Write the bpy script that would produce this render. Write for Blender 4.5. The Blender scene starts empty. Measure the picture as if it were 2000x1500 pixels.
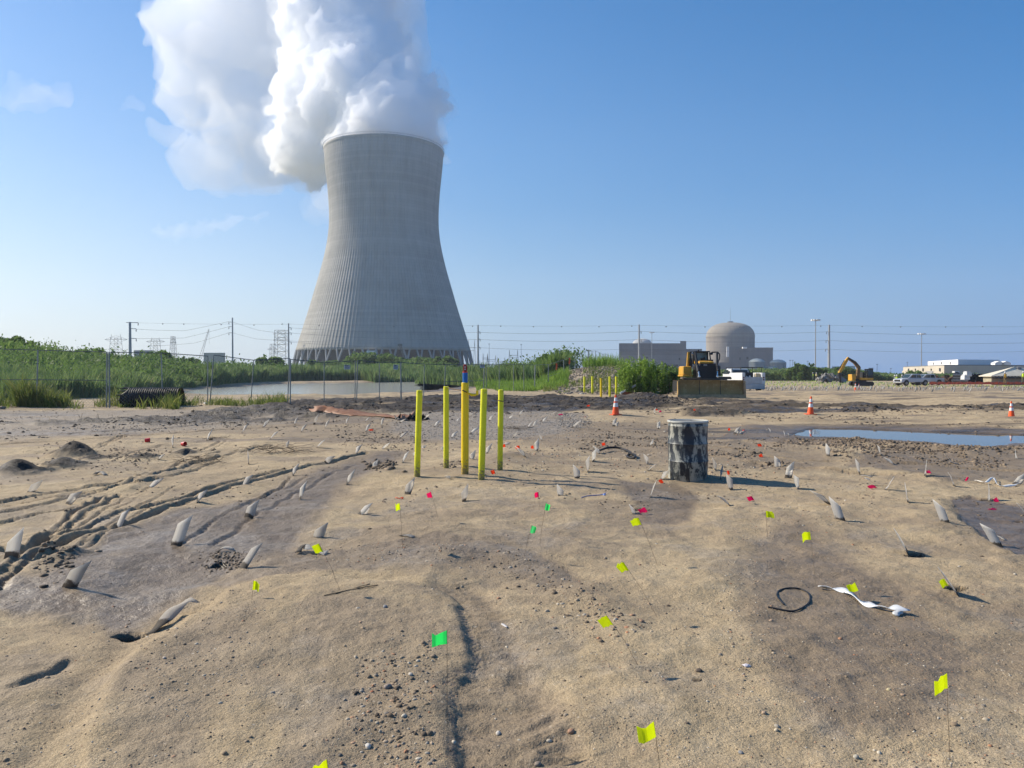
import bpy, bmesh, math, random
import numpy as np
from mathutils import Vector, Matrix
R = math.radians
rnd = random.Random(7)
nr = np.random.RandomState(11)
S = bpy.context.scene
COL = S.collection
# ------------------------------------------------------------------ camera
CAMZ = 1.6; F = 1500.0; PITCH = -math.atan(22.0/1500.0)
cam = bpy.data.cameras.new('camera'); camo = bpy.data.objects.new('camera', cam); COL.objects.link(camo)
cam.lens = 27.0; cam.sensor_width = 36.0; cam.clip_start = 0.05; cam.clip_end = 20000
camo.location = (0, 0, CAMZ); camo.rotation_euler = (R(90)+PITCH, 0, 0)
S.camera = camo
# ------------------------------------------------------------------ light
SUN = Vector((-1.32, 0.51, 1.0)).normalized()
SUN_EL = math.asin(SUN.z); SUN_AZ = math.atan2(SUN.x, SUN.y)      # azimuth from +Y towards +X
W = bpy.data.worlds.new('World'); S.world = W; W.use_nodes = True
wn = W.node_tree; wn.nodes.clear()
wo = wn.nodes.new('ShaderNodeOutputWorld'); bg = wn.nodes.new('ShaderNodeBackground'); sky = wn.nodes.new('ShaderNodeTexSky')
sky.sky_type = 'NISHITA'; sky.sun_disc = False; sky.sun_elevation = SUN_EL; sky.sun_rotation = SUN_AZ
sky.altitude = 0; sky.air_density = 1.0; sky.dust_density = 0.5; sky.ozone_density = 6.0
bg.inputs['Strength'].default_value = 0.115
# the clear sky, deepened a little, fading into a pale horizon band that is cream under the sun and periwinkle away from it
tcw = wn.nodes.new('ShaderNodeTexCoord'); hs = wn.nodes.new('ShaderNodeHueSaturation'); hs.inputs['Saturation'].default_value = 1.3; hs.inputs['Value'].default_value = .95; hs.inputs['Hue'].default_value = .497; wn.links.new(sky.outputs[0], hs.inputs['Color'])
sxyz = wn.nodes.new('ShaderNodeSeparateXYZ'); wn.links.new(tcw.outputs['Generated'], sxyz.inputs[0])
dt = wn.nodes.new('ShaderNodeVectorMath'); dt.operation = 'DOT_PRODUCT'; dt.inputs[1].default_value = (math.sin(SUN_AZ), math.cos(SUN_AZ), 0); wn.links.new(tcw.outputs['Generated'], dt.inputs[0])
ma = wn.nodes.new('ShaderNodeMath'); ma.operation = 'MULTIPLY_ADD'; ma.inputs[1].default_value = .5; ma.inputs[2].default_value = .5; wn.links.new(dt.outputs['Value'], ma.inputs[0])
hr = wn.nodes.new('ShaderNodeValToRGB'); wn.links.new(ma.outputs[0], hr.inputs[0]); he = hr.color_ramp.elements
for _ in range(3): he.new(.5)
for e_, (p_, c_) in zip(he, ((0, (.10, .20, .44)), (.39, (.13, .24, .46)), (.68, (.30, .40, .54)), (.91, (.56, .59, .60)), (1, (.66, .66, .62)))): e_.position = p_; e_.color = (*c_, 1)
mz = wn.nodes.new('ShaderNodeMath'); mz.operation = 'MULTIPLY'; mz.inputs[1].default_value = -4.3; mxz = wn.nodes.new('ShaderNodeMath'); mxz.operation = 'MAXIMUM'; mxz.inputs[1].default_value = 0; wn.links.new(sxyz.outputs[2], mxz.inputs[0]); wn.links.new(mxz.outputs[0], mz.inputs[0])
me_ = wn.nodes.new('ShaderNodeMath'); me_.operation = 'EXPONENT'; wn.links.new(mz.outputs[0], me_.inputs[0])
bg2 = wn.nodes.new('ShaderNodeBackground'); wn.links.new(hr.outputs[0], bg2.inputs[0]); wn.links.new(hs.outputs[0], bg.inputs[0])
mxs = wn.nodes.new('ShaderNodeMixShader'); wn.links.new(me_.outputs[0], mxs.inputs[0]); wn.links.new(bg.outputs[0], mxs.inputs[1]); wn.links.new(bg2.outputs[0], mxs.inputs[2]); wn.links.new(mxs.outputs[0], wo.inputs[0])
sl = bpy.data.lights.new('sun', 'SUN'); sl.energy = 5.0; sl.angle = R(0.53); sl.color = (1.0, 0.90, 0.745)
so = bpy.data.objects.new('sun', sl); COL.objects.link(so); so.rotation_euler = SUN.to_track_quat('Z', 'Y').to_euler()
S.view_settings.view_transform = 'Standard'; S.view_settings.look = 'None'; S.view_settings.exposure = 0.44; S.view_settings.gamma = 1.0
cy = S.cycles
cy.max_bounces = 64; cy.diffuse_bounces = 3; cy.glossy_bounces = 3; cy.transmission_bounces = 6; cy.volume_bounces = 60; cy.transparent_max_bounces = 16
cy.use_denoising = True; cy.volume_max_steps = 256
cy.caustics_reflective = False; cy.caustics_refractive = False; cy.use_adaptive_sampling = True; cy.adaptive_threshold = 0.015

# ------------------------------------------------------------------ tags
def tag(o, label=None, cat=None, group=None, kind=None):
    if label: o['label'] = label
    if cat: o['category'] = cat
    if group: o['group'] = group
    if kind: o['kind'] = kind
    return o
def thing(name, label, cat, loc=(0, 0, 0), rz=0, group=None):
    o = bpy.data.objects.new(name, None); o.empty_display_size = 0.3; COL.objects.link(o)
    o.location = loc; o.rotation_euler = (0, 0, rz)
    return tag(o, label, cat, group)
# ------------------------------------------------------------------ materials
def nodes_of(name):
    m = bpy.data.materials.new(name); m.use_nodes = True; nt = m.node_tree
    b = nt.nodes['Principled BSDF']; return m, nt, b, nt.nodes['Material Output']
def N(nt, t, **kw):
    n = nt.nodes.new(t)
    for k, v in kw.items():
        if k in n.inputs: n.inputs[k].default_value = v
        else: setattr(n, k, v)
    return n
def ramp(nt, fac, stops):
    r = nt.nodes.new('ShaderNodeValToRGB'); e = r.color_ramp.elements
    while len(e) < len(stops): e.new(0.5)
    for i, (p, c) in enumerate(stops):
        e[i].position = p; e[i].color = c if len(c) == 4 else (*c, 1)
    nt.links.new(fac, r.inputs[0]); return r
def mixc(nt, fac, a, b, mode='MIX'):
    m = nt.nodes.new('ShaderNodeMix'); m.data_type = 'RGBA'; m.blend_type = mode
    for s, v in ((m.inputs[0], fac), (m.inputs[6], a), (m.inputs[7], b)):
        if hasattr(v, 'is_linked') or hasattr(v, 'links'): nt.links.new(v, s)
        else: s.default_value = v if not isinstance(v, tuple) or len(v) == 4 else (*v, 1)
    return m.outputs[2]
def math_(nt, op, a, b=0.0, c=0.0, clamp=False):
    m = nt.nodes.new('ShaderNodeMath'); m.operation = op; m.use_clamp = clamp
    for s, v in zip(m.inputs, (a, b, c)):
        if hasattr(v, 'links'): nt.links.new(v, s)
        else: s.default_value = v
    return m.outputs[0]
def mat(name, col, rough=0.7, metal=0.0, var=0.18, scale=3.0, bump=0.0, bscale=40.0, col2=None, amt2=0.5, trans=0.0, spec=0.4):
    """a painted / plain surface with uneven tone, optional second (dirt, rust) colour in patches, optional bump"""
    m, nt, b, out = nodes_of(name)
    tc = N(nt, 'ShaderNodeTexCoord')
    n1 = N(nt, 'ShaderNodeTexNoise', Scale=scale, Detail=6.0, Roughness=0.6); nt.links.new(tc.outputs['Object'], n1.inputs['Vector'])
    lo = tuple(c*(1-var) for c in col); hi = tuple(min(1, c*(1+var)) for c in col)
    r = ramp(nt, n1.outputs[0], [(0.3, lo), (0.7, hi)]); c = r.outputs[0]
    if col2:
        n2 = N(nt, 'ShaderNodeTexNoise', Scale=scale*2.3, Detail=8.0, Roughness=0.7); nt.links.new(tc.outputs['Object'], n2.inputs['Vector'])
        a = 0.72-0.4*amt2
        r2 = ramp(nt, n2.outputs[0], [(a, (0, 0, 0)), (a+0.1, (1, 1, 1))])
        c = mixc(nt, r2.outputs[0], c, tuple(col2))
    nt.links.new(c, b.inputs['Base Color'])
    b.inputs['Roughness'].default_value = rough; b.inputs['Metallic'].default_value = metal
    b.inputs['Specular IOR Level'].default_value = spec
    if bump:
        n3 = N(nt, 'ShaderNodeTexNoise', Scale=bscale, Detail=5.0); nt.links.new(tc.outputs['Object'], n3.inputs['Vector'])
        bp = N(nt, 'ShaderNodeBump', Strength=bump, Distance=0.02); nt.links.new(n3.outputs[0], bp.inputs['Height']); nt.links.new(bp.outputs[0], b.inputs['Normal'])
    if trans:
        t = N(nt, 'ShaderNodeBsdfTranslucent'); nt.links.new(c, t.inputs[0])
        mx = N(nt, 'ShaderNodeMixShader'); mx.inputs[0].default_value = trans
        nt.links.new(b.outputs[0], mx.inputs[1]); nt.links.new(t.outputs[0], mx.inputs[2]); nt.links.new(mx.outputs[0], out.inputs[0])
    return m
# ------------------------------------------------------------------ mesh helpers
def link_mesh(name, me, m, parent=None, smooth=False):
    o = bpy.data.objects.new(name, me)
    if m: me.materials.append(m)
    if smooth: me.polygons.foreach_set('use_smooth', np.ones(len(me.polygons), dtype=bool))
    COL.objects.link(o)
    if parent is not None: o.parent = parent
    return o
def np_mesh(name, V, Fc, m, parent=None, smooth=False):
    """V (n,3) array; Fc (k,3) or (k,4) int array"""
    me = bpy.data.meshes.new(name); V = np.asarray(V, dtype=np.float32); Fc = np.asarray(Fc, dtype=np.int32)
    me.vertices.add(len(V)); me.vertices.foreach_set('co', V.ravel())
    k = Fc.shape[1]; me.loops.add(Fc.size); me.loops.foreach_set('vertex_index', Fc.ravel())
    me.polygons.add(len(Fc)); me.polygons.foreach_set('loop_start', np.arange(0, Fc.size, k, dtype=np.int32))
    me.polygons.foreach_set('loop_total', np.full(len(Fc), k, dtype=np.int32)); me.update(calc_edges=True)
    return link_mesh(name, me, m, parent, smooth)
class MB:
    """collects simple solids into one mesh"""
    def __init__(s): s.v = []; s.f = []
    def add(s, vs, fs):
        n = len(s.v); s.v += [tuple(v) for v in vs]; s.f += [tuple(i+n for i in f) for f in fs]; return s
    def box(s, x0, x1, y0, y1, z0, z1, rot=None, piv=None, taper=0.0):
        t = taper; cx, cyy = (x0+x1)/2, (y0+y1)/2
        vs = [Vector(p) for p in ((x0, y0, z0), (x1, y0, z0), (x1, y1, z0), (x0, y1, z0))]
        vs += [Vector((cx+(v.x-cx)*(1-t), cyy+(v.y-cyy)*(1-t), z1)) for v in vs]
        if rot is not None:
            pv = Vector(piv) if piv else Vector((cx, cyy, (z0+z1)/2)); vs = [rot @ (v-pv)+pv for v in vs]
        return s.add(vs, [(0, 3, 2, 1), (4, 5, 6, 7), (0, 1, 5, 4), (1, 2, 6, 5), (2, 3, 7, 6), (3, 0, 4, 7)])
    def tube(s, pts, r, n=8, cap=True):
        pts = [Vector(p) for p in pts]; rs = r if isinstance(r, (list, tuple)) else [r]*len(pts)
        rings = []; up = None
        for i, p in enumerate(pts):
            d = (pts[min(i+1, len(pts)-1)]-pts[max(i-1, 0)]).normalized()
            if up is None: up = Vector((0, 0, 1)) if abs(d.z) < 0.9 else Vector((1, 0, 0))
            a = d.cross(up).normalized(); b = a.cross(d).normalized(); up = b
            rings.append([p+(a*math.cos(2*math.pi*k/n)+b*math.sin(2*math.pi*k/n))*rs[i] for k in range(n)])
        vs = [v for rg in rings for v in rg]; fs = []
        for i in range(len(pts)-1):
            for k in range(n):
                k2 = (k+1) % n; fs.append((i*n+k, i*n+k2, (i+1)*n+k2, (i+1)*n+k))
        if cap: fs.append(tuple(range(n-1, -1, -1))); fs.append(tuple((len(pts)-1)*n+k for k in range(n)))
        return s.add(vs, fs)
    def lathe(s, prof, n=24, c=(0, 0, 0), cap=True):
        vs = []; fs = []
        for r, z in prof: vs += [(c[0]+r*math.cos(2*math.pi*k/n), c[1]+r*math.sin(2*math.pi*k/n), c[2]+z) for k in range(n)]
        for i in range(len(prof)-1):
            for k in range(n):
                k2 = (k+1) % n; fs.append((i*n+k, i*n+k2, (i+1)*n+k2, (i+1)*n+k))
        if cap: fs.append(tuple(range(n-1, -1, -1))); fs.append(tuple((len(prof)-1)*n+k for k in range(n)))
        return s.add(vs, fs)
    def prism(s, poly, a, b, axis='x'):
        """2-D polygon extruded along an axis from a to b; poly in the other two axes"""
        n = len(poly)
        def P(u, v, w): return {'x': (w, u, v), 'y': (u, w, v), 'z': (u, v, w)}[axis]
        vs = [P(u, v, a) for u, v in poly]+[P(u, v, b) for u, v in poly]
        fs = [tuple(range(n)), tuple(range(2*n-1, n-1, -1))]+[(i, i+n, (i+1) % n+n, (i+1) % n) for i in range(n)]
        return s.add(vs, fs)
    def build(s, name, m, parent=None, smooth=False, bevel=0.0):
        me = bpy.data.meshes.new(name); me.from_pydata([tuple(v) for v in s.v], [], s.f)
        bm = bmesh.new(); bm.from_mesh(me); bmesh.ops.recalc_face_normals(bm, faces=bm.faces)
        if bevel: bmesh.ops.bevel(bm, geom=list(bm.edges), offset=bevel, segments=1, affect='EDGES')
        bm.to_mesh(me); bm.free()
        o = link_mesh(name, me, m, parent)
        if smooth:
            me.polygons.foreach_set('use_smooth', [len(p.vertices) <= 4 for p in me.polygons])
            me.set_sharp_from_angle(angle=R(40))
        return o
def dup(o, parent=None):
    c = o.copy(); COL.objects.link(c); c.parent = parent
    if parent is not None: c.matrix_parent_inverse = o.matrix_parent_inverse.copy()
    for ch in list(o.children): dup(ch, c)
    return c
# ------------------------------------------------------------------ noise (numpy)
def _h(ix, iy, s):
    n = (ix.astype(np.int64)*374761393+iy.astype(np.int64)*668265263+s*974634777) & 0x7fffffff
    n = ((n ^ (n >> 13))*1274126177) & 0x7fffffff
    return ((n ^ (n >> 16)) & 0xffff)/32767.5-1.0
def vn(x, y, s=0):
    x = np.asarray(x, float); y = np.asarray(y, float)
    ix = np.floor(x); iy = np.floor(y); fx = x-ix; fy = y-iy; fx = fx*fx*fx*(fx*(fx*6-15)+10); fy = fy*fy*fy*(fy*(fy*6-15)+10)
    a = _h(ix, iy, s); b = _h(ix+1, iy, s); c = _h(ix, iy+1, s); d = _h(ix+1, iy+1, s)
    return (a*(1-fx)+b*fx)*(1-fy)+(c*(1-fx)+d*fx)*fy
def fbm(x, y, o=4, s=0, g=0.5):
    t = 0; a = 1; n = 0
    for i in range(o):
        t = t+a*vn(x, y, s+i*17); n += a; a *= g; x, y = (x*0.8-y*0.6)*2.03+3.1, (x*0.6+y*0.8)*2.03+1.7
    return t/n
def ridged(x, y, o=3, s=0):
    t = 0; a = 1; n = 0
    for i in range(o):
        t = t+a*(1-2*np.abs(vn(x, y, s+i*31))); n += a; a *= 0.55; x, y = (x*0.8-y*0.6)*2.1+1.3, (x*0.6+y*0.8)*2.1+5.7
    return t/n
def ss(a, b, x):
    t = np.clip((x-a)/(b-a), 0, 1); return t*t*(3-2*t)
# ------------------------------------------------------------------ pixel (2000x1500 photo) -> world and back
def ray(px, py):
    dx = (px-1000)/F; dy = -(py-750)/F; c, s = math.cos(PITCH), math.sin(PITCH)
    return Vector((dx, c-dy*s, s+dy*c))
def at(px, py, Y):
    d = ray(px, py); return Vector((d.x/d.y*Y, Y, CAMZ+d.z/d.y*Y))
def flat(px, py, z=0.0):
    d = ray(px, py); t = (z-CAMZ)/d.z; return Vector((d.x*t, d.y*t, z))
def to_px(x, y, z):
    c, s = math.cos(PITCH), math.sin(PITCH); dz = z-CAMZ
    dep = np.maximum(y*c+dz*s, 0.05); up = -y*s+dz*c
    return 1000+F*x/dep, 750-F*up/dep
def segdist(x, y, pts, closed=False):
    """distance to a polyline, and the side (>0 on the left of its direction)"""
    best = np.full(np.shape(x), 1e9); side = np.zeros(np.shape(x)); along = np.zeros(np.shape(x)); acc = 0.0
    m = len(pts)
    for i in range(m if closed else m-1):
        ax, ay = pts[i]; bx, by = pts[(i+1) % m]; dx, dy = bx-ax, by-ay; L = dx*dx+dy*dy+1e-12
        t = np.clip(((x-ax)*dx+(y-ay)*dy)/L, 0, 1); qx = x-(ax+t*dx); qy = y-(ay+t*dy); d = np.hypot(qx, qy)
        k = d < best; best = np.where(k, d, best); side = np.where(k, np.sign(dx*(y-ay)-dy*(x-ax)), side)
        along = np.where(k, acc+t*math.sqrt(L), along); acc += math.sqrt(L)
    return best, side, along
def inside(x, y, pts):
    c = np.zeros(np.shape(x), bool); m = len(pts)
    for i in range(m):
        ax, ay = pts[i]; bx, by = pts[(i+1) % m]
        if ay == by: continue
        k = ((ay > y) != (by > y)) & (x < (bx-ax)*(y-ay)/(by-ay)+ax); c ^= k
    return c
# ================================================================== GROUND
def PX(*p): return [tuple(flat(a, b)[:2]) for a, b in p]
def curve(p, k=3):
    q = [2*np.array(p[0])-np.array(p[1])]+[np.array(a) for a in p]+[2*np.array(p[-1])-np.array(p[-2])]; o = []
    for i in range(1, len(q)-2):
        for j in range(k):
            t = j/k; o.append(tuple(.5*((2*q[i])+(q[i+1]-q[i-1])*t+(2*q[i-1]-5*q[i]+4*q[i+1]-q[i+2])*t*t+(3*q[i]-q[i-1]-3*q[i+1]+q[i+2])*t**3)))
    return o+[tuple(q[-2])]
def PC(*p): return curve(PX(*p))
def mask(x, y, poly, soft, wob=1.0, seed=0):
    xs = [p[0] for p in poly]; ys = [p[1] for p in poly]; ex = 1.5+0.2*max(ys)
    out = np.zeros(np.shape(x)); k = (x > min(xs)-ex) & (x < max(xs)+ex) & (y > min(ys)-ex) & (y < max(ys)+ex)
    if not np.any(k): return out
    a, b = x[k], y[k]; d, _, _ = segdist(a, b, poly, True); sd = np.where(inside(a, b, poly), d, -d)
    s = soft*np.maximum(b, 2); sd = sd+fbm(a/(s*3), b/(s*3), 4, seed)*s*1.6*wob
    out[k] = ss(-s, s, sd); return out
CHAN_L = PC((812, 1162), (850, 1172), (890, 1197), (912, 1232), (936, 1296), (898, 1318), (880, 1342), (886, 1378), (891, 1412), (894, 1500), (898, 1660))
CHAN = CHAN_L+PX((1290, 1660), (1185, 1500), (1150, 1420), (1115, 1360), (1060, 1310), (1030, 1260), (985, 1185), (930, 1150), (870, 1148), (840, 1152))
GULLY = PC((255, 1232), (232, 1270), (205, 1300), (170, 1330), (130, 1390), (80, 1450), (40, 1520), (0, 1600))
PLATEAU = PC((150, 1600), (165, 1500), (180, 1415), (215, 1335), (250, 1290), (300, 1255), (345, 1225), (400, 1193), (450, 1165), (520, 1143), (600, 1138), (700, 1150), (800, 1160), (850, 1175), (890, 1200), (910, 1235), (930, 1300), (880, 1340), (888, 1400), (894, 1500), (900, 1700), (300, 1800))
GROOVE0 = PC((0, 1352), (60, 1330), (110, 1303), (152, 1275))
DARKF = PX((-60, 1375), (-40, 1285), (60, 1275), (130, 1270), (158, 1278), (130, 1320), (40, 1368))
DAMP_L = PX((-80, 1205), (-80, 1120), (60, 1125), (180, 1055), (300, 1010), (420, 985), (520, 955), (640, 905), (700, 880), (830, 872), (835, 895), (780, 925), (700, 945), (650, 1000), (590, 1060), (560, 1095), (470, 1135), (380, 1160), (300, 1215), (240, 1235), (120, 1205))
DAMP_A = PX((380, 1150), (560, 1085), (700, 1080), (850, 1060), (1000, 1080), (1110, 1120), (1140, 1160), (1080, 1165), (980, 1120), (860, 1095), (700, 1130), (600, 1130), (440, 1160))
DAMP_B = PX((1450, 1060), (1560, 1010), (1660, 1090), (1780, 1180), (1900, 1300), (1800, 1420), (1640, 1440), (1500, 1330), (1430, 1200))
DAMP_C = PX((640, 1180), (820, 1190), (860, 1300), (850, 1500), (700, 1600), (480, 1600), (600, 1400), (560, 1260))
DAMP_D = PX((230, 1420), (330, 1260), (520, 1180), (480, 1290), (380, 1440), (420, 1600), (250, 1600))
DAMP_E = PX((1190, 945), (1320, 945), (1370, 965), (1350, 1020), (1240, 1032), (1240, 1000))
DAMP_F = PX((1000, 820), (1400, 830), (1560, 870), (1640, 900), (1560, 925), (1300, 905), (1080, 880), (980, 850))
DAMP_G = PX((-60, 800), (560, 800), (700, 812), (1000, 812), (1130, 830), (1000, 860), (780, 870), (500, 850), (250, 850), (-60, 870))
BAND = PX((1290, 1400), (1330, 1150), (1362, 1000), (1380, 965), (1432, 965), (1440, 1010), (1425, 1120), (1400, 1300), (1420, 1500), (1300, 1500))
DARK_R = PX((1840, 975), (1900, 972), (2000, 990), (2120, 1000), (2120, 1110), (1990, 1090), (1930, 1060), (1880, 1020))
DAMP_R2 = PX((1700, 880), (1800, 870), (2120, 865), (2120, 960), (1960, 935), (1850, 945), (1760, 925), (1640, 915))
DAMP_P = PX((1380, 855), (1460, 832), (1600, 830), (1800, 832), (2120, 840), (2120, 885), (1960, 880), (1700, 872), (1500, 870))
PUDDLE = [tuple(flat(a, b, -.1)[:2]) for a, b in ((1540, 848), (1590, 837), (1700, 838), (1850, 844), (2010, 850), (2200, 852), (2200, 870), (2050, 870), (1985, 867), (1925, 877), (1885, 873), (1830, 866), (1730, 861), (1640, 856), (1580, 855))]
PUD2 = PX((1500, 781), (1440, 784), (1380, 779), (1470, 775), (1560, 776))
MUD = PX((500, 792), (560, 781), (700, 777), (900, 771), (1060, 773), (1160, 777), (1330, 779), (1340, 796), (1240, 801), (1080, 803), (900, 803), (760, 808), (560, 822), (420, 824), (330, 820), (430, 806))
MUD2 = PX((-60, 824), (120, 822), (300, 818), (480, 812), (560, 812), (560, 822), (380, 828), (200, 830), (-60, 832))
MUD3 = PX((1340, 800), (1500, 790), (1700, 793), (2100, 796), (2100, 803), (1700, 802), (1500, 808), (1340, 812))
MUD4 = PX((1340, 779), (1480, 783), (1600, 786), (1560, 792), (1450, 792), (1340, 790))
GRAV = PX((795, 806), (880, 803), (1010, 800), (1130, 806), (1150, 818), (1130, 835), (1090, 850), (960, 858), (860, 862), (800, 850), (760, 838))
GRAV_L = PX((-80, 800), (300, 803), (560, 800), (640, 812), (560, 826), (400, 838), (200, 850), (-80, 862))
RUTS = [
    (PX((125, 1085), (190, 1045), (245, 1010), (300, 978), (345, 950)), .03, .025), (PX((140, 1088), (210, 1045), (262, 1012), (312, 985)), .025, .02), (PX((230, 955), (300, 925), (370, 898), (450, 880), (540, 868)), .05, .035),
    (PX((-60, 935), (60, 922), (150, 905), (260, 885), (330, 868)), .05, .03), (PX((-60, 1030), (60, 1012), (140, 998), (230, 975)), .04, .03), (PX((420, 1070), (500, 1010), (580, 960), (650, 925), (700, 905)), .045, .02), (PX((350, 1075), (440, 1010), (520, 965), (600, 932)), .04, .018),
    (PX((-60, 858), (120, 850), (300, 838), (470, 826), (640, 815)), .10, .06), (PX((-60, 870), (140, 860), (330, 848), (500, 836), (660, 824)), .09, .05), (PX((1400, 880), (1560, 900), (1720, 905), (1900, 915), (2060, 925)), .08, .04), (PX((1380, 895), (1540, 915), (1700, 925), (1860, 935)), .07, .035),  # polyline, width m, depth m (negative digs), 
    (PC((-60, 989), (0, 983), (100, 968), (200, 953), (260, 938), (320, 928), (380, 905), (430, 892), (480, 878), (520, 868)), .045, .05),
    (PC((-60, 995), (0, 990), (120, 973), (240, 953), (300, 938), (345, 930), (400, 908), (440, 897)), .035, .045),
    (PC((-60, 1012), (0, 1008), (100, 985), (200, 962), (250, 951)), .05, .04),
    (PC((-60, 1090), (0, 1082), (60, 1084), (130, 1062), (200, 1040), (260, 1022), (320, 1000), (380, 978), (440, 955), (500, 938), (560, 922), (640, 902), (715, 884)), .06, .07),
    (PC((60, 1070), (110, 1053), (180, 1030), (240, 1005), (310, 990), (380, 966), (440, 945), (500, 930), (560, 915)), .045, .05),
    (PC((0, 1130), (40, 1100), (62, 1076), (105, 1045), (150, 1005), (205, 972)), .05, .055),
    (PC((70, 1072), (130, 1035), (190, 995), (225, 970)), .05, .055),
    (PC((95, 1068), (150, 1035), (200, 1005), (250, 972), (290, 955)), .025, .02),
    (PC((110, 1066), (170, 1036), (220, 1006), (265, 975)), .02, .018),
    (PC((0, 1150), (40, 1115), (80, 1095), (120, 1085)), .06, .05),
    (PC((60, 1108), (110, 1096), (150, 1080)), .05, .05),
    (PC((500, 972), (540, 955), (556, 940), (570, 930)), .03, .04),
    (PC((170, 885), (200, 868), (230, 855), (250, 850)), .05, .05),
    (PC((190, 878), (215, 865), (245, 853)), .05, .05),
    (PC((360, 890), (395, 877), (430, 862)), .05, .04),
    (PC((400, 885), (440, 862), (460, 855)), .03, .03),
]
RIDGES = [  # crest line, half width m, height m
    (PC((0, 1098), (60, 1095), (130, 1072), (200, 1050), (260, 1032)), .08, .03),
    (PC((250, 958), (265, 946), (290, 936), (330, 925), (380, 900), (420, 885)), .16, .06),
    (PC((170, 955), (230, 948), (262, 940), (285, 930)), .10, .05),
    (PC((1125, 1075), (1000, 1070), (900, 1062)), .25, .02),
    (PC((870, 1092), (960, 1095), (1030, 1115), (1075, 1135), (1120, 1165), (1160, 1200), (1200, 1250)), .20, .035),
    (PC((1420, 900), (1600, 915), (1750, 925), (1850, 940)), .35, .05),
    (PC((1530, 860), (1640, 866), (1700, 870), (1800, 876), (1880, 886), (1905, 890)), .30, .09),
    (PC((1650, 868), (1690, 866), (1720, 868)), .3, .06),
    (PC((1500, 1005), (1560, 1020), (1680, 1000), (1800, 1010), (1900, 1060), (2050, 1110)), .45, .05),
    (PC((1000, 905), (1060, 895), (1130, 895)), .5, .06),
    (PC((1400, 870), (1450, 862), (1540, 876), (1620, 888), (1660, 897)), .3, .05),
    (PC((1360, 1170), (1400, 1080), (1430, 1000), (1440, 975)), .18, .015),
]
MOUNDS = [  # px, py(base), radius m, height m
    (135, 893, .34, .27), (18, 930, .34, .25), (112, 917, .30, .17), (175, 900, .35, .09), (355, 888, .25, .10), (275, 897, .25, .07),
    (55, 890, .3, .05), (62, 1105, .2, .05), (128, 1095, .16, .07), (1010, 912, 1.2, .07), (900, 945, 1.6, .06), (1340, 950, 1.3, .05), (820, 1100, .9, .05),
    (1240, 870, .9, .05), (1128, 1105, .5, .03), (700, 1230, .7, .03), (560, 1190, .8, .05), (1600, 1250, 1.2, .03),
    (1262, 780, 1.6, .35), (1380, 778, 1.8, .22), (1120, 790, 1.6, .15), (1330, 777, 1.2, .3), (1630, 782, 1.2, .12), (1540, 773, 1.0, .12), (1635, 777, 1.2, .2), (706, 770, 1.2, .3), (765, 768, 1.6, .34), (560, 774, 2.5, .25), (640, 774, 1.8, .25), (800, 766, 1.5, .25)]
HOLES = [(255, 1232, .07, .10), (1868, 1154, .05, .05), (436, 1106, .07, .06), (1786, 1084, .06, .035), (1255, 998, .07, .05), (1722, 953, .08, .04), (1925, 976, .05, .03), (1990, 1012, .04, .04), (1360, 1335, .02, .01)]
CR_U = [-900, 0, 60, 130, 250, 330, 450, 560, 640, 700, 830, 880, 950, 1060, 1110, 1150]
CR_Z = [4.1, 3.9, 3.4, 3.0, 2.6, 2.3, 1.1, .7, 1.4, 2.8, 2.8, 1.4, .8, .7, .3, 0]
CR_S = [42, 43, 44, 46, 52, 78, 112, 148, 155, 155, 130, 120, 90, 82, 90, 100]
CR_E = [90, 95, 95, 97, 102, 110, 135, 165, 235, 250, 250, 210, 160, 110, 110, 120]
POND = [tuple(flat(a, b, -.3)[:2]) for a, b in ((335, 771), (370, 763), (430, 756), (560, 749), (700, 747.5), (880, 744), (900, 748), (850, 757), (760, 764), (640, 771), (560, 770), (500, 768), (440, 770))]
WET_FLAT = [tuple(flat(a, b, -.2)[:2]) for a, b in ((760, 760), (770, 748), (880, 742), (1000, 742), (960, 752), (880, 764), (800, 766))]
def base_h(x, y):
    u = 1000+F*x/np.maximum(y, 1)
    z = 0.05*fbm(x/2.6, y/2.6, 3, 5)+.034*ridged(x/1.3+2, y/1.0, 3, 6)*(1-ss(14, 22, y))+0.10*fbm(x/9, y/9, 2, 9)*ss(8, 25, y)
    st = ss(90, 140, y)*0.0
    z = z+np.interp(u, CR_U, CR_Z)*ss(0, 1, (y-np.interp(u, CR_U, CR_S))/(np.interp(u, CR_U, CR_E)-np.interp(u, CR_U, CR_S)))*np.where(u < 1150, 1, 0)
    z = z-0.72*ss(62, 125, y)*ss(14, 26, x)
    mound = 2.1*ss(57, 84, y)*ss(1.5, 8.5, x)*(1-ss(11.5, 16.5, x))*(1-0.45*ss(110, 220, y))*(1-ss(260, 320, y))
    return z+mound-.26*ss(44, 56, y)*ss(-30, -24, x*1.0)*(1-ss(-9, -4, x))*(1-ss(150, 170, y))*np.where(u > 300, 1, 0)
LEV_P = -0.10
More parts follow.
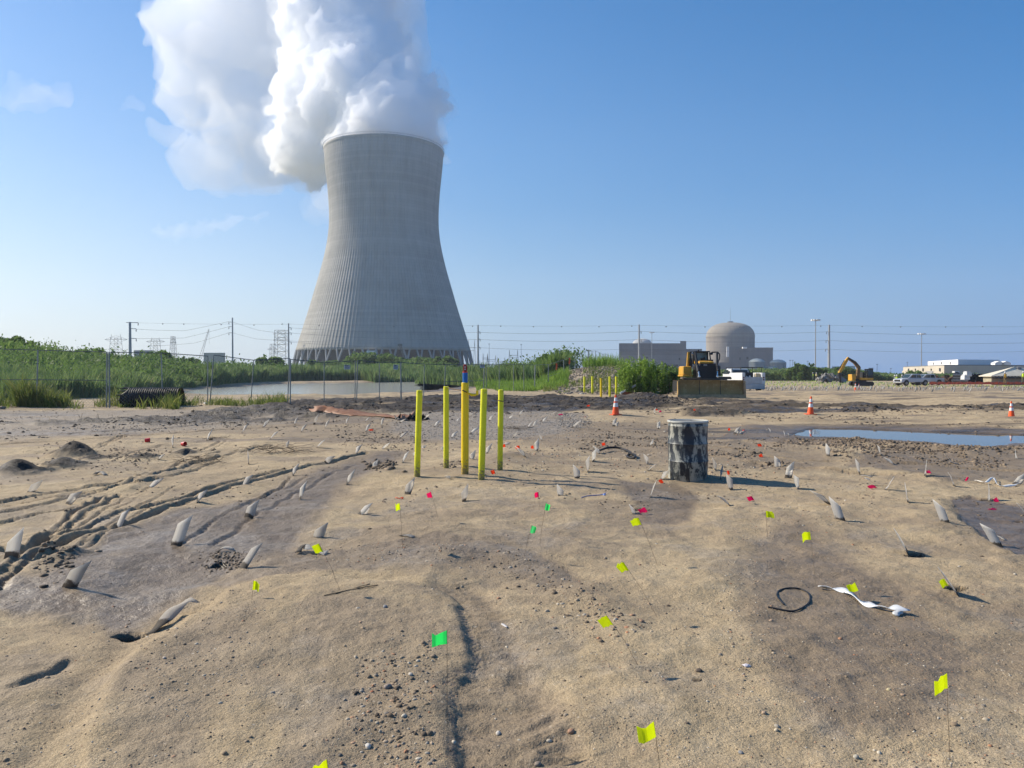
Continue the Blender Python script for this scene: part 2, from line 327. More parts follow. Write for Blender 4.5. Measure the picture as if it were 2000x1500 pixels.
def gcalc(x, y):
    """height and soil masks (wet, mud, gravel) of the site"""
    x = np.asarray(x, float); y = np.asarray(y, float); sh = x.shape; x = x.ravel(); y = y.ravel()
    z = base_h(x, y); near = 1-ss(9, 16, y); vis = (y > 1.5) & (y < 160)
    wet = np.zeros_like(x); mud = np.zeros_like(x); grv = np.zeros_like(x)
    # fine relief
    z += near*(0.017*fbm(x/.35, y/.35, 4, 21)+0.007*fbm(x/.09, y/.09, 3, 22)+.006*ridged(x/.22, y/.16, 3, 24)*ss(0, .5, vn(x/.8, y/.8, 25)))
    z += (1-near)*(1-ss(110, 170, y))*0.045*fbm(x/1.1, y/1.1, 5, 23, .6)
    # trafficked sand on the right: long shallow tracks
    tr = ss(17, 24, y)*(1-ss(62, 80, y))*ss(-2, 4, x)
    z += tr*0.10*ridged(x/7+0.3*vn(y/3, x/9, 3), y/1.5+0.12*x, 4, 40)
    # foreground wash with ripples
    dL, sL, aL = segdist(x, y, CHAN_L); near2 = y < 6
    pl = mask(x, y, PLATEAU, .014, .5, 60); z += 0.032*pl
    ch = np.zeros_like(x); k = y < 7
    d, _, _ = segdist(x[k], y[k], CHAN, True); ins = inside(x[k], y[k], CHAN); sd = np.where(ins, d, 0)
    onl = dL[k] < d+1e-6
    wob = 0.022*fbm(x[k]/.05, y[k]/.05, 4, 61, .7)
    t = np.where(dL[k] < d+0.02, ss(0.004, 0.034, sd+wob*(sd < .07)), 1); t2 = ss(0, .28, sd-0*d); 
    ch[k] = np.where(ins, np.minimum(np.maximum(t*ss(0, .03, dL[k]), 0), 1)*np.clip(ss(-.02, .13, segdist(x[k], y[k], CHAN[len(CHAN_L)-1:]+CHAN[:1])[0]), 0, 1), 0)
    face = (1-ss(0, .095, dL))*(y < 5)*(1-ch); z -= 0.024*ch+.020*face-.0016*face*np.sin(dL*560+5*vn(aL/.06, dL/.03, 8)); z += ch*0.017*ridged(x/.30+.5*vn(x/.2, y/.2, 4), y/.075+.9*vn(x/.25, y/.5, 9), 2, 62)
    
    # gully on the left
    d, s, a = segdist(x, y, GULLY); z -= 0.03*np.exp(-(d/.10)**2)*(y < 6)
    d, s, a = segdist(x, y, GROOVE0); LL = a[y < 6].max(); z -= (y < 5)*(.024*np.exp(-(d/.024)**2)-.010*s*ss(0, .04, d)*np.exp(-(d/.15)**2))*ss(0, .12, a)*(1-ss(LL-.15, LL-.001, a))
    jx = x+0.05*fbm(x/.5, y/.5, 3, 70)*np.minimum(1, y/9); jy = y+0.10*fbm(x/.5+7, y/.5, 3, 71)*np.minimum(1, y/9)
    k = (y > 3) & (y < 26); X2, Y2 = jx[k], jy[k]; add = np.zeros_like(X2); rut = np.zeros_like(X2)
    for pts, w, dep in RUTS:
        w = w*.6; dep = dep*1.15
        d, s, a = segdist(X2, Y2, pts)
        e = np.exp(-(d/w)**2); add -= dep*.75*e*(.6+.8*ss(-.4,.5,vn(a/.5,0*a,int(w*999)))); add += dep*.35*np.exp(-((d-2.1*w)/(.9*w))**2)*(s > 0)+dep*.35*e*np.sin(a*75)
        rut = np.maximum(rut, np.exp(-(d/(1.4*w))**2))
    for pts, w, hgt in RIDGES:
        d, s, a = segdist(X2, Y2, pts); n = .75+.5*fbm(X2/.3, Y2/.3, 3, 77); add += hgt*n*np.exp(-(d/w)**2)
    z[k] += add; wet[k] = np.maximum(wet[k], .35*rut)
    for px, py, r, hgt in MOUNDS:
        c = flat(px, py); c = (c.x, c.y+r*.6)
        q = (np.abs(x-c[0]) < 3*r) & (np.abs(y-c[1]) < 3*r)
        if not q.any(): continue
        d = np.hypot(x[q]-c[0], (y[q]-c[1])*.85); dd = d/r*(1+.35*fbm(x[q]/(r*.7), y[q]/(r*.7), 4, 80))
        m = np.exp(-dd**2*1.3); z[q] += hgt*m
        if hgt > .05 and py < 940 and px < 420: mud[q] = np.maximum(mud[q], .95*ss(.15, .5, m));  # dark mud colour on the left heaps, also painting in their shaded look
    for px, py, r, dep in HOLES:
        c = flat(px, py); q = (np.abs(x-c[0]) < 4*r) & (np.abs(y-c[1]) < 4*r)
        d = np.hypot((x[q]-c[0])*.7, y[q]-c[1])/r*(1+.25*fbm(x[q]/(r*.6), y[q]/(r*.6), 3, 81))
        z[q] -= dep*(1-ss(.7, 1.15, d)); mud[q] = np.maximum(mud[q], 1-ss(.8, 1.2, d))
    # soils
    for poly, sft, am in ((DAMP_L, .030, .92), (DAMP_A, .012, .75), (DAMP_B, .03, .72), (DAMP_C, .03, .55), (DAMP_D, .025, .5), (DAMP_E, .012, .8), (DAMP_F, .03, .6), (DAMP_G, .03, .5), (DARK_R, .010, 1.0), (DAMP_R2, .012, .72), (DAMP_P, .010, .85)):
        wet = np.maximum(wet, am*mask(x, y, poly, sft, 1.0, 90))
    wet = np.maximum(wet, .5*ss(-.05, .4, fbm(x/1.4+4, y/1.1, 5, 131, .6))*(1-ss(14, 20, y))); grv = np.maximum(grv, .45*ss(.15, .45, fbm(x/.9+14, y/.9, 5, 132, .6))*(1-ss(9, 14, y)))
    wet = wet*(1-.75*mask(x, y, BAND, .012, .7, 133))
    dk = mask(x, y, DARKF, .01, .6, 91); wet = np.maximum(wet, .45*dk)
    dr = mask(x, y, DARK_R, .006, 1, 92); z = z-.03*dr
    wet = np.maximum(wet, .62*ch); wet = np.maximum(wet, .95*ss(.2, .8, face)*ss(.05, .25, aL)*(.7+.3*np.sin(dL*560)))
    grv = np.maximum(grv, mask(x, y, GRAV, .02, 1, 93)); grv = np.maximum(grv, .6*mask(x, y, GRAV_L, .02, 1, 94))
    mf = 1-ss(110, 150, y)
    streak = ss(.05, .45, fbm(x/6.0+9, y/1.3, 5, 95, .6))*ss(12, 20, y)*(1-ss(70, 95, y))
    wet = np.maximum(wet, .8*streak); mud = np.maximum(mud, .6*ss(.16, .42, fbm(x/7.0+31, y/1.1, 5, 195, .65))*ss(14, 20, y)*(1-ss(60, 75, y))*(ss(-1, 3, x)+.5*ss(22, 28, y)).clip(0, 1))
    md = mask(x, y, MUD, .022, 1.1, 96); md = np.maximum(md, .8*mask(x, y, MUD2, .02, 1.3, 97)); md = np.maximum(md, .8*mask(x, y, MUD3, .012, 1.6, 98)); md = np.maximum(md, .9*mask(x, y, MUD4, .012, 1.4, 99))
    md = md*ss(-.75, -.1, fbm(x/2.2, y/1.6, 4, 100))
    z += md*(0.23*ridged(x/1.9, y/.9, 4, 101)+.05*fbm(x/.3, y/.3, 3, 102))
    mud = np.maximum(mud, md)
    # far sand behind the pickup field goes greyer; grassy bank beyond the fence
    u = 1000+F*x/np.maximum(y, 1)
    far = ss(62, 72, y)*(x > 10)*(1-ss(100, 112, y)); wet = np.maximum(wet, .7*far*(.5+.5*ss(-.3, .2, fbm(x/8, y/5, 3, 110))))
    hill = ss(0.02, .12, (y-np.interp(u, CR_U, CR_S))/60)*(u < 1120)
    # dirt mound gravel colour
    mo = ss(56, 66, y)*ss(1.5, 5, x)*(1-ss(16, 22, x))*(y < 330); grv = np.maximum(grv, .75*mo)
    # pond and puddle basins
    k = (y > 55) & (y < 190)
    if k.any():
        for poly, lev in ((POND, -.9), (WET_FLAT, -.34)):
            d, _, _ = segdist(x[k], y[k], poly, True); sd = np.where(inside(x[k], y[k], poly), d, -d)+1.2*fbm(x[k]/3, y[k]/3, 3, 120)
            m = ss(-3.0, 3.5, sd); z[k] = z[k]*(1-m)+lev*m; wet[k] = np.maximum(wet[k], ss(-2.5, 0, sd))
    k = (y > 14) & (y < 27) & (x > 4)
    if k.any():
        d, _, _ = segdist(x[k], y[k], PUDDLE, True); sd = np.where(inside(x[k], y[k], PUDDLE), d, -d)+.22*fbm(x[k]/.7, y[k]/.7, 4, 121)
        m = ss(-.10, .35, sd); zz = np.maximum(z[k], LEV_P+.012+.04*ss(0, .8, -sd)); zz = np.minimum(zz, LEV_P+.03+.13*ss(0, 1.6, -sd)+.6*ss(1.3, 3.2, -sd)); z[k] = zz*(1-m)+(LEV_P-.12)*m
        wet[k] = np.maximum(wet[k], ss(-1.3, -.1, sd))
    return [a.reshape(sh) for a in (z, np.clip(wet, 0, 1), np.clip(mud, 0, 1), np.clip(grv, 0, 1), np.clip(hill, 0, 1))]
GRID = {}
def gw(Y): return np.where(Y > .75, (Y+1.6)*1.02, 2.4+(.75-Y)*.9)
def lookup(x, y, key='z'):
    Y = GRID['Y']; A = GRID[key]; x = np.asarray(x, float); y = np.asarray(y, float); i = np.clip(np.searchsorted(Y, y)-1, 0, len(Y)-2)
    f = (y-Y[i])/(Y[i+1]-Y[i]); out = 0
    for j, wt in ((i, 1-f), (i+1, f)):
        q = np.clip((x/gw(Y[j])+1)/2*(GRID['n']-1), 0, GRID['n']-1.001); k = q.astype(int); r = q-k; out = out+wt*(A[j, k]*(1-r)+A[j, k+1]*r)
    return out
def build_ground():
    yn = [0.75]
    while yn[-1] < 130: yn.append(yn[-1]+max(.011, .0046*yn[-1]*(1 if yn[-1] < 60 else 1.6)))
    while yn[-1] < 1180: yn.append(yn[-1]*1.035)
    yb = [-40, -15, -6, -3, -1.5, -.6, .1]; Y = np.array(yb+yn)
    n = 860; t = np.linspace(-1, 1, n); wd = np.where(Y > .75, (Y+1.6)*1.02, 2.4+(.75-Y)*.9)
    GX = t[None, :]*wd[:, None]; GY = np.repeat(Y[:, None], n, 1)
    z, w, m, g, h = gcalc(GX, GY)
    GRID.update(Y=Y, z=z, n=n, w=w, m=m, g=g)
    V = np.stack([GX, GY, z], -1).reshape(-1, 3); r = len(Y)
    i = np.arange((r-1)*n).reshape(r-1, n)[:, :-1].ravel(); Fc = np.stack([i, i+1, i+n+1, i+n], 1)
    o = np_mesh('ground', V, Fc, ground_mat(), None, True)
    a = o.data.color_attributes.new('soil', 'FLOAT_COLOR', 'POINT')
    a.data.foreach_set('color', np.stack([w, m, g, h], -1).astype(np.float32).ravel())
    tag(o, kind='structure'); return o
def Hh(x, y): return float(lookup(x, y))
_gc = {}
def G(px, py):
    """point of the ground seen at a pixel of the photograph"""
    if (px, py) in _gc: return _gc[(px, py)].copy()
    z = 0.0
    for i in range(12):
        p = flat(px, py, min(z, 1.4)) if py > 729.5 else at(px, py, 600); z = z+.7*(Hh(p.x, p.y)-z)
    _gc[(px, py)] = Vector((p.x, p.y, Hh(p.x, p.y))); return _gc[(px, py)].copy()
def ground_mat():
    m, nt, b, out = nodes_of('site_soil'); L = nt.links
    tc = N(nt, 'ShaderNodeNewGeometry'); pos = tc.outputs['Position']
    at_ = N(nt, 'ShaderNodeVertexColor', layer_name='soil'); sep = N(nt, 'ShaderNodeSeparateColor'); L.new(at_.outputs[0], sep.inputs[0])
    wet, mud, grv, hill = sep.outputs[0], sep.outputs[1], sep.outputs[2], at_.outputs[1]
    def ns(sc, det=5.0, rg=.6, st=None):
        n = N(nt, 'ShaderNodeTexNoise', Scale=sc, Detail=det, Roughness=rg)
        if st:
            mp = N(nt, 'ShaderNodeMapping'); mp.inputs['Scale'].default_value = st; L.new(pos, mp.inputs[0]); L.new(mp.outputs[0], n.inputs['Vector'])
        else: L.new(pos, n.inputs['Vector'])
        return n.outputs[0]
    big = ns(.55, 6, .65); mid = ns(4.0, 6, .7); grain = ns(120.0, 3, .75); sp = ns(45.0, 2, .5)
    dry = ramp(nt, mid, [(.25, (.31, .235, .138)), (.5, (.435, .338, .208)), (.78, (.55, .435, .28))]).outputs[0]
    pale = mixc(nt, ramp(nt, big, [(.42, (0, 0, 0)), (.62, (1, 1, 1))]).outputs[0], dry, (.34, .26, .165))
    damp = ramp(nt, mid, [(.3, (.105, .078, .053)), (.7, (.175, .132, .090))]).outputs[0]
    # wetness broken up by noise
    wn_ = math_(nt, 'ADD', wet, math_(nt, 'MULTIPLY', math_(nt, 'SUBTRACT', mid, .5), .55)); wn_ = math_(nt, 'MULTIPLY', wn_, ramp(nt, wet, [(0, (.45,)*3), (.25, (1,)*3)]).outputs[0], clamp=True)
    c = mixc(nt, wn_, pale, damp)
    gc = ramp(nt, ns(22.0, 4, .8), [(.3, (.12, .105, .09)), (.5, (.24, .21, .175)), (.72, (.42, .38, .33))]).outputs[0]
    gm = math_(nt, 'MULTIPLY', grv, ramp(nt, mid, [(.35, (.35,)*3), (.6, (1,)*3)]).outputs[0], clamp=True); c = mixc(nt, gm, c, gc)
    mc = ramp(nt, mid, [(.3, (.02, .016, .013)), (.7, (.062, .047, .036))]).outputs[0]; c = mixc(nt, mud, c, mc)
    c = mixc(nt, hill, c, ramp(nt, mid, [(.3, (.035, .05, .018)), (.7, (.075, .085, .03))]).outputs[0])
    # grains and shell specks
    gr = ramp(nt, grain, [(.28, (.45, .43, .40)), (.5, (1, 1, 1)), (.74, (1.45, 1.43, 1.4))]).outputs[0]; c = mixc(nt, 1.0, c, gr, 'MULTIPLY')
    spk = ramp(nt, sp, [(.70, (0, 0, 0)), (.73, (1, 1, 1))]).outputs[0]; c = mixc(nt, math_(nt, 'MULTIPLY', spk, .5), c, (.55, .49, .40))
    L.new(c, b.inputs['Base Color'])
    ro = ramp(nt, wn_, [(0, (.95,)*3), (.6, (.72,)*3), (1, (.42,)*3)]).outputs[0]; ro = math_(nt, 'SUBTRACT', ro, math_(nt, 'MULTIPLY', mud, .22)); L.new(ro, b.inputs['Roughness'])
    b.inputs['Specular IOR Level'].default_value = .35
    h1 = math_(nt, 'MULTIPLY', ns(130.0, 3, .8), .0060); h2 = math_(nt, 'MULTIPLY', ns(22.0, 5, .75), .014); h3 = math_(nt, 'MULTIPLY', ns(1.6, 7, .7), .07)
    dry_ = math_(nt, 'SUBTRACT', 1.15, wn_); h = math_(nt, 'ADD', math_(nt, 'MULTIPLY', math_(nt, 'ADD', h1, h2), dry_), h3)
    h = math_(nt, 'ADD', h, math_(nt, 'MULTIPLY', math_(nt, 'MULTIPLY', ns(7.0, 6, .8), .12), mud))
    bp = N(nt, 'ShaderNodeBump', Strength=1.0, Distance=1.0); L.new(h, bp.inputs['Height']); L.new(bp.outputs[0], b.inputs['Normal'])
    return m
ground = build_ground()
def water_mat(name, col, rough, bs, bd):
    m, nt, b, out = nodes_of(name); b.inputs['Base Color'].default_value = (*col, 1); b.inputs['Roughness'].default_value = rough
    b.inputs['IOR'].default_value = 1.33; b.inputs['Specular IOR Level'].default_value = .6
    g = N(nt, 'ShaderNodeNewGeometry'); n = N(nt, 'ShaderNodeTexNoise', Scale=bs, Detail=4.0); nt.links.new(g.outputs['Position'], n.inputs['Vector'])
    bp = N(nt, 'ShaderNodeBump', Strength=1.0, Distance=bd); nt.links.new(n.outputs[0], bp.inputs['Height']); nt.links.new(bp.outputs[0], b.inputs['Normal'])
    return m
def sheet(name, pts, z, m):
    o = MB().add([(p[0], p[1], z) for p in pts], [tuple(range(len(pts)))]).build(name, m); tag(o, kind='structure'); return o
def grow(poly, f, dx=0):
    cx = sum(p[0] for p in poly)/len(poly); cyy = sum(p[1] for p in poly)/len(poly); return [(cx+(p[0]-cx)*f, cyy+(p[1]-cyy)*f) for p in poly]
pp = POND; sheet('pond_water', [(min(p[0] for p in pp)-12, 62), (8, 62), (14, 190), (min(p[0] for p in pp)-12, 190)], -.34, water_mat('pond_water', (.40, .385, .33), .16, .9, .008))
sheet('puddle_water', [(5.5, 15), (19, 15), (26, 25), (7.0, 25)], LEV_P, water_mat('puddle_water', (.05, .045, .035), .02, 3.0, .0006))
# ================================================================== COOLING TOWER
def concrete(name, c1, c2, sc=.05, lift=None, st=.5, z0=0):
    m, nt, b, out = nodes_of(name); L = nt.links; tc = N(nt, 'ShaderNodeTexCoord')
    n = N(nt, 'ShaderNodeTexNoise', Scale=sc, Detail=8.0, Roughness=.65); L.new(tc.outputs['Object'], n.inputs['Vector'])
    c = ramp(nt, n.outputs[0], [(.35, c1), (.65, c2)]).outputs[0]
    mp = N(nt, 'ShaderNodeMapping'); mp.inputs['Scale'].default_value = (.35, .35, .012); L.new(tc.outputs['Object'], mp.inputs[0])
    n2 = N(nt, 'ShaderNodeTexNoise', Scale=1.0, Detail=6.0, Roughness=.7); L.new(mp.outputs[0], n2.inputs['Vector'])
    c = mixc(nt, 1.0, c, ramp(nt, n2.outputs[0], [(.3, (1-st*.4,)*3), (.6, (1, 1, 1))]).outputs[0], 'MULTIPLY')
    b.inputs['Roughness'].default_value = .9; b.inputs['Specular IOR Level'].default_value = .2
    if lift:
        sp = N(nt, 'ShaderNodeSeparateXYZ'); L.new(tc.outputs['Object'], sp.inputs[0])
        v = math_(nt, 'FRACT', math_(nt, 'DIVIDE', sp.outputs[2], lift)); ln = ramp(nt, v, [(0, (.80,)*3), (.08, (1,)*3), (.92, (1,)*3), (1, (.88,)*3)]).outputs[0]
        # each poured lift dried to a slightly different grey
        w = N(nt, 'ShaderNodeTexWhiteNoise', noise_dimensions='1D'); L.new(math_(nt, 'FLOOR', math_(nt, 'DIVIDE', sp.outputs[2], lift)), w.inputs['W'])
        c = mixc(nt, 1.0, c, ln, 'MULTIPLY'); c = mixc(nt, 1.0, c, ramp(nt, w.outputs[0], [(0, (.92,)*3), (1, (1.05,)*3)]).outputs[0], 'MULTIPLY')
    L.new(c, b.inputs['Base Color']); return m
TD = 514.0; TC = at(751.5, 700, TD); TX = TC.x
tow = thing('cooling_tower', 'huge grey concrete hyperbolic cooling tower with ribbed shell and white steam above it', 'cooling tower', (TX, TD, 2.0))
prof = [(15.5, 57.6), (22, 55.6), (28.3, 53.6), (36, 51.2), (45.5, 48.2), (54, 45.8), (62.6, 43.3), (71, 40.9), (80, 38.7), (88, 37.1), (94, 36.3), (100, 35.8), (107, 35.8), (114, 36.1), (122, 36.7), (131, 37.6), (140, 38.6), (146, 39.0), (148.0, 39.2), (149.0, 39.2)]
zz = np.concatenate([np.arange(15.5, 147, 1.9), [147.2, 147.6, 149.0]]); rr = np.interp(zz, [p[0] for p in prof], [p[1] for p in prof])
for _ in range(6): rr[1:-4] = (rr[:-5]+2*rr[1:-4]+rr[2:-3])/4
rr[-2:] += .35
NR = 144; per = 5; nn = NR*per; th = np.arange(nn)*2*math.pi/nn
rib = np.where(np.arange(nn) % per < 2, 0.15, 0.0)
# rib angles: narrow ribs, wide bays
off = np.array([0, .16, .30, .55, .80]); th = (np.floor(np.arange(nn)/per)+off[np.arange(nn) % per]*1.0)*2*math.pi/NR
V = []
for k, (z, r) in enumerate(zip(zz, rr)):
    q = r+(rib if z < 147 else 0); V.append(np.stack([q*np.cos(th), q*np.sin(th), np.full(nn, z-2)], -1))
for z, r in ((149.0, rr[-1]-1.4), (140, 37.6), (100, 34.6), (60, 43.0), (15.5, 56.4)): V.append(np.stack([r*np.cos(th), r*np.sin(th), np.full(nn, z-2)], -1))
nl = len(V); V = np.concatenate(V); i = np.arange(nn); Fc = []
for k in range(nl):
    k2 = (k+1) % nl; Fc.append(np.stack([k*nn+i, k*nn+(i+1) % nn, k2*nn+(i+1) % nn, k2*nn+i], 1))
m_shell = concrete('tower_concrete', (.36, .345, .31), (.43, .415, .375), .04, 1.9, .5)
np_mesh('shell', V, np.concatenate(Fc), m_shell, tow)
m_leg = concrete('leg_concrete', (.30, .30, .30), (.40, .40, .39), .3)
b = MB()
for k in range(88):
    a0 = 2*math.pi*k/88; a1 = a0+(1 if k % 2 else -1)*2*math.pi/88*.98
    b.tube([(60.8*math.cos(a0), 60.8*math.sin(a0), -2), (57.1*math.cos(a1), 57.1*math.sin(a1), 14.0)], .62, 6)
lg = b.build('support_column', m_leg, tow); lg['kind'] = 'stuff'
b = MB(); b.lathe([(52.0, -2), (52.0, 13.9), (51.6, 13.9), (51.6, -2)], 90, cap=False); b.build('fill_wall', mat('tower_fill', (.028, .034, .042), .9, var=.5, scale=.3), tow)
b = MB(); b.lathe([(60.2, -2), (60.2, .6), (62.5, .6), (62.5, -2)], 90, cap=False); b.build('basin_rim', m_leg, tow)
# rim handrail
b = MB()
for k in range(120):
    a0 = 2*math.pi*k/120; b.box(39.9*math.cos(a0)-.05, 39.9*math.cos(a0)+.05, 39.9*math.sin(a0)-.05, 39.9*math.sin(a0)+.05, 147, 148.1)
for z in (147.6, 148.1): b.lathe([(39.85, z), (39.85, z+.07), (39.95, z+.07), (39.95, z)], 120, cap=False)
b.build('handrail', mat('rail_steel', (.16, .17, .18), .5), tow)
# lift house and stair at the foot
m_wh = mat('white_paint', (.72, .72, .70), .5, var=.06); m_dk = mat('dark_steel', (.05, .055, .06), .5)
th_ = at(725, 690, TD-61); lh = thing('lift_house', 'small white lift house on a frame at the foot of the cooling tower', 'lift house', (th_.x, th_.y, 3))
b = MB(); b.box(-2.4, 2.4, -2, 2, 5, 11.6)
b.build('cabin', m_wh, lh)
b = MB(); b.box(-1.6, 1.2, -2.06, -2.0, 9.3, 10.3); b.build('window', m_dk, lh)
b = MB()
for x in (-2.3, 2.3):
    for y in (-1.9, 1.9): b.box(x-.15, x+.15, y-.15, y+.15, -2, 5)
for x in (-2.3, 2.3): b.tube([(x, -1.9, 0), (-x, -1.9, 4.8)], .12, 5)
b.box(2.4, 3.4, -1.6, 1.6, 4, 11.9); b.build('frame', mat('frame_grey', (.4, .41, .42), .5), lh)
sp_ = at(781, 690, TD-61); st = thing('stair_tower', 'dark zigzag access stair leaning on the cooling tower shell', 'stair', (sp_.x, sp_.y, 3))
b = MB(); b.tube([(2.5, 0, 0), (-1.5, 0, 4)], .35, 5).tube([(-1.5, 0, 4), (2.2, 0, 7.5)], .35, 5).tube([(2.2, 0, 7.5), (-.4, 0, 15)], .3, 5).tube([(3.2, 0, 6), (.6, 0, 15)], .3, 5); b.box(-1.2, 1.4, -.6, .6, 14.2, 15.6)
b.build('flight', mat('stair_steel', (.12, .13, .12), .6), st)
b = MB(); b.box(-1.8, -1.5, -.3, .3, -1, 9).box(2.6, 2.9, -.3, .3, -1, 9); b.build('post', m_dk, st)
# ================================================================== STEAM AND CLOUDS
def vol_mat(name, dens, an=.0, col=(1, 1, 1)):
    m = bpy.data.materials.new(name); m.use_nodes = True; n = m.node_tree; n.nodes.clear(); o = n.nodes.new('ShaderNodeOutputMaterial')
    v = n.nodes.new('ShaderNodeVolumePrincipled'); v.inputs['Density'].default_value = dens; v.inputs['Anisotropy'].default_value = an; v.inputs['Color'].default_value = (*col, 1)
    n.links.new(v.outputs[0], o.inputs['Volume']); return m
ICO = {}
for k in (1, 2, 3):
    bm = bmesh.new(); bmesh.ops.create_icosphere(bm, subdivisions=k, radius=1); bm.verts.ensure_lookup_table()
    ICO[k] = (np.array([v.co[:] for v in bm.verts]), np.array([[v.index for v in f.verts] for f in bm.faces])); bm.free()
def cloud(name, balls, voxel, disp, m, parent=None, zmin=None, seed=1, fl=1.0, kids=()):
    """a billowing closed surface round a cluster of balls; balls are (px, py, distance, radius px)"""
    r_ = random.Random(seed)
    L = [(at(px, py, D), rp*D/F) for px, py, D, rp in balls]; lv = L
    for n_, q_ in kids:
        nx = []
        for c, r in lv:
            for _ in range(n_):
                v = Vector((r_.gauss(0, 1), r_.gauss(0, 1), r_.gauss(0, 1))).normalized(); nx.append((c+v*r*r_.uniform(.75, 1.0), r*q_*r_.uniform(.6, 1.25)))
        L = L+nx; lv = nx
    Vs = []; Fs = []; n_ = 0
    for c, r in L:
        v, f = ICO[3 if r > 14 else 2]; c = c.copy()
        if zmin is not None and c.z-r < zmin: c.z = zmin+r
        Vs.append(v*np.array([r, r, r*fl])+np.array(c)); Fs.append(f+n_); n_ += len(v)
    o = np_mesh(name, np.concatenate(Vs), np.concatenate(Fs), m, parent)
    md = o.modifiers.new('fuse', 'REMESH'); md.mode = 'VOXEL'; md.voxel_size = voxel; md.use_smooth_shade = True
    for k, (size, st, ty) in enumerate(disp):
        t = bpy.data.textures.new(name+'_relief', 'CLOUDS' if ty == 'c' else 'VORONOI'); t.noise_scale = size
        if ty == 'c': t.noise_depth = 1; t.noise_basis = 'IMPROVED_PERLIN'; t.noise_type = 'HARD_NOISE'
        else: t.distance_metric = 'DISTANCE'; t.weight_1 = -1; t.noise_intensity = 1.0
        d = o.modifiers.new('billow', 'DISPLACE'); d.texture = t; d.strength = st; d.mid_level = .35; d.texture_coords = 'GLOBAL'
    md = o.modifiers.new('tidy', 'REMESH'); md.mode = 'VOXEL'; md.voxel_size = voxel; md.use_smooth_shade = True
    return o
core = [(700, 268, 545, 55), (760, 250, 530, 70), (820, 262, 545, 52), (850, 285, 560, 28), (660, 300, 600, 55), (610, 290, 600, 62), (575, 250, 590, 55), (590, 190, 590, 60), (640, 200, 570, 70), (700, 190, 560, 75), (770, 190, 560, 70), (820, 205, 560, 55), (600, 130, 600, 50), (660, 110, 590, 75), (720, 120, 580, 65), (640, 45, 600, 75), (690, 20, 600, 80), (640, -30, 620, 90), (720, -60, 620, 90), (755, 130, 590, 60), (570, 310, 620, 45), (620, 330, 650, 45), (600, 100, 600, 45)]
veilr = [(780, 60, 640, 60), (770, 110, 640, 65), (750, 10, 650, 70), (800, 160, 620, 38), (790, -60, 650, 70), (862, 320, 590, 26), (850, 240, 600, 32)]
left = [(310, 70, 725, 34), (335, 150, 720, 40), (380, 40, 720, 80), (340, 100, 720, 50), (400, 120, 700, 75), (470, 60, 720, 90), (440, 180, 690, 70), (370, 200, 700, 60), (480, 240, 670, 75), (540, 120, 700, 90), (520, 300, 660, 60), (560, 30, 700, 90), (450, -60, 740, 120), (580, -70, 740, 120), (560, 340, 660, 50)]
wisp = [(330, 265, 720, 34), (400, 300, 700, 60), (370, 340, 690, 38), (450, 330, 680, 70), (600, 350, 670, 45), (520, 355, 670, 50), (480, 300, 680, 60), (560, 320, 670, 60)]
plume = thing('steam_plume', 'towering white steam plume billowing from the mouth of the cooling tower', 'steam plume', at(720, 150, 560))
def keep(o):
    o.parent = plume; o.matrix_parent_inverse = Matrix.Translation(plume.location).inverted(); return o
keep(cloud('billow', core, 1.5, [(30, 18, 'c'), (13, 11, 'c'), (5.5, 5.5, 'c'), (2.8, 2.4, 'c')], vol_mat('steam_dense', .22), zmin=154, seed=2, kids=((13, .44), (6, .44), (4, .45))))
keep(cloud('fringe', [(a_, b_, c_, d_*1.16) for a_, b_, c_, d_ in core], 2.6, [(26, 20, 'c'), (11, 9, 'c')], vol_mat('steam_fringe', .014), zmin=153.5, seed=2, kids=((13, .5), (5, .45))))
keep(cloud('drift', left, 3.6, [(50, 26, 'c'), (18, 12, 'c'), (8, 6, 'c')], vol_mat('steam_loose', .026), zmin=158, seed=3, kids=((10, .48), (5, .45))))
keep(cloud('veil', veilr, 3.6, [(40, 16, 'c'), (14, 8, 'c')], vol_mat('steam_veil', .02), zmin=156, seed=4, kids=((9, .45), (5, .45))))
keep(cloud('wisp', [(612, 425, 800, 32), (625, 465, 820, 28), (640, 430, 800, 40), (645, 395, 760, 40), (680, 440, 820, 50)], 4.0, [(40, 16, 'c'), (15, 8, 'c')], vol_mat('steam_wisp_low', .006), zmin=158, seed=8, kids=((8, .5),)))
keep(cloud('wisp', wisp, 4.0, [(40, 20, 'c'), (15, 9, 'c')], vol_mat('steam_wisp', .014), zmin=158, seed=5, kids=((8, .5), (4, .5))))

m_cl = vol_mat('cloud_thin', .0034)
for i, (lb, bl) in enumerate((('thin ragged cloud at the left edge of the sky', [(20, 200, 2600, 22), (60, 190, 2600, 40), (100, 185, 2600, 42), (125, 210, 2600, 20), (35, 225, 2600, 18), (90, 215, 2600, 20), (-20, 195, 2600, 25)]),
    ('small faint cloud between the left edge cloud and the plume', [(230, 215, 2700, 12), (260, 210, 2700, 24), (285, 212, 2700, 12)]),
    ('low stretched cloud left of the cooling tower neck', [(310, 452, 3000, 20), (350, 448, 3000, 28), (390, 447, 3000, 18), (430, 443, 3000, 34), (455, 436, 3000, 30), (500, 430, 3000, 16), (525, 420, 3000, 14), (470, 420, 3000, 12)]))):
    t = thing('cloud', lb, 'cloud', at(*bl[0][:3]), group='small clouds'); o = cloud('cloud_body', bl, 14, [(120, 90, 'c'), (50, 60, 'c')], m_cl, seed=20+i, fl=.55, kids=((7, .5), (4, .5)))
    o.parent = t; o.matrix_parent_inverse = Matrix.Translation(t.location).inverted()
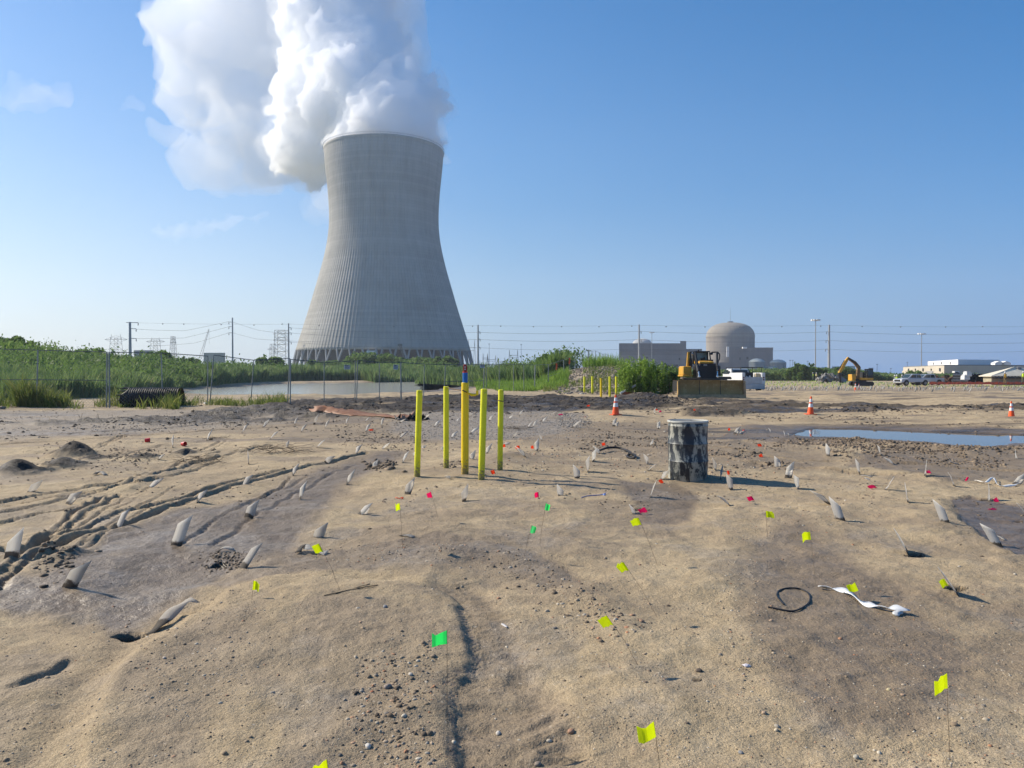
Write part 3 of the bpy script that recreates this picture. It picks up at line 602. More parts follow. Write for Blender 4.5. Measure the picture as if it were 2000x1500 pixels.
# ================================================================== VEGETATION
def leaf_mat(name, cols, trans=.48, rough=.6):
    m, nt, b, out = nodes_of(name); L = nt.links; g = N(nt, 'ShaderNodeNewGeometry')
    n = N(nt, 'ShaderNodeTexNoise', Scale=.22, Detail=6.0, Roughness=.7); L.new(g.outputs['Position'], n.inputs['Vector'])
    f = math_(nt, 'ADD', math_(nt, 'MULTIPLY', g.outputs['Random Per Island'], .55), math_(nt, 'MULTIPLY', math_(nt, 'SUBTRACT', n.outputs[0], .28), 1.0), clamp=True)
    c = ramp(nt, f, [(i/(len(cols)-1), c) for i, c in enumerate(cols)]).outputs[0]
    L.new(c, b.inputs['Base Color']); b.inputs['Roughness'].default_value = rough; b.inputs['Specular IOR Level'].default_value = .25
    t = N(nt, 'ShaderNodeBsdfTranslucent'); L.new(c, t.inputs[0]); mx = N(nt, 'ShaderNodeMixShader'); mx.inputs[0].default_value = trans
    L.new(b.outputs[0], mx.inputs[1]); L.new(t.outputs[0], mx.inputs[2]); L.new(mx.outputs[0], out.inputs[0]); return m
def blades(P, h, w, lean=.25, seg=1):
    """P (n,3) roots, h, w arrays -> tapered upright blades"""
    n = len(P); a = nr.uniform(0, 2*math.pi, n); s = np.stack([np.cos(a), np.sin(a), 0*a], -1)*w[:, None]/2
    l = nr.normal(0, lean, (n, 2))*h[:, None]; tip = P+np.concatenate([l, h[:, None]], 1); mid = P+np.concatenate([l*.35, h[:, None]*.55], 1)
    V = np.stack([P-s*.6, P+s*.6, mid+s, mid-s, tip+s*.15, tip-s*.15], 1).reshape(-1, 3); i = np.arange(n)*6
    return V, np.concatenate([np.stack([i, i+1, i+2, i+3], 1), np.stack([i+3, i+2, i+4, i+5], 1)])
def leaves(P, s, up=.3):
    n = len(P); a = nr.normal(size=(n, 3)); a[:, 2] *= (1-up); a /= np.linalg.norm(a, axis=1)[:, None]; b = nr.normal(size=(n, 3)); b -= a*(a*b).sum(1)[:, None]; b /= np.linalg.norm(b, axis=1)[:, None]
    a = a*s[:, None]*.5; b = b*s[:, None]*.95
    V = np.stack([P-b, P+a*.9-b*.1, P+b, P-a*.9-b*.1], 1).reshape(-1, 3); i = np.arange(n)*4
    return V, np.stack([i, i+1, i+2, i+3], 1)
def join(parts):
    V = []; Fs = []; n = 0
    for v, f in parts: V.append(v); Fs.append(f+n); n += len(v)
    return np.concatenate(V), np.concatenate(Fs)
def uD(u, D): return (u-1000)/F*D, D
def heights(x, y): return lookup(x, y)
m_reed = leaf_mat('reed_leaf', [(0.067, 0.122, 0.055), (0.122, 0.201, 0.067), (0.195, 0.268, 0.085), (0.305, 0.293, 0.146)])
m_grass = leaf_mat('hill_grass', [(0.073, 0.134, 0.037), (0.122, 0.207, 0.049), (0.189, 0.275, 0.067), (0.244, 0.256, 0.098)])
m_weed = leaf_mat('weed_leaf', [(0.061, 0.104, 0.024), (0.122, 0.177, 0.037), (0.22, 0.244, 0.061), (0.268, 0.232, 0.104)])
m_bush = leaf_mat('bush_leaf', [(0.061, 0.116, 0.03), (0.122, 0.201, 0.049), (0.195, 0.281, 0.073)])
m_bright = leaf_mat('bright_leaf', [(0.098, 0.183, 0.03), (0.195, 0.317, 0.049), (0.305, 0.415, 0.073)])
m_bark = mat('bark', (.09, .07, .05), .9, var=.3)
# reeds round the pond and along the foot of the bank
def field(name, n, u0, u1, f0, f1, h, w, m, clump=.5, lean=.12, seed=0, thr=None):
    u = nr.uniform(u0, u1, n); t = nr.uniform(0, 1, n)**1.15; s = np.interp(u, CR_U, CR_S); e = np.interp(u, CR_U, CR_E); D = s+(e-s)*(f0+(f1-f0)*t)
    x, y = uD(u, D); k = vn(x/6, y/6, 200+seed)
    if thr is not None: q = fbm(x/9, y/9, 3, 230+seed) > thr; x, y, k, D = x[q], y[q], k[q], D[q]
    z = heights(x, y); q = z > -.38; x, y, z, k, D = x[q], y[q], z[q], k[q], D[q]
    H = h*(.75+.5*nr.rand(len(x)))*(1+clump*k+.25*vn(x/2, y/2, 210)); V, Fc = blades(np.stack([x, y, z-.1], -1), H, w*(.6+.8*nr.rand(len(x)))*np.maximum(D/60, .8), lean)
    o = np_mesh(name, V, Fc, m); tag(o, kind='stuff'); return o
field('reed_bed', 36000, -330, 560, .02, .22, 1.1, .09, m_reed, .5, .2, seed=1)
field('reed_bed', 42000, 400, 1040, .03, .50, 1.9, .09, m_reed, .45, .2, seed=2)
field('hillside_grass', 60000, -330, 480, .16, 1.12, 0.95, .12, m_grass, .6, .35, seed=3)
field('hillside_grass', 36000, 430, 1110, .45, 1.12, 1.6, .11, m_grass, .5, .25, seed=4)
def clumps(name, n, per, u0, u1, f0, f1, r, m, seed):
    u = nr.uniform(u0, u1, n); f = nr.uniform(f0, f1, n); s = np.interp(u, CR_U, CR_S); e = np.interp(u, CR_U, CR_E); D = s+(e-s)*f; x, y = uD(u, D); z = heights(x, y)
    q = z > -.1; x, y, z = x[q], y[q], z[q]; n = len(x); rr_ = r*nr.uniform(.5, 1.3, n)
    d = nr.normal(size=(n, per, 3)); d /= np.linalg.norm(d, axis=2)[:, :, None]; d *= (nr.rand(n, per, 1)**.4)*rr_[:, None, None]*(1+.3*nr.normal(size=(n, per, 1)))
    P = np.stack([x, y, z+rr_*.55], -1)[:, None, :]+d*np.array([1.3, 1.3, .8]); P = P.reshape(-1, 3)
    V, Fc = leaves(P, r*.13*(.6+.8*nr.rand(len(P)))); o = np_mesh(name, V, Fc, m); tag(o, kind='stuff'); return o
clumps('hillside_scrub', 240, 230, -330, 520, .3, 1.05, 1.3, m_bush, 1)
clumps('bank_scrub', 190, 240, 430, 1110, .45, 1.08, 1.9, m_bush, 2)
# weeds at the fence foot, roadside
def patch(name, n, pxs, Ds, h, w, m, lean=.35, seed=0, thr=-.15, sc=1.2):
    u = nr.uniform(pxs[0], pxs[1], n); D = nr.uniform(Ds[0], Ds[1], n); x, y = uD(u, D); k = fbm(x/sc, y/sc, 3, 240+seed); q = k > thr; x, y, k = x[q], y[q], k[q]
    z = heights(x, y); H = h*(.3+nr.rand(len(x)))*(.5+1.2*np.clip(k-thr, 0, 1)); V, Fc = blades(np.stack([x, y, z-.02], -1), H, w*(.5+nr.rand(len(x))), lean)
    o = np_mesh(name, V, Fc, m); tag(o, kind='stuff'); return o
patch('fence_weeds', 9000, (-260, 350), (33.6, 37.5), .75, .03, m_weed, .4, 1)
patch('fence_weeds', 5000, (320, 560), (36.2, 41), .5, .025, m_weed, .45, 2, -.05)
patch('tall_weeds', 6000, (30, 130), (35.5, 39), .95, .04, m_weed, .3, 3, -.2)
patch('tall_weeds', 12000, (930, 1110), (66, 92), .65, .05, m_bright, .25, 4, -.35, 4)
patch('mound_weeds', 9000, (1140, 1225), (86, 130), 1.0, .06, m_bright, .3, 5, -.3, 4)
patch('mound_weeds', 5000, (1060, 1240), (58, 84), .5, .05, m_weed, .4, 6, .05, 2)
patch('grass_tufts', 900, (-150, 640), (20, 31), .22, .012, mat('dry_stalk', (.28, .22, .13), .8, var=.3), .8, 7, .12, 2)
def tree(px, pyb, D, wpx, hpx, label, name='tree', m=None, nleaf=2600, spiky=0, group=None, squat=.9):
    g = at(px, pyb, D); gz = Hh(g.x, g.y); k = D/F; w = wpx*k; h = hpx*k; z0 = min(g.z, gz) if D < 300 else g.z
    t = thing(name, label, 'tree' if name == 'tree' else 'bush', (g.x, g.y, z0), group=group); r_ = random.Random(int(px*7+D))
    b = MB(); b.tube([(0, 0, -.5), (.05*w, 0, h*.3), (0, .03*w, h*.75)], [w*.045, w*.035, w*.012], 7); tips = []
    for i in range(9):
        a = r_.uniform(0, 6.28); z1 = h*r_.uniform(.15, .5); q = (math.cos(a)*w*r_.uniform(.22, .42), math.sin(a)*w*r_.uniform(.22, .42), z1+h*r_.uniform(.12, .38)); b.tube([(0, 0, z1), ((q[0])*.5, q[1]*.5, (z1+q[2])/2+.04*h), q], [w*.018, w*.012, w*.005], 5); tips.append(q)
    b.build('trunk', m_bark, t)
    P = []
    cl = [(r_.gauss(0, .24)*w, r_.gauss(0, .24)*w, h*(.5+r_.uniform(-.32, .34)), w*r_.uniform(.12, .23)) for _ in range(17)]+[(q[0], q[1], q[2], w*.13) for q in tips]
    for c in cl:
        n = int(nleaf*(c[3]/w)**1.4*1.1)+30; d = nr.normal(size=(n, 3)); d /= np.linalg.norm(d, axis=1)[:, None]; d *= (nr.rand(n, 1)**.45)*c[3]; d[:, 2] *= .8; P.append(d+np.array(c[:3]))
    for _ in range(spiky):
        x0, y0 = r_.gauss(0, .3)*w, r_.gauss(0, .3)*w; n = 40; tt = nr.rand(n, 1); zt = h*r_.uniform(.7, 1.15); P.append(np.concatenate([x0+tt*r_.gauss(0, .06)*w+nr.normal(0, .018*w, (n, 1)), y0+nr.normal(0, .018*w, (n, 1)), tt*zt], 1))
    P = np.concatenate(P); P = P[P[:, 2] > .02*h]; ls = max(.0022*D, .05*w**.5)
    V, Fc = leaves(P, ls*(.6+.8*nr.rand(len(P)))); np_mesh('crown', V, Fc, m or m_bush, t); return t
tree(125, 682, 96, 24, 20, 'small round tree alone on the grassy crest far left', nleaf=1200)
tree(182, 684, 98, 44, 27, 'broad loose tree on the crest between two gaps in the weeds', nleaf=2600, spiky=12)
tree(222, 684, 105, 34, 18, 'low dark shrub on the crest under the leftmost lattice pylon', 'bush', nleaf=1500)
tree(308, 702, 125, 62, 30, 'wide bush on the crest to the right of the thick power pole', 'bush', nleaf=3600, spiky=8)
tree(362, 706, 130, 36, 24, 'rounded bush below the crawler crane boom', 'bush', nleaf=2000, spiky=6)
tree(402, 708, 135, 40, 17, 'flat low bush right below the crane', 'bush', nleaf=1600)
tree(445, 704, 150, 22, 24, 'narrow bush at the foot of the second power pole', 'bush', nleaf=1200, spiky=5)
tree(528, 712, 180, 52, 36, 'leafy tree just left of the cooling tower base', nleaf=3600, spiky=10)
tree(15, 690, 95, 60, 34, 'large weedy bush on the crest at the left edge of the picture', 'bush', nleaf=3600, spiky=10)
tree(868, 722, 245, 50, 30, 'rounded bush in front of the right foot of the cooling tower', 'bush', nleaf=3200)
tree(640, 716, 235, 60, 24, 'broad low bush in front of the tower left columns', 'bush', nleaf=2600)
tree(730, 708, 245, 110, 18, 'long flat bush under the white lift house', 'bush', nleaf=3600)
tree(812, 710, 248, 70, 18, 'flat bush beneath the dark zigzag stair', 'bush', nleaf=2600)
tree(1088, 735, 108, 50, 46, 'dark green tree behind the fence where it climbs the dirt mound', nleaf=4200, spiky=4)
tree(1560, 739, 215, 44, 34, 'spiky dark bush between the grey tanks and the tall light mast', 'bush', nleaf=3000, spiky=8)
tree(1592, 739, 215, 40, 28, 'dark bush right at the tall light mast', 'bush', nleaf=2800, spiky=6)
tree(1648, 738, 215, 34, 26, 'dark bush behind the excavator boom', 'bush', nleaf=2200)
tree(1300, 738, 190, 70, 24, 'green bush in front of the long grey plant hall', 'bush', nleaf=2800)
tree(1360, 738, 200, 60, 14, 'low hedge bush behind the bulldozer left side', 'bush', nleaf=2000)
tree(1786, 741, 215, 34, 18, 'dark bush behind the silver pickup cab', 'bush', nleaf=1600)
# big overgrown shrub at the right foot of the dirt mound
sg = G(1290, 772); sb = thing('shrub', 'big overgrown green shrub between the dirt mound and the bulldozer', 'shrub', sg); r_ = random.Random(5)
b = MB()
for i in range(26):
    x = r_.uniform(-2.6, 2.8); y = r_.uniform(-1, 2.5); b.tube([(x*.8, y, -.3), (x, y, r_.uniform(.8, 1.8))], [.03, .012], 5)
b.tube([(-2.2, .6, -.2), (2.4, .9, -.2)], .05, 5); b.build('stem', m_bark, sb); PB = []; PD = []
for i in range(95):
    x = r_.uniform(-2.7, 2.75); top = np.interp(x, [-2.8, -2.2, -1.4, -.4, .6, 1.5, 2.2, 2.8], [2.3, 3.0, 3.0, 2.7, 2.3, 1.8, 1.4, .6]); z = r_.uniform(.1, 1)*top; y = r_.uniform(-1.3, 2.6)*(1-.3*z/3); c = r_.uniform(.14, .38); n = 330
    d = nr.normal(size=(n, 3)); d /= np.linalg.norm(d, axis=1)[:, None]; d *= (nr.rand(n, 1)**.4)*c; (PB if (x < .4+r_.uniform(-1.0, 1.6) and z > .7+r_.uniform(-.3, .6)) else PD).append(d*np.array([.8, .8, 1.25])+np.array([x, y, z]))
for i in range(190):
    x = r_.uniform(-2.9, 2.9); top = np.interp(x, [-2.8, -2.2, -1.4, -.4, .6, 1.5, 2.2, 2.8], [2.5, 3.2, 3.2, 2.9, 2.6, 2.1, 1.7, 1.0]); n = 90; top *= r_.uniform(.8, 1.15); tt = nr.rand(n, 1); y = r_.uniform(-1.2, 2)
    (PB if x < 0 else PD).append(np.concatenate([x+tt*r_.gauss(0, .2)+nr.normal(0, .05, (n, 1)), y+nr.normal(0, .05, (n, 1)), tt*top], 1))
for nm, PP, mm in (('foliage', PB, m_bright), ('foliage', PD, m_bush)):  # brighter leaves at upper left put the sunlit side into the colour
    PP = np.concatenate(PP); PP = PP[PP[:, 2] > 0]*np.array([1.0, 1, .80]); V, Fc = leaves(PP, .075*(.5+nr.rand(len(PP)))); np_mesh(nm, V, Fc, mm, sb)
# scrub line behind the flagged field on the right
n = 52000; u = nr.uniform(1330, 2300, n); D = nr.uniform(222, 262, n); x, y = uD(u, D); z = heights(x, y)
Hs = (2.5+1.2*fbm(x/9, 0*x, 3, 300)+.5*np.clip((1720-u)/300, 0, 1))*np.interp(u, [1700, 1760, 1880], [1, .62, .55]); P = np.stack([x, y, z+nr.rand(n)*Hs], -1)
V, Fc = leaves(P, .75*(.5+nr.rand(n))); tag(np_mesh('scrub_line', V, Fc, m_reed), kind='stuff')
# ================================================================== PLANT BUILDINGS
def plan(name, label, cat, pts, pytop, m, z0=-1.5, trim=None, parent=None, part='wall'):
    """upright block on a plan given as (px, distance); roof at the height seen at the first corner"""
    P = [at(a, 728, D) for a, D in pts]; c = P[0]; zt = at(pts[0][0], pytop, pts[0][1]).z
    t = parent or thing(name, label, cat, (c.x, c.y, 0)); o_ = t.location
    b = MB(); b.prism([(p.x-o_.x, p.y-o_.y) for p in P], z0, zt, 'z'); b.build(part, m, t)
    if trim:
        b = MB(); b.prism([(p.x-o_.x+(p.x-c.x)*.004, p.y-o_.y) for p in P], zt+.003, zt+trim, 'z'); b.build('parapet', m_trim, t)
    return t, zt
m_pre = concrete('plant_concrete', (.19, .195, .205), (.24, .245, .255), .06, 4.5, .3); m_pre2 = concrete('plant_concrete_dark', (.15, .16, .175), (.20, .21, .225), .06, None, .3)
m_trim = mat('parapet_metal', (.16, .165, .175), .6); m_beige = concrete('beige_cladding', (.46, .42, .34), (.52, .475, .39), .08, None, .25); m_whclad = concrete('white_cladding', (.74, .73, .71), (.80, .79, .77), .05, None, .1)
m_gclad = concrete('grey_cladding', (.26, .265, .27), (.31, .31, .315), .06, None, .25); m_win = mat('dark_window', (.03, .035, .045), .25)
def onface(t, part, m, rects, D, off=-.25):
    """panels on the camera-facing wall: (px0, px1, py0, py1)"""
    for r in rects:
        a = at(r[0], r[3], D+off); c = at(r[1], r[2], D+off); b = MB(); b.box(a.x-t.location.x, c.x-t.location.x, D+off-t.location.y, D+.3-t.location.y, a.z, c.z); b.build(part, m, t)
hall, _ = plan('plant_hall', 'long flat grey plant hall with a dark band, left of the big dome', 'building', [(1209, 700), (1329, 700), (1329, 740), (1213, 740)], 671.5, m_pre, trim=.5)
onface(hall, 'band', m_trim, [(1209.5, 1328, 684.5, 687.5)], 700, -.5); onface(hall, 'opening', m_win, [(1262, 1266, 697, 706), (1290, 1324, 712, 716), (1326, 1328, 699, 703)], 700)
plan('', '', '', [(1328.5, 699), (1340, 699), (1340, 735), (1328.5, 735)], 666, m_pre, parent=hall, part='stair_block'); plan('', '', '', [(1340, 705), (1371, 705), (1371, 740), (1340, 740)], 681.5, m_pre2, parent=hall, part='wing')
d2 = at(1254, 728, 980); far = thing('far_reactor_dome', 'small pale reactor dome showing above the roof of the long grey hall', 'reactor dome', (d2.x, d2.y, 0)); r0 = 19*980/F; zc = at(1254, 672, 980).z
b = MB(); b.lathe([(r0, -1), (r0, zc)]+[(r0*math.cos(a), zc+(at(0, 661, 980).z-zc)*math.sin(a)) for a in [i*math.pi/20 for i in range(1, 10)]]+[(.3, at(0, 661, 980).z)], 40); b.build('dome', concrete('far_dome', (.40, .41, .41), (.46, .47, .47), .06), far, True)
DD = 850; dc = at(1426, 728, DD); dom = thing('reactor_building', 'large domed concrete reactor containment behind the bulldozer', 'reactor building', (dc.x, dc.y, 0)); r0 = 45.8*DD/F; zs = at(0, 659, DD).z; zt = at(0, 630, DD).z
b = MB(); b.lathe([(r0, -1), (r0, zs)], 72, cap=False); b.build('wall', concrete('dome_wall', (.25, .225, .20), (.31, .28, .25), .05, 3.2, .5), dom, True)
b = MB(); b.lathe([(r0+.35, zs), (r0+.35, zs+1.0)]+[(r0*math.cos(a)**.8, zs+1+(zt-zs-1)*math.sin(a)**.92) for a in [i*math.pi/36 for i in range(1, 18)]]+[(.2, zt)], 72); b.build('dome', concrete('dome_roof', (.27, .245, .21), (.32, .29, .25), .05, None, .4), dom, True)
b = MB(); b.lathe([(3.2, zt-.3), (3.2, zt+1.2)], 16); b.tube([(0, 0, zt), (0, 0, at(0, 600, DD).z)], [.22, .08], 5); b.build('mast', m_trim, dom)
aux, _ = plan('auxiliary_building', 'stepped grey concrete block wrapped round the foot of the big dome', 'building', [(1443, 800), (1509.5, 800), (1509.5, 870), (1443, 870)], 679.5, m_pre2, trim=.4)
plan('', '', '', [(1424, 792), (1444, 792), (1444, 830), (1424, 830)], 677, m_pre2, parent=aux, part='bay'); plan('', '', '', [(1368, 788), (1424, 788), (1424, 830), (1368, 830)], 708, m_pre2, parent=aux, part='annex')
onface(aux, 'opening', m_win, [(1443, 1446.5, 698, 703), (1458, 1462, 697, 702)], 800, -.4); onface(aux, 'pale_door', m_whclad, [(1419, 1424, 677, 697)], 792, -.5); onface(aux, 'roof_unit', m_whclad, [(1451, 1459, 677.5, 681)], 800, -3)
def tank(name, label, px, pyt, rpx, D, dome=.18, col=None, rib=0, grp=None):
    c = at(px, 728, D); t = thing(name, label, 'tank', (c.x, c.y, 0), group=grp); r = rpx*D/F; zt = at(px, pyt, D).z; zs = zt-r*dome*1.6
    b = MB(); b.lathe([(r, -1), (r, zs)], 28, cap=False)
    for k in range(rib): a = 6.283*k/rib; b.box(r*math.cos(a)-.12, r*math.cos(a)+.12, r*math.sin(a)-.12, r*math.sin(a)+.12, -1, zs)
    b.build('shell', col or m_tank, t, True)
    b = MB(); b.lathe([(r+.15, zs+.01), (r+.15, zs+.3), (r*.8, zs+(zt-zs)*.55), (r*.45, zs+(zt-zs)*.88), (.1, zt)], 28); b.build('roof', m_tankr, t, True); return t
m_tank = concrete('tank_steel', (.27, .30, .30), (.34, .365, .36), .2, 2.4, .4); m_tankr = mat('tank_roof', (.42, .45, .42), .7); m_tankw = concrete('tank_white', (.6, .6, .57), (.7, .7, .66), .2, None, .2); m_tankd = concrete('tank_dark', (.14, .16, .18), (.19, .21, .23), .2)
tank('storage_tank', 'smooth domed grey tank behind the white utility truck', 1478, 700, 15.2, 520, .3)
tank('storage_tank', 'ribbed domed tank right of the grey plant block', 1519, 702, 15.3, 520, .28, rib=22)
tank('storage_tank', 'small pale tank in front of the ribbed domed tank', 1509, 716, 8, 460, .05, m_tankw)
tank('storage_tank', 'small dark grey tank at the right side of the ribbed tank', 1534, 719, 5, 470, .05, m_tankd)
tank('storage_tank', 'squat grey-green tank tucked behind the utility truck bed', 1496, 716, 8, 470, .05)
for px, pt, rp, lb, mm in ((1563, 717, 7, 'squat tank behind the spiky dark bush', m_tank), (1604, 718, 8, 'pale squat tank right of the tall light mast', m_tankw), (1613, 717.5, 6, 'grey squat tank just left of the steel power pole', m_tank), (1633, 716, 7, 'squat tank right of the steel power pole', m_tank), (1701, 719, 4, 'narrow dark tank right behind the excavator cab', m_tankd), (1660, 715, 9, 'white squat tank seen under the excavator boom', m_tankw)):
    tank('storage_tank', lb, px, pt, rp, 480, .06, mm, grp='squat tanks behind the scrub line')
# warehouse complex on the right
wh, _ = plan('warehouse', 'wide beige and grey low hall on the right with a lit end wall', 'building', [(1844, 280), (2300, 308), (2290, 364), (1764, 364)], 714, m_beige, trim=.3)
wu, _ = plan('warehouse_upper', 'bright white block rising behind the beige hall', 'building', [(1871, 298), (1952, 306), (1935, 364), (1812, 350)], 702, m_whclad, z0=0)
plan('warehouse_annex', 'lower beige step at the left end of the wide hall', 'building', [(1776, 329), (1783, 350), (1763, 371), (1762, 336)], 724, m_beige)
plan('grey_annex', 'low dark grey wing with pale roof hoods at the right edge', 'building', [(1945, 287), (2200, 301), (2200, 322), (1945, 322)], 714.5, m_gclad)
def nface(t, part, m, rects, p0, p1):
    """openings on the wall running between two plan points given as (px, distance)"""
    A = at(p0[0], 728, p0[1]); B = at(p1[0], 728, p1[1]); n = Vector((-(B-A).y, (B-A).x, 0)).normalized(); n = n if n.y < 0 else -n
    for x0, x1, y0, y1 in rects:
        q = []
        for px in (x0, x1):
            d = ray(px, 728); d = Vector((d.x, d.y)); det = d.x*(B.y-A.y)-d.y*(B.x-A.x); s = (A.x*(B.y-A.y)-A.y*(B.x-A.x))/det; q.append(Vector((d.x*s, d.y*s, 0)))
        za, zb = at(x0, y1, q[0].y).z, at(x0, y0, q[0].y).z; b = MB(); q = [p+n*.06-t.location for p in q]+[p-n*.3-t.location for p in reversed(q)]
        b.prism([(p.x, p.y) for p in q], za, zb, 'z'); b.build(part, m, t)
nface(wh, 'window', m_win, [(1774.5, 1776, 720, 724.5), (1788, 1789, 720, 724), (1802.5, 1804.5, 719.5, 725), (1835.5, 1837.5, 719, 725), (1819, 1820, 720, 724)], (1764, 364), (1844, 280))
nface(wh, 'dock_door', m_gclad, [(1809, 1823, 725, 730)], (1764, 364), (1844, 280)); nface(wu, 'window', m_gclad, [(1823, 1824, 708, 712), (1839, 1840, 707, 711), (1856, 1857, 706.5, 711)], (1812, 350), (1871, 298))
for x in (1952, 1966): c = at(x, 713, 286); b = MB(); b.prism([(-1.6, 0), (1.6, 0), (1.6, .8), (0, 1.5), (-1.6, .8)], 0, 2.6, 'y'); o = b.build('roof_hood', m_whclad); o.location = c; tag(o, 'pale roof hood on the grey wing, '+('nearer the white block' if x < 1960 else 'farther from the white block'), 'roof hood', 'roof hoods')
# tan tent-roofed pavilion
pv = G(1937, 748.5); A = at(1938, 748, 118); B = at(2030, 748, 118); za = at(0, 748.5, 118).z; zb = at(0, 734, 118).z; zr = at(0, 716, 118).z
pav = thing('pavilion', 'tan hip-roofed pavilion behind the orange barrier at the right edge', 'pavilion', ((A.x+B.x)/2, 120, za)); hw = (B.x-A.x)/2
b = MB(); b.box(-hw, hw, -1.8, .3, -.3, zb-za); b.build('wall', mat('tan_wall', (.34, .31, .22), .8, scale=.6), pav)
b = MB(); ax = at(1966, 716, 121).x-pav.location.x; e = .4; zz0 = zb-za
b.add([(-hw-e, -2.4, zz0), (hw+e, -2.4, zz0), (hw+e, .8, zz0), (-hw-e, .8, zz0), (ax, -.9, zr-za), (ax+1.0, -.7, zr-za-.05), (-hw-e, -2.4, zz0-.12), (hw+e, -2.4, zz0-.12), (hw+e, .8, zz0-.12), (-hw-e, .8, zz0-.12)], [(0, 1, 5, 4), (1, 2, 5), (2, 3, 4, 5), (3, 0, 4), (0, 6, 7, 1), (1, 7, 8, 2), (2, 8, 9, 3), (3, 9, 6, 0), (9, 8, 7, 6)])
b.build('roof', mat('canvas_roof', (.62, .57, .46), .8, scale=.8, var=.12), pav)
for k in range(11):
    b = MB(); x = -hw+.25+k*.5; b.lathe([(.2, 0), (.2, .5)], 10); o = b.build('eave_end', m_dk, pav); o.rotation_euler = (R(90), 0, 0); o.location = (x, -1.9, zz0-.24)
b = MB(); b.box(hw*.48, hw*.75, -1.84, -1.8, .9, 1.3); b.build('window', m_win, pav)
b = MB(); b.lathe([(.45, zr-za-.9), (.45, zr-za-.1), (.1, zr-za)], 12, (ax+.6, -.8, 0)); b.build('vent', m_trim, pav)
# ================================================================== POLES, MASTS, PYLONS, CABLES
m_pole = mat('galvanised_pole', (.33, .34, .34), .55, .2, var=.12, scale=.5); m_cable = mat('cable', (.13, .13, .135), .6)
PD_ = 330
def pole(px, pyt, D, r, label, arms=()):
    c = at(px, 728, D); t = thing('power_pole', label, 'power pole', (c.x, c.y, 0), group='steel power poles'); zt = at(px, pyt, D).z
    b = MB(); b.tube([(0, 0, -1), (0, 0, zt)], [r, r*.62], 10); b.build('pole', m_pole, t, True)
    for py, x0, x1 in arms:
        z = at(0, py, D).z; k = D/F; b = MB(); b.tube([(x0*k, 0, z), (x1*k, 0, z)], .13, 6); b.build('arm', m_pole, t)
        e = x1 if abs(x1) > abs(x0) else x0; b = MB(); b.lathe([(.12, -.9), (.2, -.7), (.1, -.55), (.2, -.4), (.1, -.2), (.12, 0)], 8, (e*k, 0, z-.1)); b.build('insulator', m_trim, t)
pole(254.5, 629, 270, .62, 'thick power pole with a flat top bar on the grassy hill', ((630, -7, 16), (642, 0, 12), (661, 0, 12)))
pole(454.5, 620.5, PD_, .42, 'slim power pole above the green hill between crane and lattice towers', ((629, -7, 0), (638, -7, 0), (650, -7, 0)))
pole(564, 631.5, PD_, .42, 'power pole at the left side of the cooling tower', ((640, 0, 5), (650, 0, 5), (668, 0, 5)))
pole(933.7, 634.5, PD_, .5, 'power pole right of the cooling tower above the blue and red post', ((648, 0, 4), (662, 0, 4), (678, 0, 4)))
pole(1248, 634, PD_, .5, 'power pole in front of the long grey hall', ((647, 0, 4), (663, 0, 4)))
pole(1619, 634.5, PD_, .6, 'power pole between the domed plant and the excavator', ((648, -5, 0), (665, -6, 0), (682, -7, 0)))
def wire(name, label, pts, D, balls=None, r=.035, sag=None, grp='overhead cables'):
    P = []
    for (x0, y0), (x1, y1) in zip(pts[:-1], pts[1:]):
        for k in range(12): t = k/12; P.append(at(x0+(x1-x0)*t, y0+(y1-y0)*t+(sag if sag is not None else 4.5)*4*t*(1-t)*abs(x1-x0)/370, D))
    P.append(at(*pts[-1], D)); o0 = P[0]; b = MB(); b.tube([p-o0 for p in P], r, 4)
    if balls is None: o = b.build(name, m_cable); o.location = o0; return tag(o, label, 'cable', grp)
    t = thing(name, label, 'cable', o0, group=grp); b.build('strand', m_cable, t)
    for x, y in balls: c = at(x, y, D)-o0; b = MB(); b.lathe([(.03, -.28), (.2, -.2), (.28, 0), (.2, .2), (.03, .28)], 8, c); b.build('marker_ball', m_trim, t)
wire('power_cable', 'topmost cable carrying dark marker balls across the sky', [(254, 630), (454, 633), (564, 633), (934, 636), (1248, 635.5), (1619, 635.5), (2100, 637)], PD_-1,
     [(318, 632.5), (359, 633), (432, 634), (496, 635), (551, 633), (623, 636), (691, 637), (769, 638), (840, 638), (923, 637), (978, 637), (1042, 638), (1097, 638), (1170, 638), (1234, 637), (1301, 638), (1377, 638.5), (1445, 639), (1527, 638), (1603, 637), (1684, 637.5), (1759, 638.5), (1847, 638.5), (1919, 638)], .03, 1.5)
wire('power_cable', 'upper bare cable below the one with marker balls', [(564, 640), (934, 649), (1248, 647), (1619, 648), (2100, 648)], PD_, r=.045)
wire('power_cable', 'middle bare cable between the power poles', [(564, 650), (934, 663), (1248, 663), (1619, 665), (2100, 666)], PD_, r=.045)
wire('power_cable', 'lowest bare cable between the power poles', [(564, 668), (934, 679), (1248, 681), (1619, 682), (2100, 683)], PD_, r=.04)
wire('power_cable', 'cable rising from the upper arm of the thick pole to the slim pole', [(266, 643), (360, 646), (447, 628)], 300, r=.045, sag=2)
wire('power_cable', 'cable from the lower arm of the thick pole to the slim pole middle arm', [(266, 661), (360, 660), (447, 638)], 300, r=.045, sag=2)
wire('power_cable', 'lowest cable ending at the slim pole bottom arm', [(300, 676), (380, 670), (447, 650)], 300, r=.04, sag=2)
wire('power_cable', 'steep cable from the slim pole top down to the next pole', [(455, 629), (505, 645), (564, 652)], PD_+2, r=.04, sag=3)
wire('power_cable', 'faint cable crossing from the slim pole towards the lattice towers', [(455, 650), (500, 662), (640, 668)], PD_+3, r=.04, sag=3)
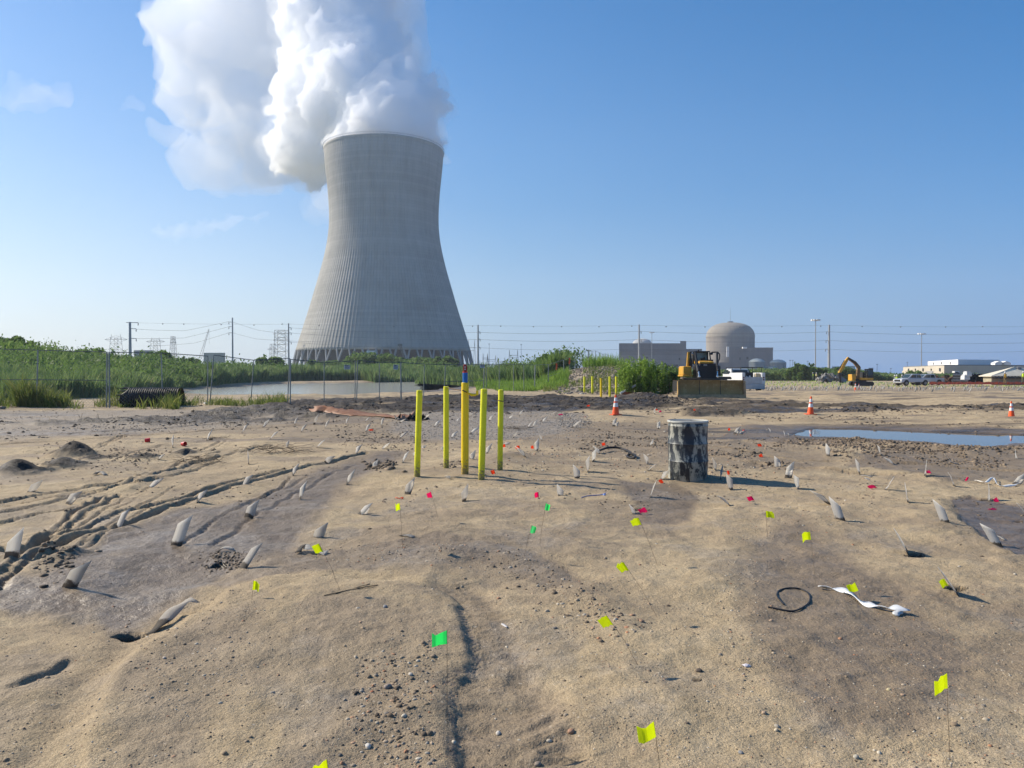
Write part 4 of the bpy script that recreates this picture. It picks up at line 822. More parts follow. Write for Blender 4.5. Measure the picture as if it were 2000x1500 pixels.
def mast(px, pyt, D, label, head=9):
    c = at(px, 728, D); t = thing('light_mast', label, 'light mast', (c.x, c.y, 0), group='tall light masts'); zt = at(px, pyt, D).z; k = D/F
    b = MB(); b.tube([(0, 0, -1), (0, 0, zt)], [.32, .16], 8); b.build('pole', m_pole, t, True)
    b = MB(); b.lathe([(head*k*.45, zt-.15), (head*k*.45, zt+.1)], 12, cap=True); b.build('ring', m_pole, t)
    for i in range(8):
        a = i*.785+.2; b = MB(); x, y = math.cos(a)*head*k*.6, math.sin(a)*head*k*.6; b.box(x-.45, x+.45, y-.4, y+.4, zt-.35, zt+.25); b.build('floodlight', m_wh, t)
mast(1592.5, 625, 340, 'tallest light mast, left of the power pole near the excavator', 11)
mast(1799.5, 652, 400, 'tall light mast above the silver pickup truck', 9)
mast(1273, 649.5, 650, 'light mast rising behind the long grey hall roof', 7)
def lattice(name, label, px, pyt, pyb, D, wb, wt, arms=(), r=.13, horns=0):
    c = at(px, pyb, D); zt = at(px, pyt, D).z-c.z; k = D/F; t = thing(name, label, 'pylon', c); b = MB(); n = 6
    def lv(i): f = i/n; w = (wb+(wt-wb)*f)*k/2; return w, zt*f
    for sx in (-1, 1):
        for sy in (-1, 1): b.tube([(sx*lv(0)[0], sy*lv(0)[0], -2), (sx*lv(n)[0], sy*lv(n)[0], zt)], r, 4)
    for i in range(n):
        w0, z0 = lv(i); w1, z1 = lv(i+1)
        for sy in (-1, 1): b.tube([(-w0, sy*w0, z0), (w1, sy*w1, z1)], r*.7, 3).tube([(w0, sy*w0, z0), (-w1, sy*w1, z1)], r*.7, 3).tube([(-w1, sy*w1, z1), (w1, sy*w1, z1)], r*.7, 3)
    b.build('frame', m_pole, t)
    for py, hw_ in arms:
        z = at(0, py, D).z-c.z; b = MB(); b.tube([(-hw_*k, 0, z), (hw_*k, 0, z)], r, 4).tube([(-hw_*k, 0, z), (0, 0, z+hw_*k*.35), (hw_*k, 0, z)], r*.8, 3).tube([(-hw_*k, 0, z), (-wt*k/2, 0, z-hw_*k*.25)], r*.7, 3).tube([(hw_*k, 0, z), (wt*k/2, 0, z-hw_*k*.25)], r*.7, 3)
        if horns: b.tube([(-hw_*k*.45, 0, z), (-hw_*k*.4, 0, z+horns*k)], r, 4).tube([(hw_*k*.45, 0, z), (hw_*k*.4, 0, z+horns*k)], r, 4)
        b.build('cross_arm', m_pole, t)
lattice('lattice_pylon', 'leftmost lattice pylon with horned cross arm behind the hill', 227, 660, 728, 560, 22, 14, ((663, 22),), .15, 10)
lattice('lattice_pylon', 'lattice pylon with horned cross arm between the thick pole and the narrow pylon', 304, 664, 728, 600, 18, 12, ((667, 18),), .15, 8)
lattice('lattice_pylon', 'narrow tapered lattice pylon left of the crane boom', 338.5, 657, 728, 520, 14, 6, ((663, 5), (669, 6)), .15)
lattice('lattice_pylon', 'large lattice pylon standing left of the cooling tower and its power pole', 550, 645, 728, 480, 26, 20, ((652, 16), (664, 16)), .17, 0)
lattice('lattice_pylon', 'smaller lattice pylon half hidden behind the leafy tree', 533, 672, 728, 640, 14, 8, ((682, 11),), .14, 4)
for i, (px, pt, wd, lb) in enumerate(((921, 664, 12, 'switchyard gantry touching the right side of the cooling tower'), (960, 694, 16, 'low switchyard gantry right of the cooling tower'), (979, 698, 14, 'dark low switchyard gantry between two taller ones'), (1003, 683, 16, 'switchyard gantry with two pointed frames left of the dirt mound'), (948, 690, 9, 'thin switchyard frame beside the power pole'))):
    c = at(px, 728, 560); t = thing('switchyard_gantry', lb, 'gantry', (c.x, c.y, 0), group='switchyard gantries'); k = 560/F; zt = at(px, pt, 560).z
    for sx in (-1, 1):
        x = sx*wd*k/2; b = MB(); b.tube([(x-1.2, 0, -1), (x, 0, zt)], .13, 4).tube([(x+1.2, 0, -1), (x, 0, zt)], .13, 4)
        for q in range(4): z = zt*(.2+.2*q); b.tube([(x-1.2*(1-z/zt), 0, z), (x+1.2*(1-z/zt), 0, z)], .09, 3)
        b.build('leg', m_pole, t)
    b = MB(); b.tube([(-wd*k/2, 0, zt*.78), (wd*k/2, 0, zt*.78)], .16, 4).tube([(-wd*k/2, 0, zt*.70), (wd*k/2, 0, zt*.70)], .12, 4); b.build('beam', m_pole, t)
for px, pt, lb in ((955.5, 672, 'thin lightning rod in the switchyard left of the low gantry'), (1018, 673, 'lightning rod left of the fence climbing the mound'), (1548, 704, 'thin pole between the ribbed tank and the spiky bush'), (1577.5, 706, 'short lamp post above the squat tanks'), (1543, 704, 'slender pole just right of the ribbed tank'), (1713, 712, 'thin lattice mast on the horizon right of the excavator'), (1740, 720, 'tiny mast on the horizon between excavator and workers'), (1772, 708, 'thin lamp pole at the left end of the beige hall')):
    c = at(px, 728, 500); b = MB(); b.tube([(0, 0, -1), (0, 0, at(px, pt, 500).z)], [.22, .1], 5); b.box(-.5, .5, -.2, .2, at(px, pt, 500).z-.1, at(px, pt, 500).z+.25); o = b.build('slim_mast', m_pole); o.location = (c.x, c.y, 0); tag(o, lb, 'mast', 'slim masts')
c = at(391, 728, 640); cr = thing('crawler_crane', 'distant lattice boom crane rising behind the grassy hill', 'crane', (c.x, c.y, 0)); k = 640/F
b = MB(); p0 = Vector((0, 0, at(0, 700, 640).z)); p1 = at(408, 643, 640)-cr.location; dr = (p1-p0); sd = Vector((dr.z, 0, -dr.x)).normalized()*1.0
for s_ in (-1, 1): b.tube([p0+sd*s_, p1+sd*s_*.3], .16, 4)
for i in range(11): a_ = p0+dr*(i/11); c_ = p0+dr*((i+1)/11); b.tube([a_+sd*(1-.7*i/11), c_-sd*(1-.7*(i+1)/11)], .1, 3)
b.build('boom', m_pole, cr); b = MB(); b.box(-4, 3, -2, 2, 0, 5).box(-5, 4, -2.5, 2.5, -1, 1.5); b.build('cab', mat('crane_yellow', (.5, .35, .05), .5), cr)
b = MB(); b.tube([p1, p1+Vector((.3, 0, -12))], .08, 3); b.build('hoist_line', m_cable, cr)
lo, _ = plan('low_building', 'low pale building on the hill horizon right of the crane', 'building', [(398, 500), (440, 500), (440, 540), (398, 540)], 689, m_beige)
lo, _ = plan('low_building', 'flat grey roof line beside the thick power pole', 'building', [(262, 520), (300, 520), (300, 540), (262, 540)], 684, m_gclad)
# ================================================================== FENCE
m_fp = mat('fence_steel', (.24, .26, .25), .5, .3, var=.15); m_fr = mat('fence_rail', (.10, .12, .12), .5, .3); m_fm = mat('fence_wire', (.22, .24, .24), .5, .3); m_sign = mat('sign_white', (.62, .64, .66), .5, var=.05)
def fence(label, posts, rail=True, mid=None, mesh=True, step=.16, grp='chain link fence panels'):
    """posts: (px_bottom, py_bottom, px_top, py_top, distance, thick)"""
    B = [at(p[0], p[1], p[4]) for p in posts]; T = [at(p[2], p[3], p[4]) for p in posts]
    for b_ in B: b_.z = min(b_.z, Hh(b_.x, b_.y)+.03)
    t = thing('chain_link_fence', label, 'fence', B[0], group=grp); o_ = B[0]
    for p, b0, t0 in zip(posts, B, T):
        if p[5]: b = MB(); b.tube([b0-o_-Vector((0, 0, .3)), t0-o_], p[5]*.024, 7); b.build('post', m_fp, t)
    for i in range(len(B)-1):
        b = MB(); b.tube([T[i]-o_, T[i+1]-o_], .021, 6); b.build('rail', m_fr, t)
        if mid and mid[i]:
            f = mid[i]; b = MB(); b.tube([B[i].lerp(T[i], f)-o_, B[i+1].lerp(T[i+1], f)-o_], .021, 6); b.build('rail', m_fr, t)
    if mesh:
        V = []; Fc = []
        for i in range(len(B)-1):
            a, c, e, f = B[i]-o_, B[i+1]-o_, T[i]-o_, T[i+1]-o_; L = (c-a).length; Hm = (e-a).length; n = int((L+Hm)/step)
            def Q(u, v): u = min(max(u/L, 0), 1); return (a.lerp(c, u)).lerp(e.lerp(f, u), v/Hm)
            for sgn in (1, -1):
                for k in range(n):
                    s0 = k*step-(Hm if sgn > 0 else 0); u0, v0 = s0, 0; u1, v1 = s0+Hm*sgn, Hm
                    if sgn > 0:
                        if u0 < 0: v0 = -u0; u0 = 0
                        if u1 > L: v1 = L-s0; u1 = L
                    else:
                        s0 = k*step; u0 = s0; u1 = s0-Hm; v0 = 0; v1 = Hm
                        if u0 > L: v0 = u0-L; u0 = L
                        if u1 < 0: v1 = s0; u1 = 0
                    if v1 <= v0 or v0 >= Hm: continue
                    p, q = Q(u0, v0), Q(u1, min(v1, Hm)); d = Vector((0, 0, .0028)); w = Vector((0, .003, 0)); m_ = len(V)
                    V += [p-d, q-d, q+d, p+d, p-d+w, q-d+w, q+d+w, p+d+w]; Fc += [(m_, m_+1, m_+2, m_+3), (m_+4, m_+7, m_+6, m_+5), (m_+3, m_+2, m_+6, m_+7)]
        np_mesh('wire_mesh', np.array([v[:] for v in V]), np.array(Fc), m_fm, t)
    return t
fence('tall chain link panel with a middle rail at the left edge', [(-85, 800, -85, 679, 35.8, 1.3), (71, 797, 74, 684, 35.8, 1.3), (208, 796, 209, 687.5, 35.8, 1.4)], mid=(.49, .49))
fence('chain link panel in front of the black culvert pipe', [(214, 794, 213, 688, 35.6, 1.4), (318, 793, 315, 689.5, 36.2, 1.1), (405.5, 787, 406, 695.5, 38, 1.1)])
fence('chain link panel right of the culvert pipe ending at the leaning post pair', [(409, 787.5, 417.5, 693.5, 38, 1.2), (489, 788, 495.5, 703.5, 38.5, 1), (561, 786.5, 566, 700, 39, 1.2)])
fence('chain link panel whose post stands in the white silt puddle', [(566.5, 797, 567.5, 702, 35.5, 1.2), (633, 788, 633, 708, 38.5, 1), (693, 785, 694, 705, 41, 1.1)])
fence('chain link panel with a white sign left of the yellow bollards', [(696, 785, 698.5, 704, 41.2, 1.2), (741, 781, 741, 708, 43, 1), (783.5, 781, 782.5, 708, 43, 1.7), (827, 780, 829, 711, 46, 1), (866, 778, 870, 712, 47.5, 1)])
fence('chain link panel with a middle rail behind the yellow bollards', [(866.5, 778, 870.5, 712, 47.6, .8), (944, 771, 946, 712, 54, 1.5)], mid=(.5,))
fence('chain link run between the bollards and the dirt mound', [(949, 771, 950, 712, 54, 1), (975, 768, 975, 711.5, 60, 1), (1003, 767, 1003, 712, 64, 1), (1023, 766, 1023, 712, 66, 1), (1044, 765, 1045, 713, 68, 1.9), (1070, 758, 1071, 712, 74, 1)], step=.24)
fence('chain link run climbing the side of the dirt mound', [(1071, 758, 1071.5, 712, 74, .9), (1101, 750, 1101, 703, 80, 1.6), (1113, 743, 1113, 698, 82, 1), (1123, 738, 1123.5, 693, 83, 1.4), (1136, 732, 1136.5, 690, 85, 1), (1148, 727, 1149, 683, 87, 1.8)], mid=(.5, 0, .5, 0, 0), step=.26)
pts = []
for k in range(17):
    f = k/16; Dk = 88+150*f**1.25; px = 1150+72*(1-(88/Dk))/(1-88/238); pts.append((px, 727-7*f-.0*k, px+.5, 683+20*(1-(88/Dk))/(1-88/238)+1.5*math.sin(k*2.1), Dk, 1.6))
fence('long chain link run on top of the mound receding into the distance', pts, step=.5, mid=tuple(.5 if k % 3 == 0 else 0 for k in range(16)))
def sign(px, py, w, h, D, label, rot=0.0, col=None):
    c = at(px, py, D); t = thing('fence_sign', label, 'sign', c, group='signs wired to the fence'); k = D/F; b = MB(); b.box(-w*k/2, w*k/2, -.012, 0, -h*k/2, h*k/2); q = b.build('plate', col or m_sign, t, bevel=.004); b = MB()
    for i, z in enumerate((.28, .02, -.24)):
        x = -w*k*.36
        for j in range(5): ww = w*k*(.06+.05*((i*5+j*3) % 3)); b.box(x, min(x+ww, w*k*.38), -.018, -.0135, (z-.07)*h*k, (z+.08)*h*k); x += ww+w*k*.04
        if i == 0: b.box(-w*k*.40, w*k*.40, -.0178, -.0133, .32*h*k, .43*h*k)
    b.build('lettering', m_dk, t); t.rotation_euler = (0, rot, 0)
sign(678, 717, 12, 8.5, 41.6, 'white sign with dark lettering on the fence left of the bollards', .0)
sign(773, 717, 9, 9, 42.9, 'square pale sign on the fence by the thick post', .05)
sign(942, 715, 9, 7, 53.9, 'small pale sign high on the fence behind the blue and red post', -.04)
for px, py, D, lb in ((1086.5, 716, 79, 'orange flagging tied to the lower fence slope'), (1112, 705, 81.5, 'orange flagging tied near the top of the fence slope')):
    c = at(px, py, D); b = MB(); b.add([(-.06, 0, .35), (.1, .02, .32), (.12, -.02, -.1), (.03, .03, -.38), (-.09, -.02, -.3), (-.04, .02, 0)], [(0, 1, 2, 3, 4, 5)]); o = b.build('flagging_tape', mat('flagging_orange', (.7, .16, .05), .6, trans=.3)); o.location = c+Vector((0, -.06, 0)); md = o.modifiers.new('t', 'SOLIDIFY'); md.thickness = .006; tag(o, lb, 'flagging tape')
# ================================================================== CULVERT PIPES
m_hdpe = mat('black_plastic', (.014, .014, .016), .6, var=.3, scale=2, col2=(.06, .055, .045), amt2=.25, spec=.3); m_hin = mat('pipe_inside', (.006, .006, .007), .6)
a = at(214, 792, 35.0); c = at(333, 792, 35.3); cp = thing('culvert_pipe', 'short black corrugated culvert pipe lying behind the fence with a torn left end', 'pipe', (a.x, 36.3, Hh(a.x, 36.3)+.42)); L = c.x-a.x; n = 40; prof_ = []
b = MB(); seg = 150; r0 = .50; vs = []
for i in range(seg+1):
    x = L*i/seg; r = r0+.014*math.sin(x*2*math.pi/.10); 
    for k in range(n):
        th_a = 2*math.pi*k/n; cut = .5*max(0, math.sin(th_a*1.0+.4))**.8+.12*math.sin(3*th_a); xx = max(x, cut) if x < .9 else x; vs.append((xx, r*math.cos(th_a), r*math.sin(th_a)))
b.add(vs, [(i*n+k, i*n+(k+1) % n, (i+1)*n+(k+1) % n, (i+1)*n+k) for i in range(seg) for k in range(n)]); o = b.build('pipe_wall', m_hdpe, cp, True); md = o.modifiers.new('t', 'SOLIDIFY'); md.thickness = .03; md.offset = -1; cp.rotation_euler = (0, 0, .05)
b = MB()
for k in range(7): th_a = .5+k*.45; b.tube([(.25, .47*math.cos(th_a), .47*math.sin(th_a)), (-.05-.1*(k % 2), .5*math.cos(th_a+.1), .52*math.sin(th_a+.1))], [.05, .015], 5)
b.build('torn_edge', m_hdpe, cp)
def stack(px, py, D, r, label, grp, L=5.5, white=0):
    c = at(px, py, D); t = thing('drain_pipe', label, 'pipe', c, group=grp); b = MB(); n = 16; q = []
    b.lathe([(r, 0), (r, L), (r*.88, L), (r*.88, 0)], n, cap=False); b.add([], []); o = b.build('pipe_wall', m_whp if white else m_hdpe2, t, True); b2 = MB(); b2.lathe([(r, 0), (r*.88, 0)], n, cap=False); b2.lathe([(r*.879, L*.6), (.001, L*.6)], n, cap=False); q2 = b2.build('pipe_mouth', m_hin, t)
    for q in (o, q2): q.rotation_euler = (R(-90), 0, 0)
m_hdpe2 = mat('black_pipe', (.02, .022, .028), .4, var=.2); m_whp = mat('white_pipe', (.55, .56, .56), .5)
Ds = 128; rp = 3.3*Ds/F; row = 0
ORD = ['leftmost', 'second from left', 'third from left', 'fourth from left', 'fifth from left', 'sixth from left', 'seventh from left']
for j, (x0, cnt, y) in enumerate(((1894.5, 6, 744.3), (1897.5, 6, 738.8), (1900.5, 5, 733.4))):
    for i in range(cnt): stack(x0+6.9*i-(0 if j < 2 else 3), y, Ds, rp*1.02, 'black drain pipe %s in the %s row of the stack by the pavilion' % (ORD[i], ('bottom', 'middle', 'top')[j]), 'black drain pipes in the tall stack', 5)
for i in range(7): stack(1799.5+i*4.2, 739.2, 140, .19*1.0, 'small black drain pipe %s in the low row behind the pickups' % ORD[i], 'black drain pipes in the low row', 4)
for i, (px, py, lb) in enumerate(((1889.5, 737.5, 'white bundle on top of the left end of the pipe stack'), (1893, 731, 'white crate above the left end of the pipe stack'))):
    c = at(px, py, 127); b = MB(); b.box(-.5+.1*i, .5, 0, 1.2, -.35, .35, taper=.12); b.box(-.35, .3, .1, 1, .353, .5); o = b.build('bundle', m_whp, bevel=.03); o.location = c; tag(o, lb, 'bundle')
# ================================================================== VEHICLES
m_yel = mat('machine_yellow', (.56, .30, .03), .5, var=.12, col2=(.16, .11, .06), amt2=.35); m_blk = mat('machine_black', (.018, .018, .02), .5, var=.3, col2=(.07, .055, .04), amt2=.2); m_blade = mat('blade_steel', (.33, .215, .09), .92, .0, var=.2, scale=1.5, col2=(.42, .30, .14), amt2=.5, spec=.1)
m_edge = mat('blade_edge', (.42, .27, .14), .6, .3, var=.3, col2=(.14, .1, .07), amt2=.4); m_glass = mat('cab_glass', (.03, .045, .045), .08, var=.1, spec=.8); m_glt = mat('cab_glass_light', (.12, .18, .17), .1, var=.1, spec=.8); m_chr = mat('chrome_rod', (.62, .62, .62), .25, .8); m_mud = mat('dried_mud', (.10, .078, .055), .9, var=.3)
DZ = 47.2; k = DZ/F; cz = at(1388, 778, DZ); gz = Hh(cz.x, cz.y+1.5); dz = thing('bulldozer', 'yellow and black bulldozer facing the camera with its wide mud-coloured blade lowered', 'bulldozer', (cz.x, cz.y, cz.z+.07)); dz.rotation_euler = (0, 0, R(-3))
def X(px): return (px-1388)*k
def Z(py): return (778-py)*k
# blade: curved mouldboard in three plates
pr = [(-.28, .0), (-.06, .28), (.02, .6), (.0, .85), (-.12, Z(744.5))]; b = MB()
poly = pr+[(y+.09, z) for y, z in reversed(pr)]; b.prism(poly, X(1326), X(1450), 'x'); b.build('blade', m_blade, dz, True, .0)
b = MB()
for px in (1366, 1406.5): b.prism([(y-.012, z+.02) for y, z in pr]+[(y-.002, z+.02) for y, z in reversed(pr)], X(px)-.015, X(px)+.015, 'x')
b.build('weld_seam', m_blk, dz)
b = MB(); b.prism([(-.36, -.08), (-.27, .17), (-.22, .17), (-.30, -.08)], X(1322), X(1453), 'x'); b.build('cutting_edge', m_edge, dz, bevel=.01)
b = MB(); b.prism([(-.30, 0), (.12, 0), (.12, .95), (-.16, Z(746))], X(1323.5), X(1325.9), 'x'); b.build('end_plate', m_blade, dz); b = MB(); b.prism([(-.34, -.06), (.14, 0), (.14, .95), (-.14, Z(746))], X(1450.2), X(1454), 'x'); b.build('end_plate', m_edge, dz)
b = MB(); b.box(X(1334), X(1372), .0, .10, Z(744.4), Z(740)).box(X(1372.2), X(1420), -.02, .1, Z(744.4), Z(741.5)); b.build('blade_top', m_mud, dz, bevel=.02)
for px0, px1 in ((1336, 1356), (1412, 1432)):
    x0, x1 = X(px0), X(px1); ol = [(1.0+.45*math.cos(a), .5+.46*math.sin(a)) for a in np.linspace(math.pi*1.5, math.pi*.5, 9)]+[(4.1+.38*math.cos(a), .56+.42*math.sin(a)) for a in np.linspace(math.pi*.5, -math.pi*.5, 9)]
    b = MB(); b.prism(ol, x0, x1, 'x'); tk = b.build('track', m_blk, dz); b = MB()
    for i in range(18): y = .9+i*.19; b.box(x0-.01, x1+.01, y, y+.05, .955, 1.02)
    for i in range(7): z = .1+i*.13; b.box(x0-.01, x1+.01, .50-.0*i, .57, z, z+.05)
    b.build('grouser', m_mud, tk)
b = MB(); b.box(X(1371), X(1404), .75, 2.6, .55, Z(712)); b.build('radiator_grille', m_blk, dz, bevel=.03)
b = MB(); b.box(X(1368.5), X(1372), .7, 2.6, .6, Z(716)).box(X(1403.5), X(1407), .7, 2.6, .6, Z(716)); b.build('grille_frame', m_blk, dz, bevel=.02)
b = MB(); b.prism([(.75, Z(711.5)), (.8, Z(708)), (2.7, Z(705)), (2.7, Z(711.5))], X(1371), X(1399), 'x'); hd = b.build('hood', m_yel, dz, bevel=.02)
b = MB(); b.box(X(1378.5), X(1385.5), .70, .745, Z(716.5), Z(713)); pl_ = b.build('badge', mat('badge_pale', (.5, .48, .42), .5), dz)
tcv = bpy.data.curves.new('letters', 'FONT'); tcv.body = 'CAT'; tcv.size = .13; tcv.align_x = 'CENTER'; tcv.align_y = 'CENTER'; tcv.extrude = .004; to = bpy.data.objects.new('tmp', tcv); COL.objects.link(to)
me = bpy.data.meshes.new_from_object(to); bpy.data.objects.remove(to); o = link_mesh('lettering', me, m_blk, pl_); o.rotation_euler = (R(90), 0, 0); o.location = (X(1382), .692, Z(714.75))
b = MB(); b.box(X(1342), X(1360), 1.5, 3.2, Z(735.5), Z(717), taper=.04); b.build('fuel_tank', m_yel, dz, bevel=.05)
b = MB(); b.box(X(1341), X(1361.5), 1.4, 3.3, Z(738), Z(735)); b.build('fender', m_yel, dz, bevel=.02)
b = MB(); b.box(X(1405.5), X(1418), 1.5, 3.2, Z(736), Z(716), taper=.06); b.build('side_box', m_mud, dz, bevel=.05)
b = MB(); b.tube([(X(1353.5), 1.9, Z(719)), (X(1355.3), 1.9, Z(690))], .085, 10); b.box(X(1354)-.02, X(1356)+.05, 1.82, 1.98, Z(690), Z(688)); b.build('exhaust_stack', m_yel, dz, True)
for px, sg_ in ((1364.5, 1), (1402.5, -1)):
    b = MB(); b.tube([(X(px-2*sg_), .7, Z(690)), (X(px), .35, Z(718))], .075, 8); b.tube([(X(px), .35, Z(716)), (X(px+1), .15, Z(727))], .1, 8); cyl = b.build('lift_cylinder', m_blk, dz, True)
    b = MB(); b.tube([(X(px+.3), .28, Z(716)), (X(px+1.5*sg_), .06, Z(737))], .04, 8); b.lathe([(.07, -.05), (.09, 0), (.07, .06)], 8, (X(px+1.5*sg_), .05, Z(738))); b.build('rod', m_chr, cyl, True)
# cab
b = MB(); cx0, cx1 = X(1368), X(1400)
b.box(cx0, cx0+.09, 2.6, 4.0, Z(712), Z(688)).box(cx1-.09, cx1, 2.6, 4.0, Z(712), Z(688)).box(cx0, cx1, 2.65, 4.0, Z(712), Z(706)); b.box(cx0-.0, cx1, 3.9, 4.0, Z(706), Z(690)).box(X(1376), X(1381), 3.0, 3.5, Z(706), Z(694)).box(X(1360), X(1367), 2.8, 3.8, Z(720), Z(700)).box(X(1401), X(1411), 2.8, 3.8, Z(720), Z(703)); b.build('cab', m_blk, dz, bevel=.02)
b = MB(); b.box(X(1369), X(1402), 2.35, 4.2, Z(688), Z(685.8)); b.tube([(X(1379), 2.5, Z(686)), (X(1379), 2.5, Z(683.5))], .05, 6).box(X(1377.7), X(1380.5), 2.4, 2.6, Z(684), Z(683)); b.build('cab_roof', m_blk, dz, bevel=.02)
b = MB(); b.box(cx0+.095, cx1-.095, 2.68, 2.70, Z(705.8), Z(689)); b.build('windscreen', m_glt, dz)
b = MB(); b.tube([(X(1385), 2.66, Z(705)), (X(1393), 2.6, Z(698))], .03, 5).box(X(1384), X(1393), 2.5, 2.66, Z(703.5), Z(700)); b.build('seat', m_blk, dz)
b = MB()
for x0, z0, x1, z1, y in ((1358, 688.5, 1369, 688.5, 2.0), (1369, 688.5, 1370, 708, 2.0), (1358.5, 688.5, 1362, 718, 1.9), (1364, 689, 1368, 712, 1.6), (1402, 688.5, 1415, 688.5, 2.0), (1415, 688.5, 1418.5, 693, 2.0), (1418.5, 693, 1418, 702, 2.0), (1418, 702, 1414, 712, 2.0), (1397, 689, 1400, 714, 1.8), (1400, 714, 1410, 716, 1.8), (1370, 700, 1375, 712, 1.6), (1375, 712, 1386, 716, 1.3), (1386, 716, 1398, 711, 1.4)): b.tube([(X(x0), y, Z(z0)), (X(x1), y-.05, Z(z1))], .045, 6)
b.build('guard_frame', m_blk, dz)
for px in (1364, 1367, 1399, 1402): b = MB(); b.lathe([(.07, -.05), (.09, 0), (.07, .05)], 10, (0, 0, 0)); o = b.build('work_light', m_chr if px in (1364, 1367) else m_blk, dz); o.location = (X(px), 1.9, Z(691.5)); o.rotation_euler = (R(90), 0, 0)
b = MB(); b.box(X(1334), X(1345), .4, 1.2, Z(743), Z(739), taper=.2).box(X(1402), X(1432), .4, 1.4, Z(743), Z(738), taper=.1); b.build('push_arm', m_mud, dz, bevel=.03)
# utility truck, seen from behind
DT = 64.0; k2 = DT/F; ct = at(1472, 767.5, DT); ut = thing('utility_truck', 'white utility pickup with ladder rack parked beside the bulldozer, seen from behind', 'truck', ct); ut.rotation_euler = (0, 0, R(7))
def XT(px): return (px-1472)*k2
def ZT(py): return (767.5-py)*k2
m_tw = mat('truck_white', (.66, .67, .66), .4, var=.08, col2=(.42, .38, .33), amt2=.25); m_tg = mat('tailgate_grey', (.46, .48, .49), .45, var=.15); m_tyre = mat('tyre', (.02, .019, .018), .9, var=.3, col2=(.09, .07, .05), amt2=.3); m_red = mat('tail_light', (.12, .012, .012), .3); m_rim = mat('rim', (.25, .25, .25), .4, .5)
b = MB(); b.box(XT(1449), XT(1495.5), 0, 2.4, ZT(760), ZT(750)); b.build('bumper_deck', m_tg, ut, bevel=.03)
b = MB(); b.box(XT(1448.5), XT(1455), .02, 2.5, ZT(750), ZT(728)).box(XT(1489.5), XT(1496), .02, 2.5, ZT(750), ZT(728)).box(XT(1455), XT(1489.5), .1, 2.5, ZT(756), ZT(748)); b.build('service_body', m_tw, ut, bevel=.025)
b = MB(); b.box(XT(1455.3), XT(1489.3), .03, .09, ZT(749), ZT(736.5)); b.build('tailgate', m_tg, ut, bevel=.015)
b = MB(); b.box(XT(1450), XT(1494), 2.6, 4.3, ZT(745), ZT(729)).box(XT(1452), XT(1491), 2.7, 3.9, ZT(729), ZT(719.5), taper=.1); b.box(XT(1449.5), XT(1494.5), 4.3, 5.5, ZT(752), ZT(736), taper=.06); b.build('cab', m_tw, ut, bevel=.05)
b = MB(); b.box(XT(1456), XT(1487), 2.62, 2.66, ZT(730.5), ZT(722.5)); b.build('rear_window', m_glass, ut)
for s_ in (-1, 1):
    b = MB(); b.prism([(2.9, ZT(730)), (3.0, ZT(722)), (3.7, ZT(722)), (4.15, ZT(730))], XT(1472)+s_*.96, XT(1472)+s_*.985, 'x'); b.build('side_window', m_glass, ut)
    for z in (737.5, 741.5): b = MB(); x = XT(1451.8) if s_ < 0 else XT(1492.6); b.box(x-.06, x+.06, .0, .03, ZT(z+1.3), ZT(z-1.3)); b.build('tail_light', m_red, ut)
    for y in (.75, 4.7):
        w_ = MB(); w_.lathe([(.30, 0), (.37, .04), (.38, .13), (.37, .22), (.30, .26)], 20); o = w_.build('wheel', m_tyre, ut, True); o.rotation_euler = (0, R(90), 0); o.location = (s_*.78-.13, y, .38); w_ = MB(); w_.lathe([(.2, -.004), (.22, .1), (.22, .265), (.17, .268)], 14); w_.build('rim', m_rim, o)
    b = MB()
    for y in (.5, 2.3): b.tube([(s_*.92, y, ZT(730)), (s_*.92, y, ZT(717.5))], .03, 5)
    b.tube([(s_*.92, .3, ZT(717.5)), (s_*.92, 3.6, ZT(717.5))], .03, 5); b.build('ladder_rack', m_blk, ut)
b = MB()
for y in (.5, 1.4, 2.3): b.tube([(-.92, y, ZT(717.5)), (.92, y, ZT(717.5))], .03, 5)
b.build('rack_bar', m_blk, ut)
b = MB(); b.box(XT(1457), XT(1478), .6, 2.2, ZT(745), ZT(727)); b.build('dark_load', m_blk, ut, bevel=.06)
for px, py, s_, nm, mm in ((1483, 732.5, .21, 'carton', mat('carton', (.50, .40, .26), .8)), (1462, 735.5, .08, 'white_bag', m_wh), (1468, 735, .09, 'white_bag', m_wh)):
    c = ut.location+Vector((XT(px), .55, ZT(py))); b = MB(); b.box(-s_, s_, -s_*.8, s_*.8, -s_*.85, s_*.7, taper=.08 if nm == 'carton' else .4); o = b.build(nm, mm, bevel=.03); o.location = c; o.rotation_euler = (0, 0, R(7)); tag(o, {'carton': 'tan carton riding in the right side of the utility truck bed', 1462: 'white bag at the left in the utility truck bed', 1468: 'white bag next to it nearer the middle of the utility truck bed'}['carton' if nm == 'carton' else px], 'box' if nm == 'carton' else 'bag')
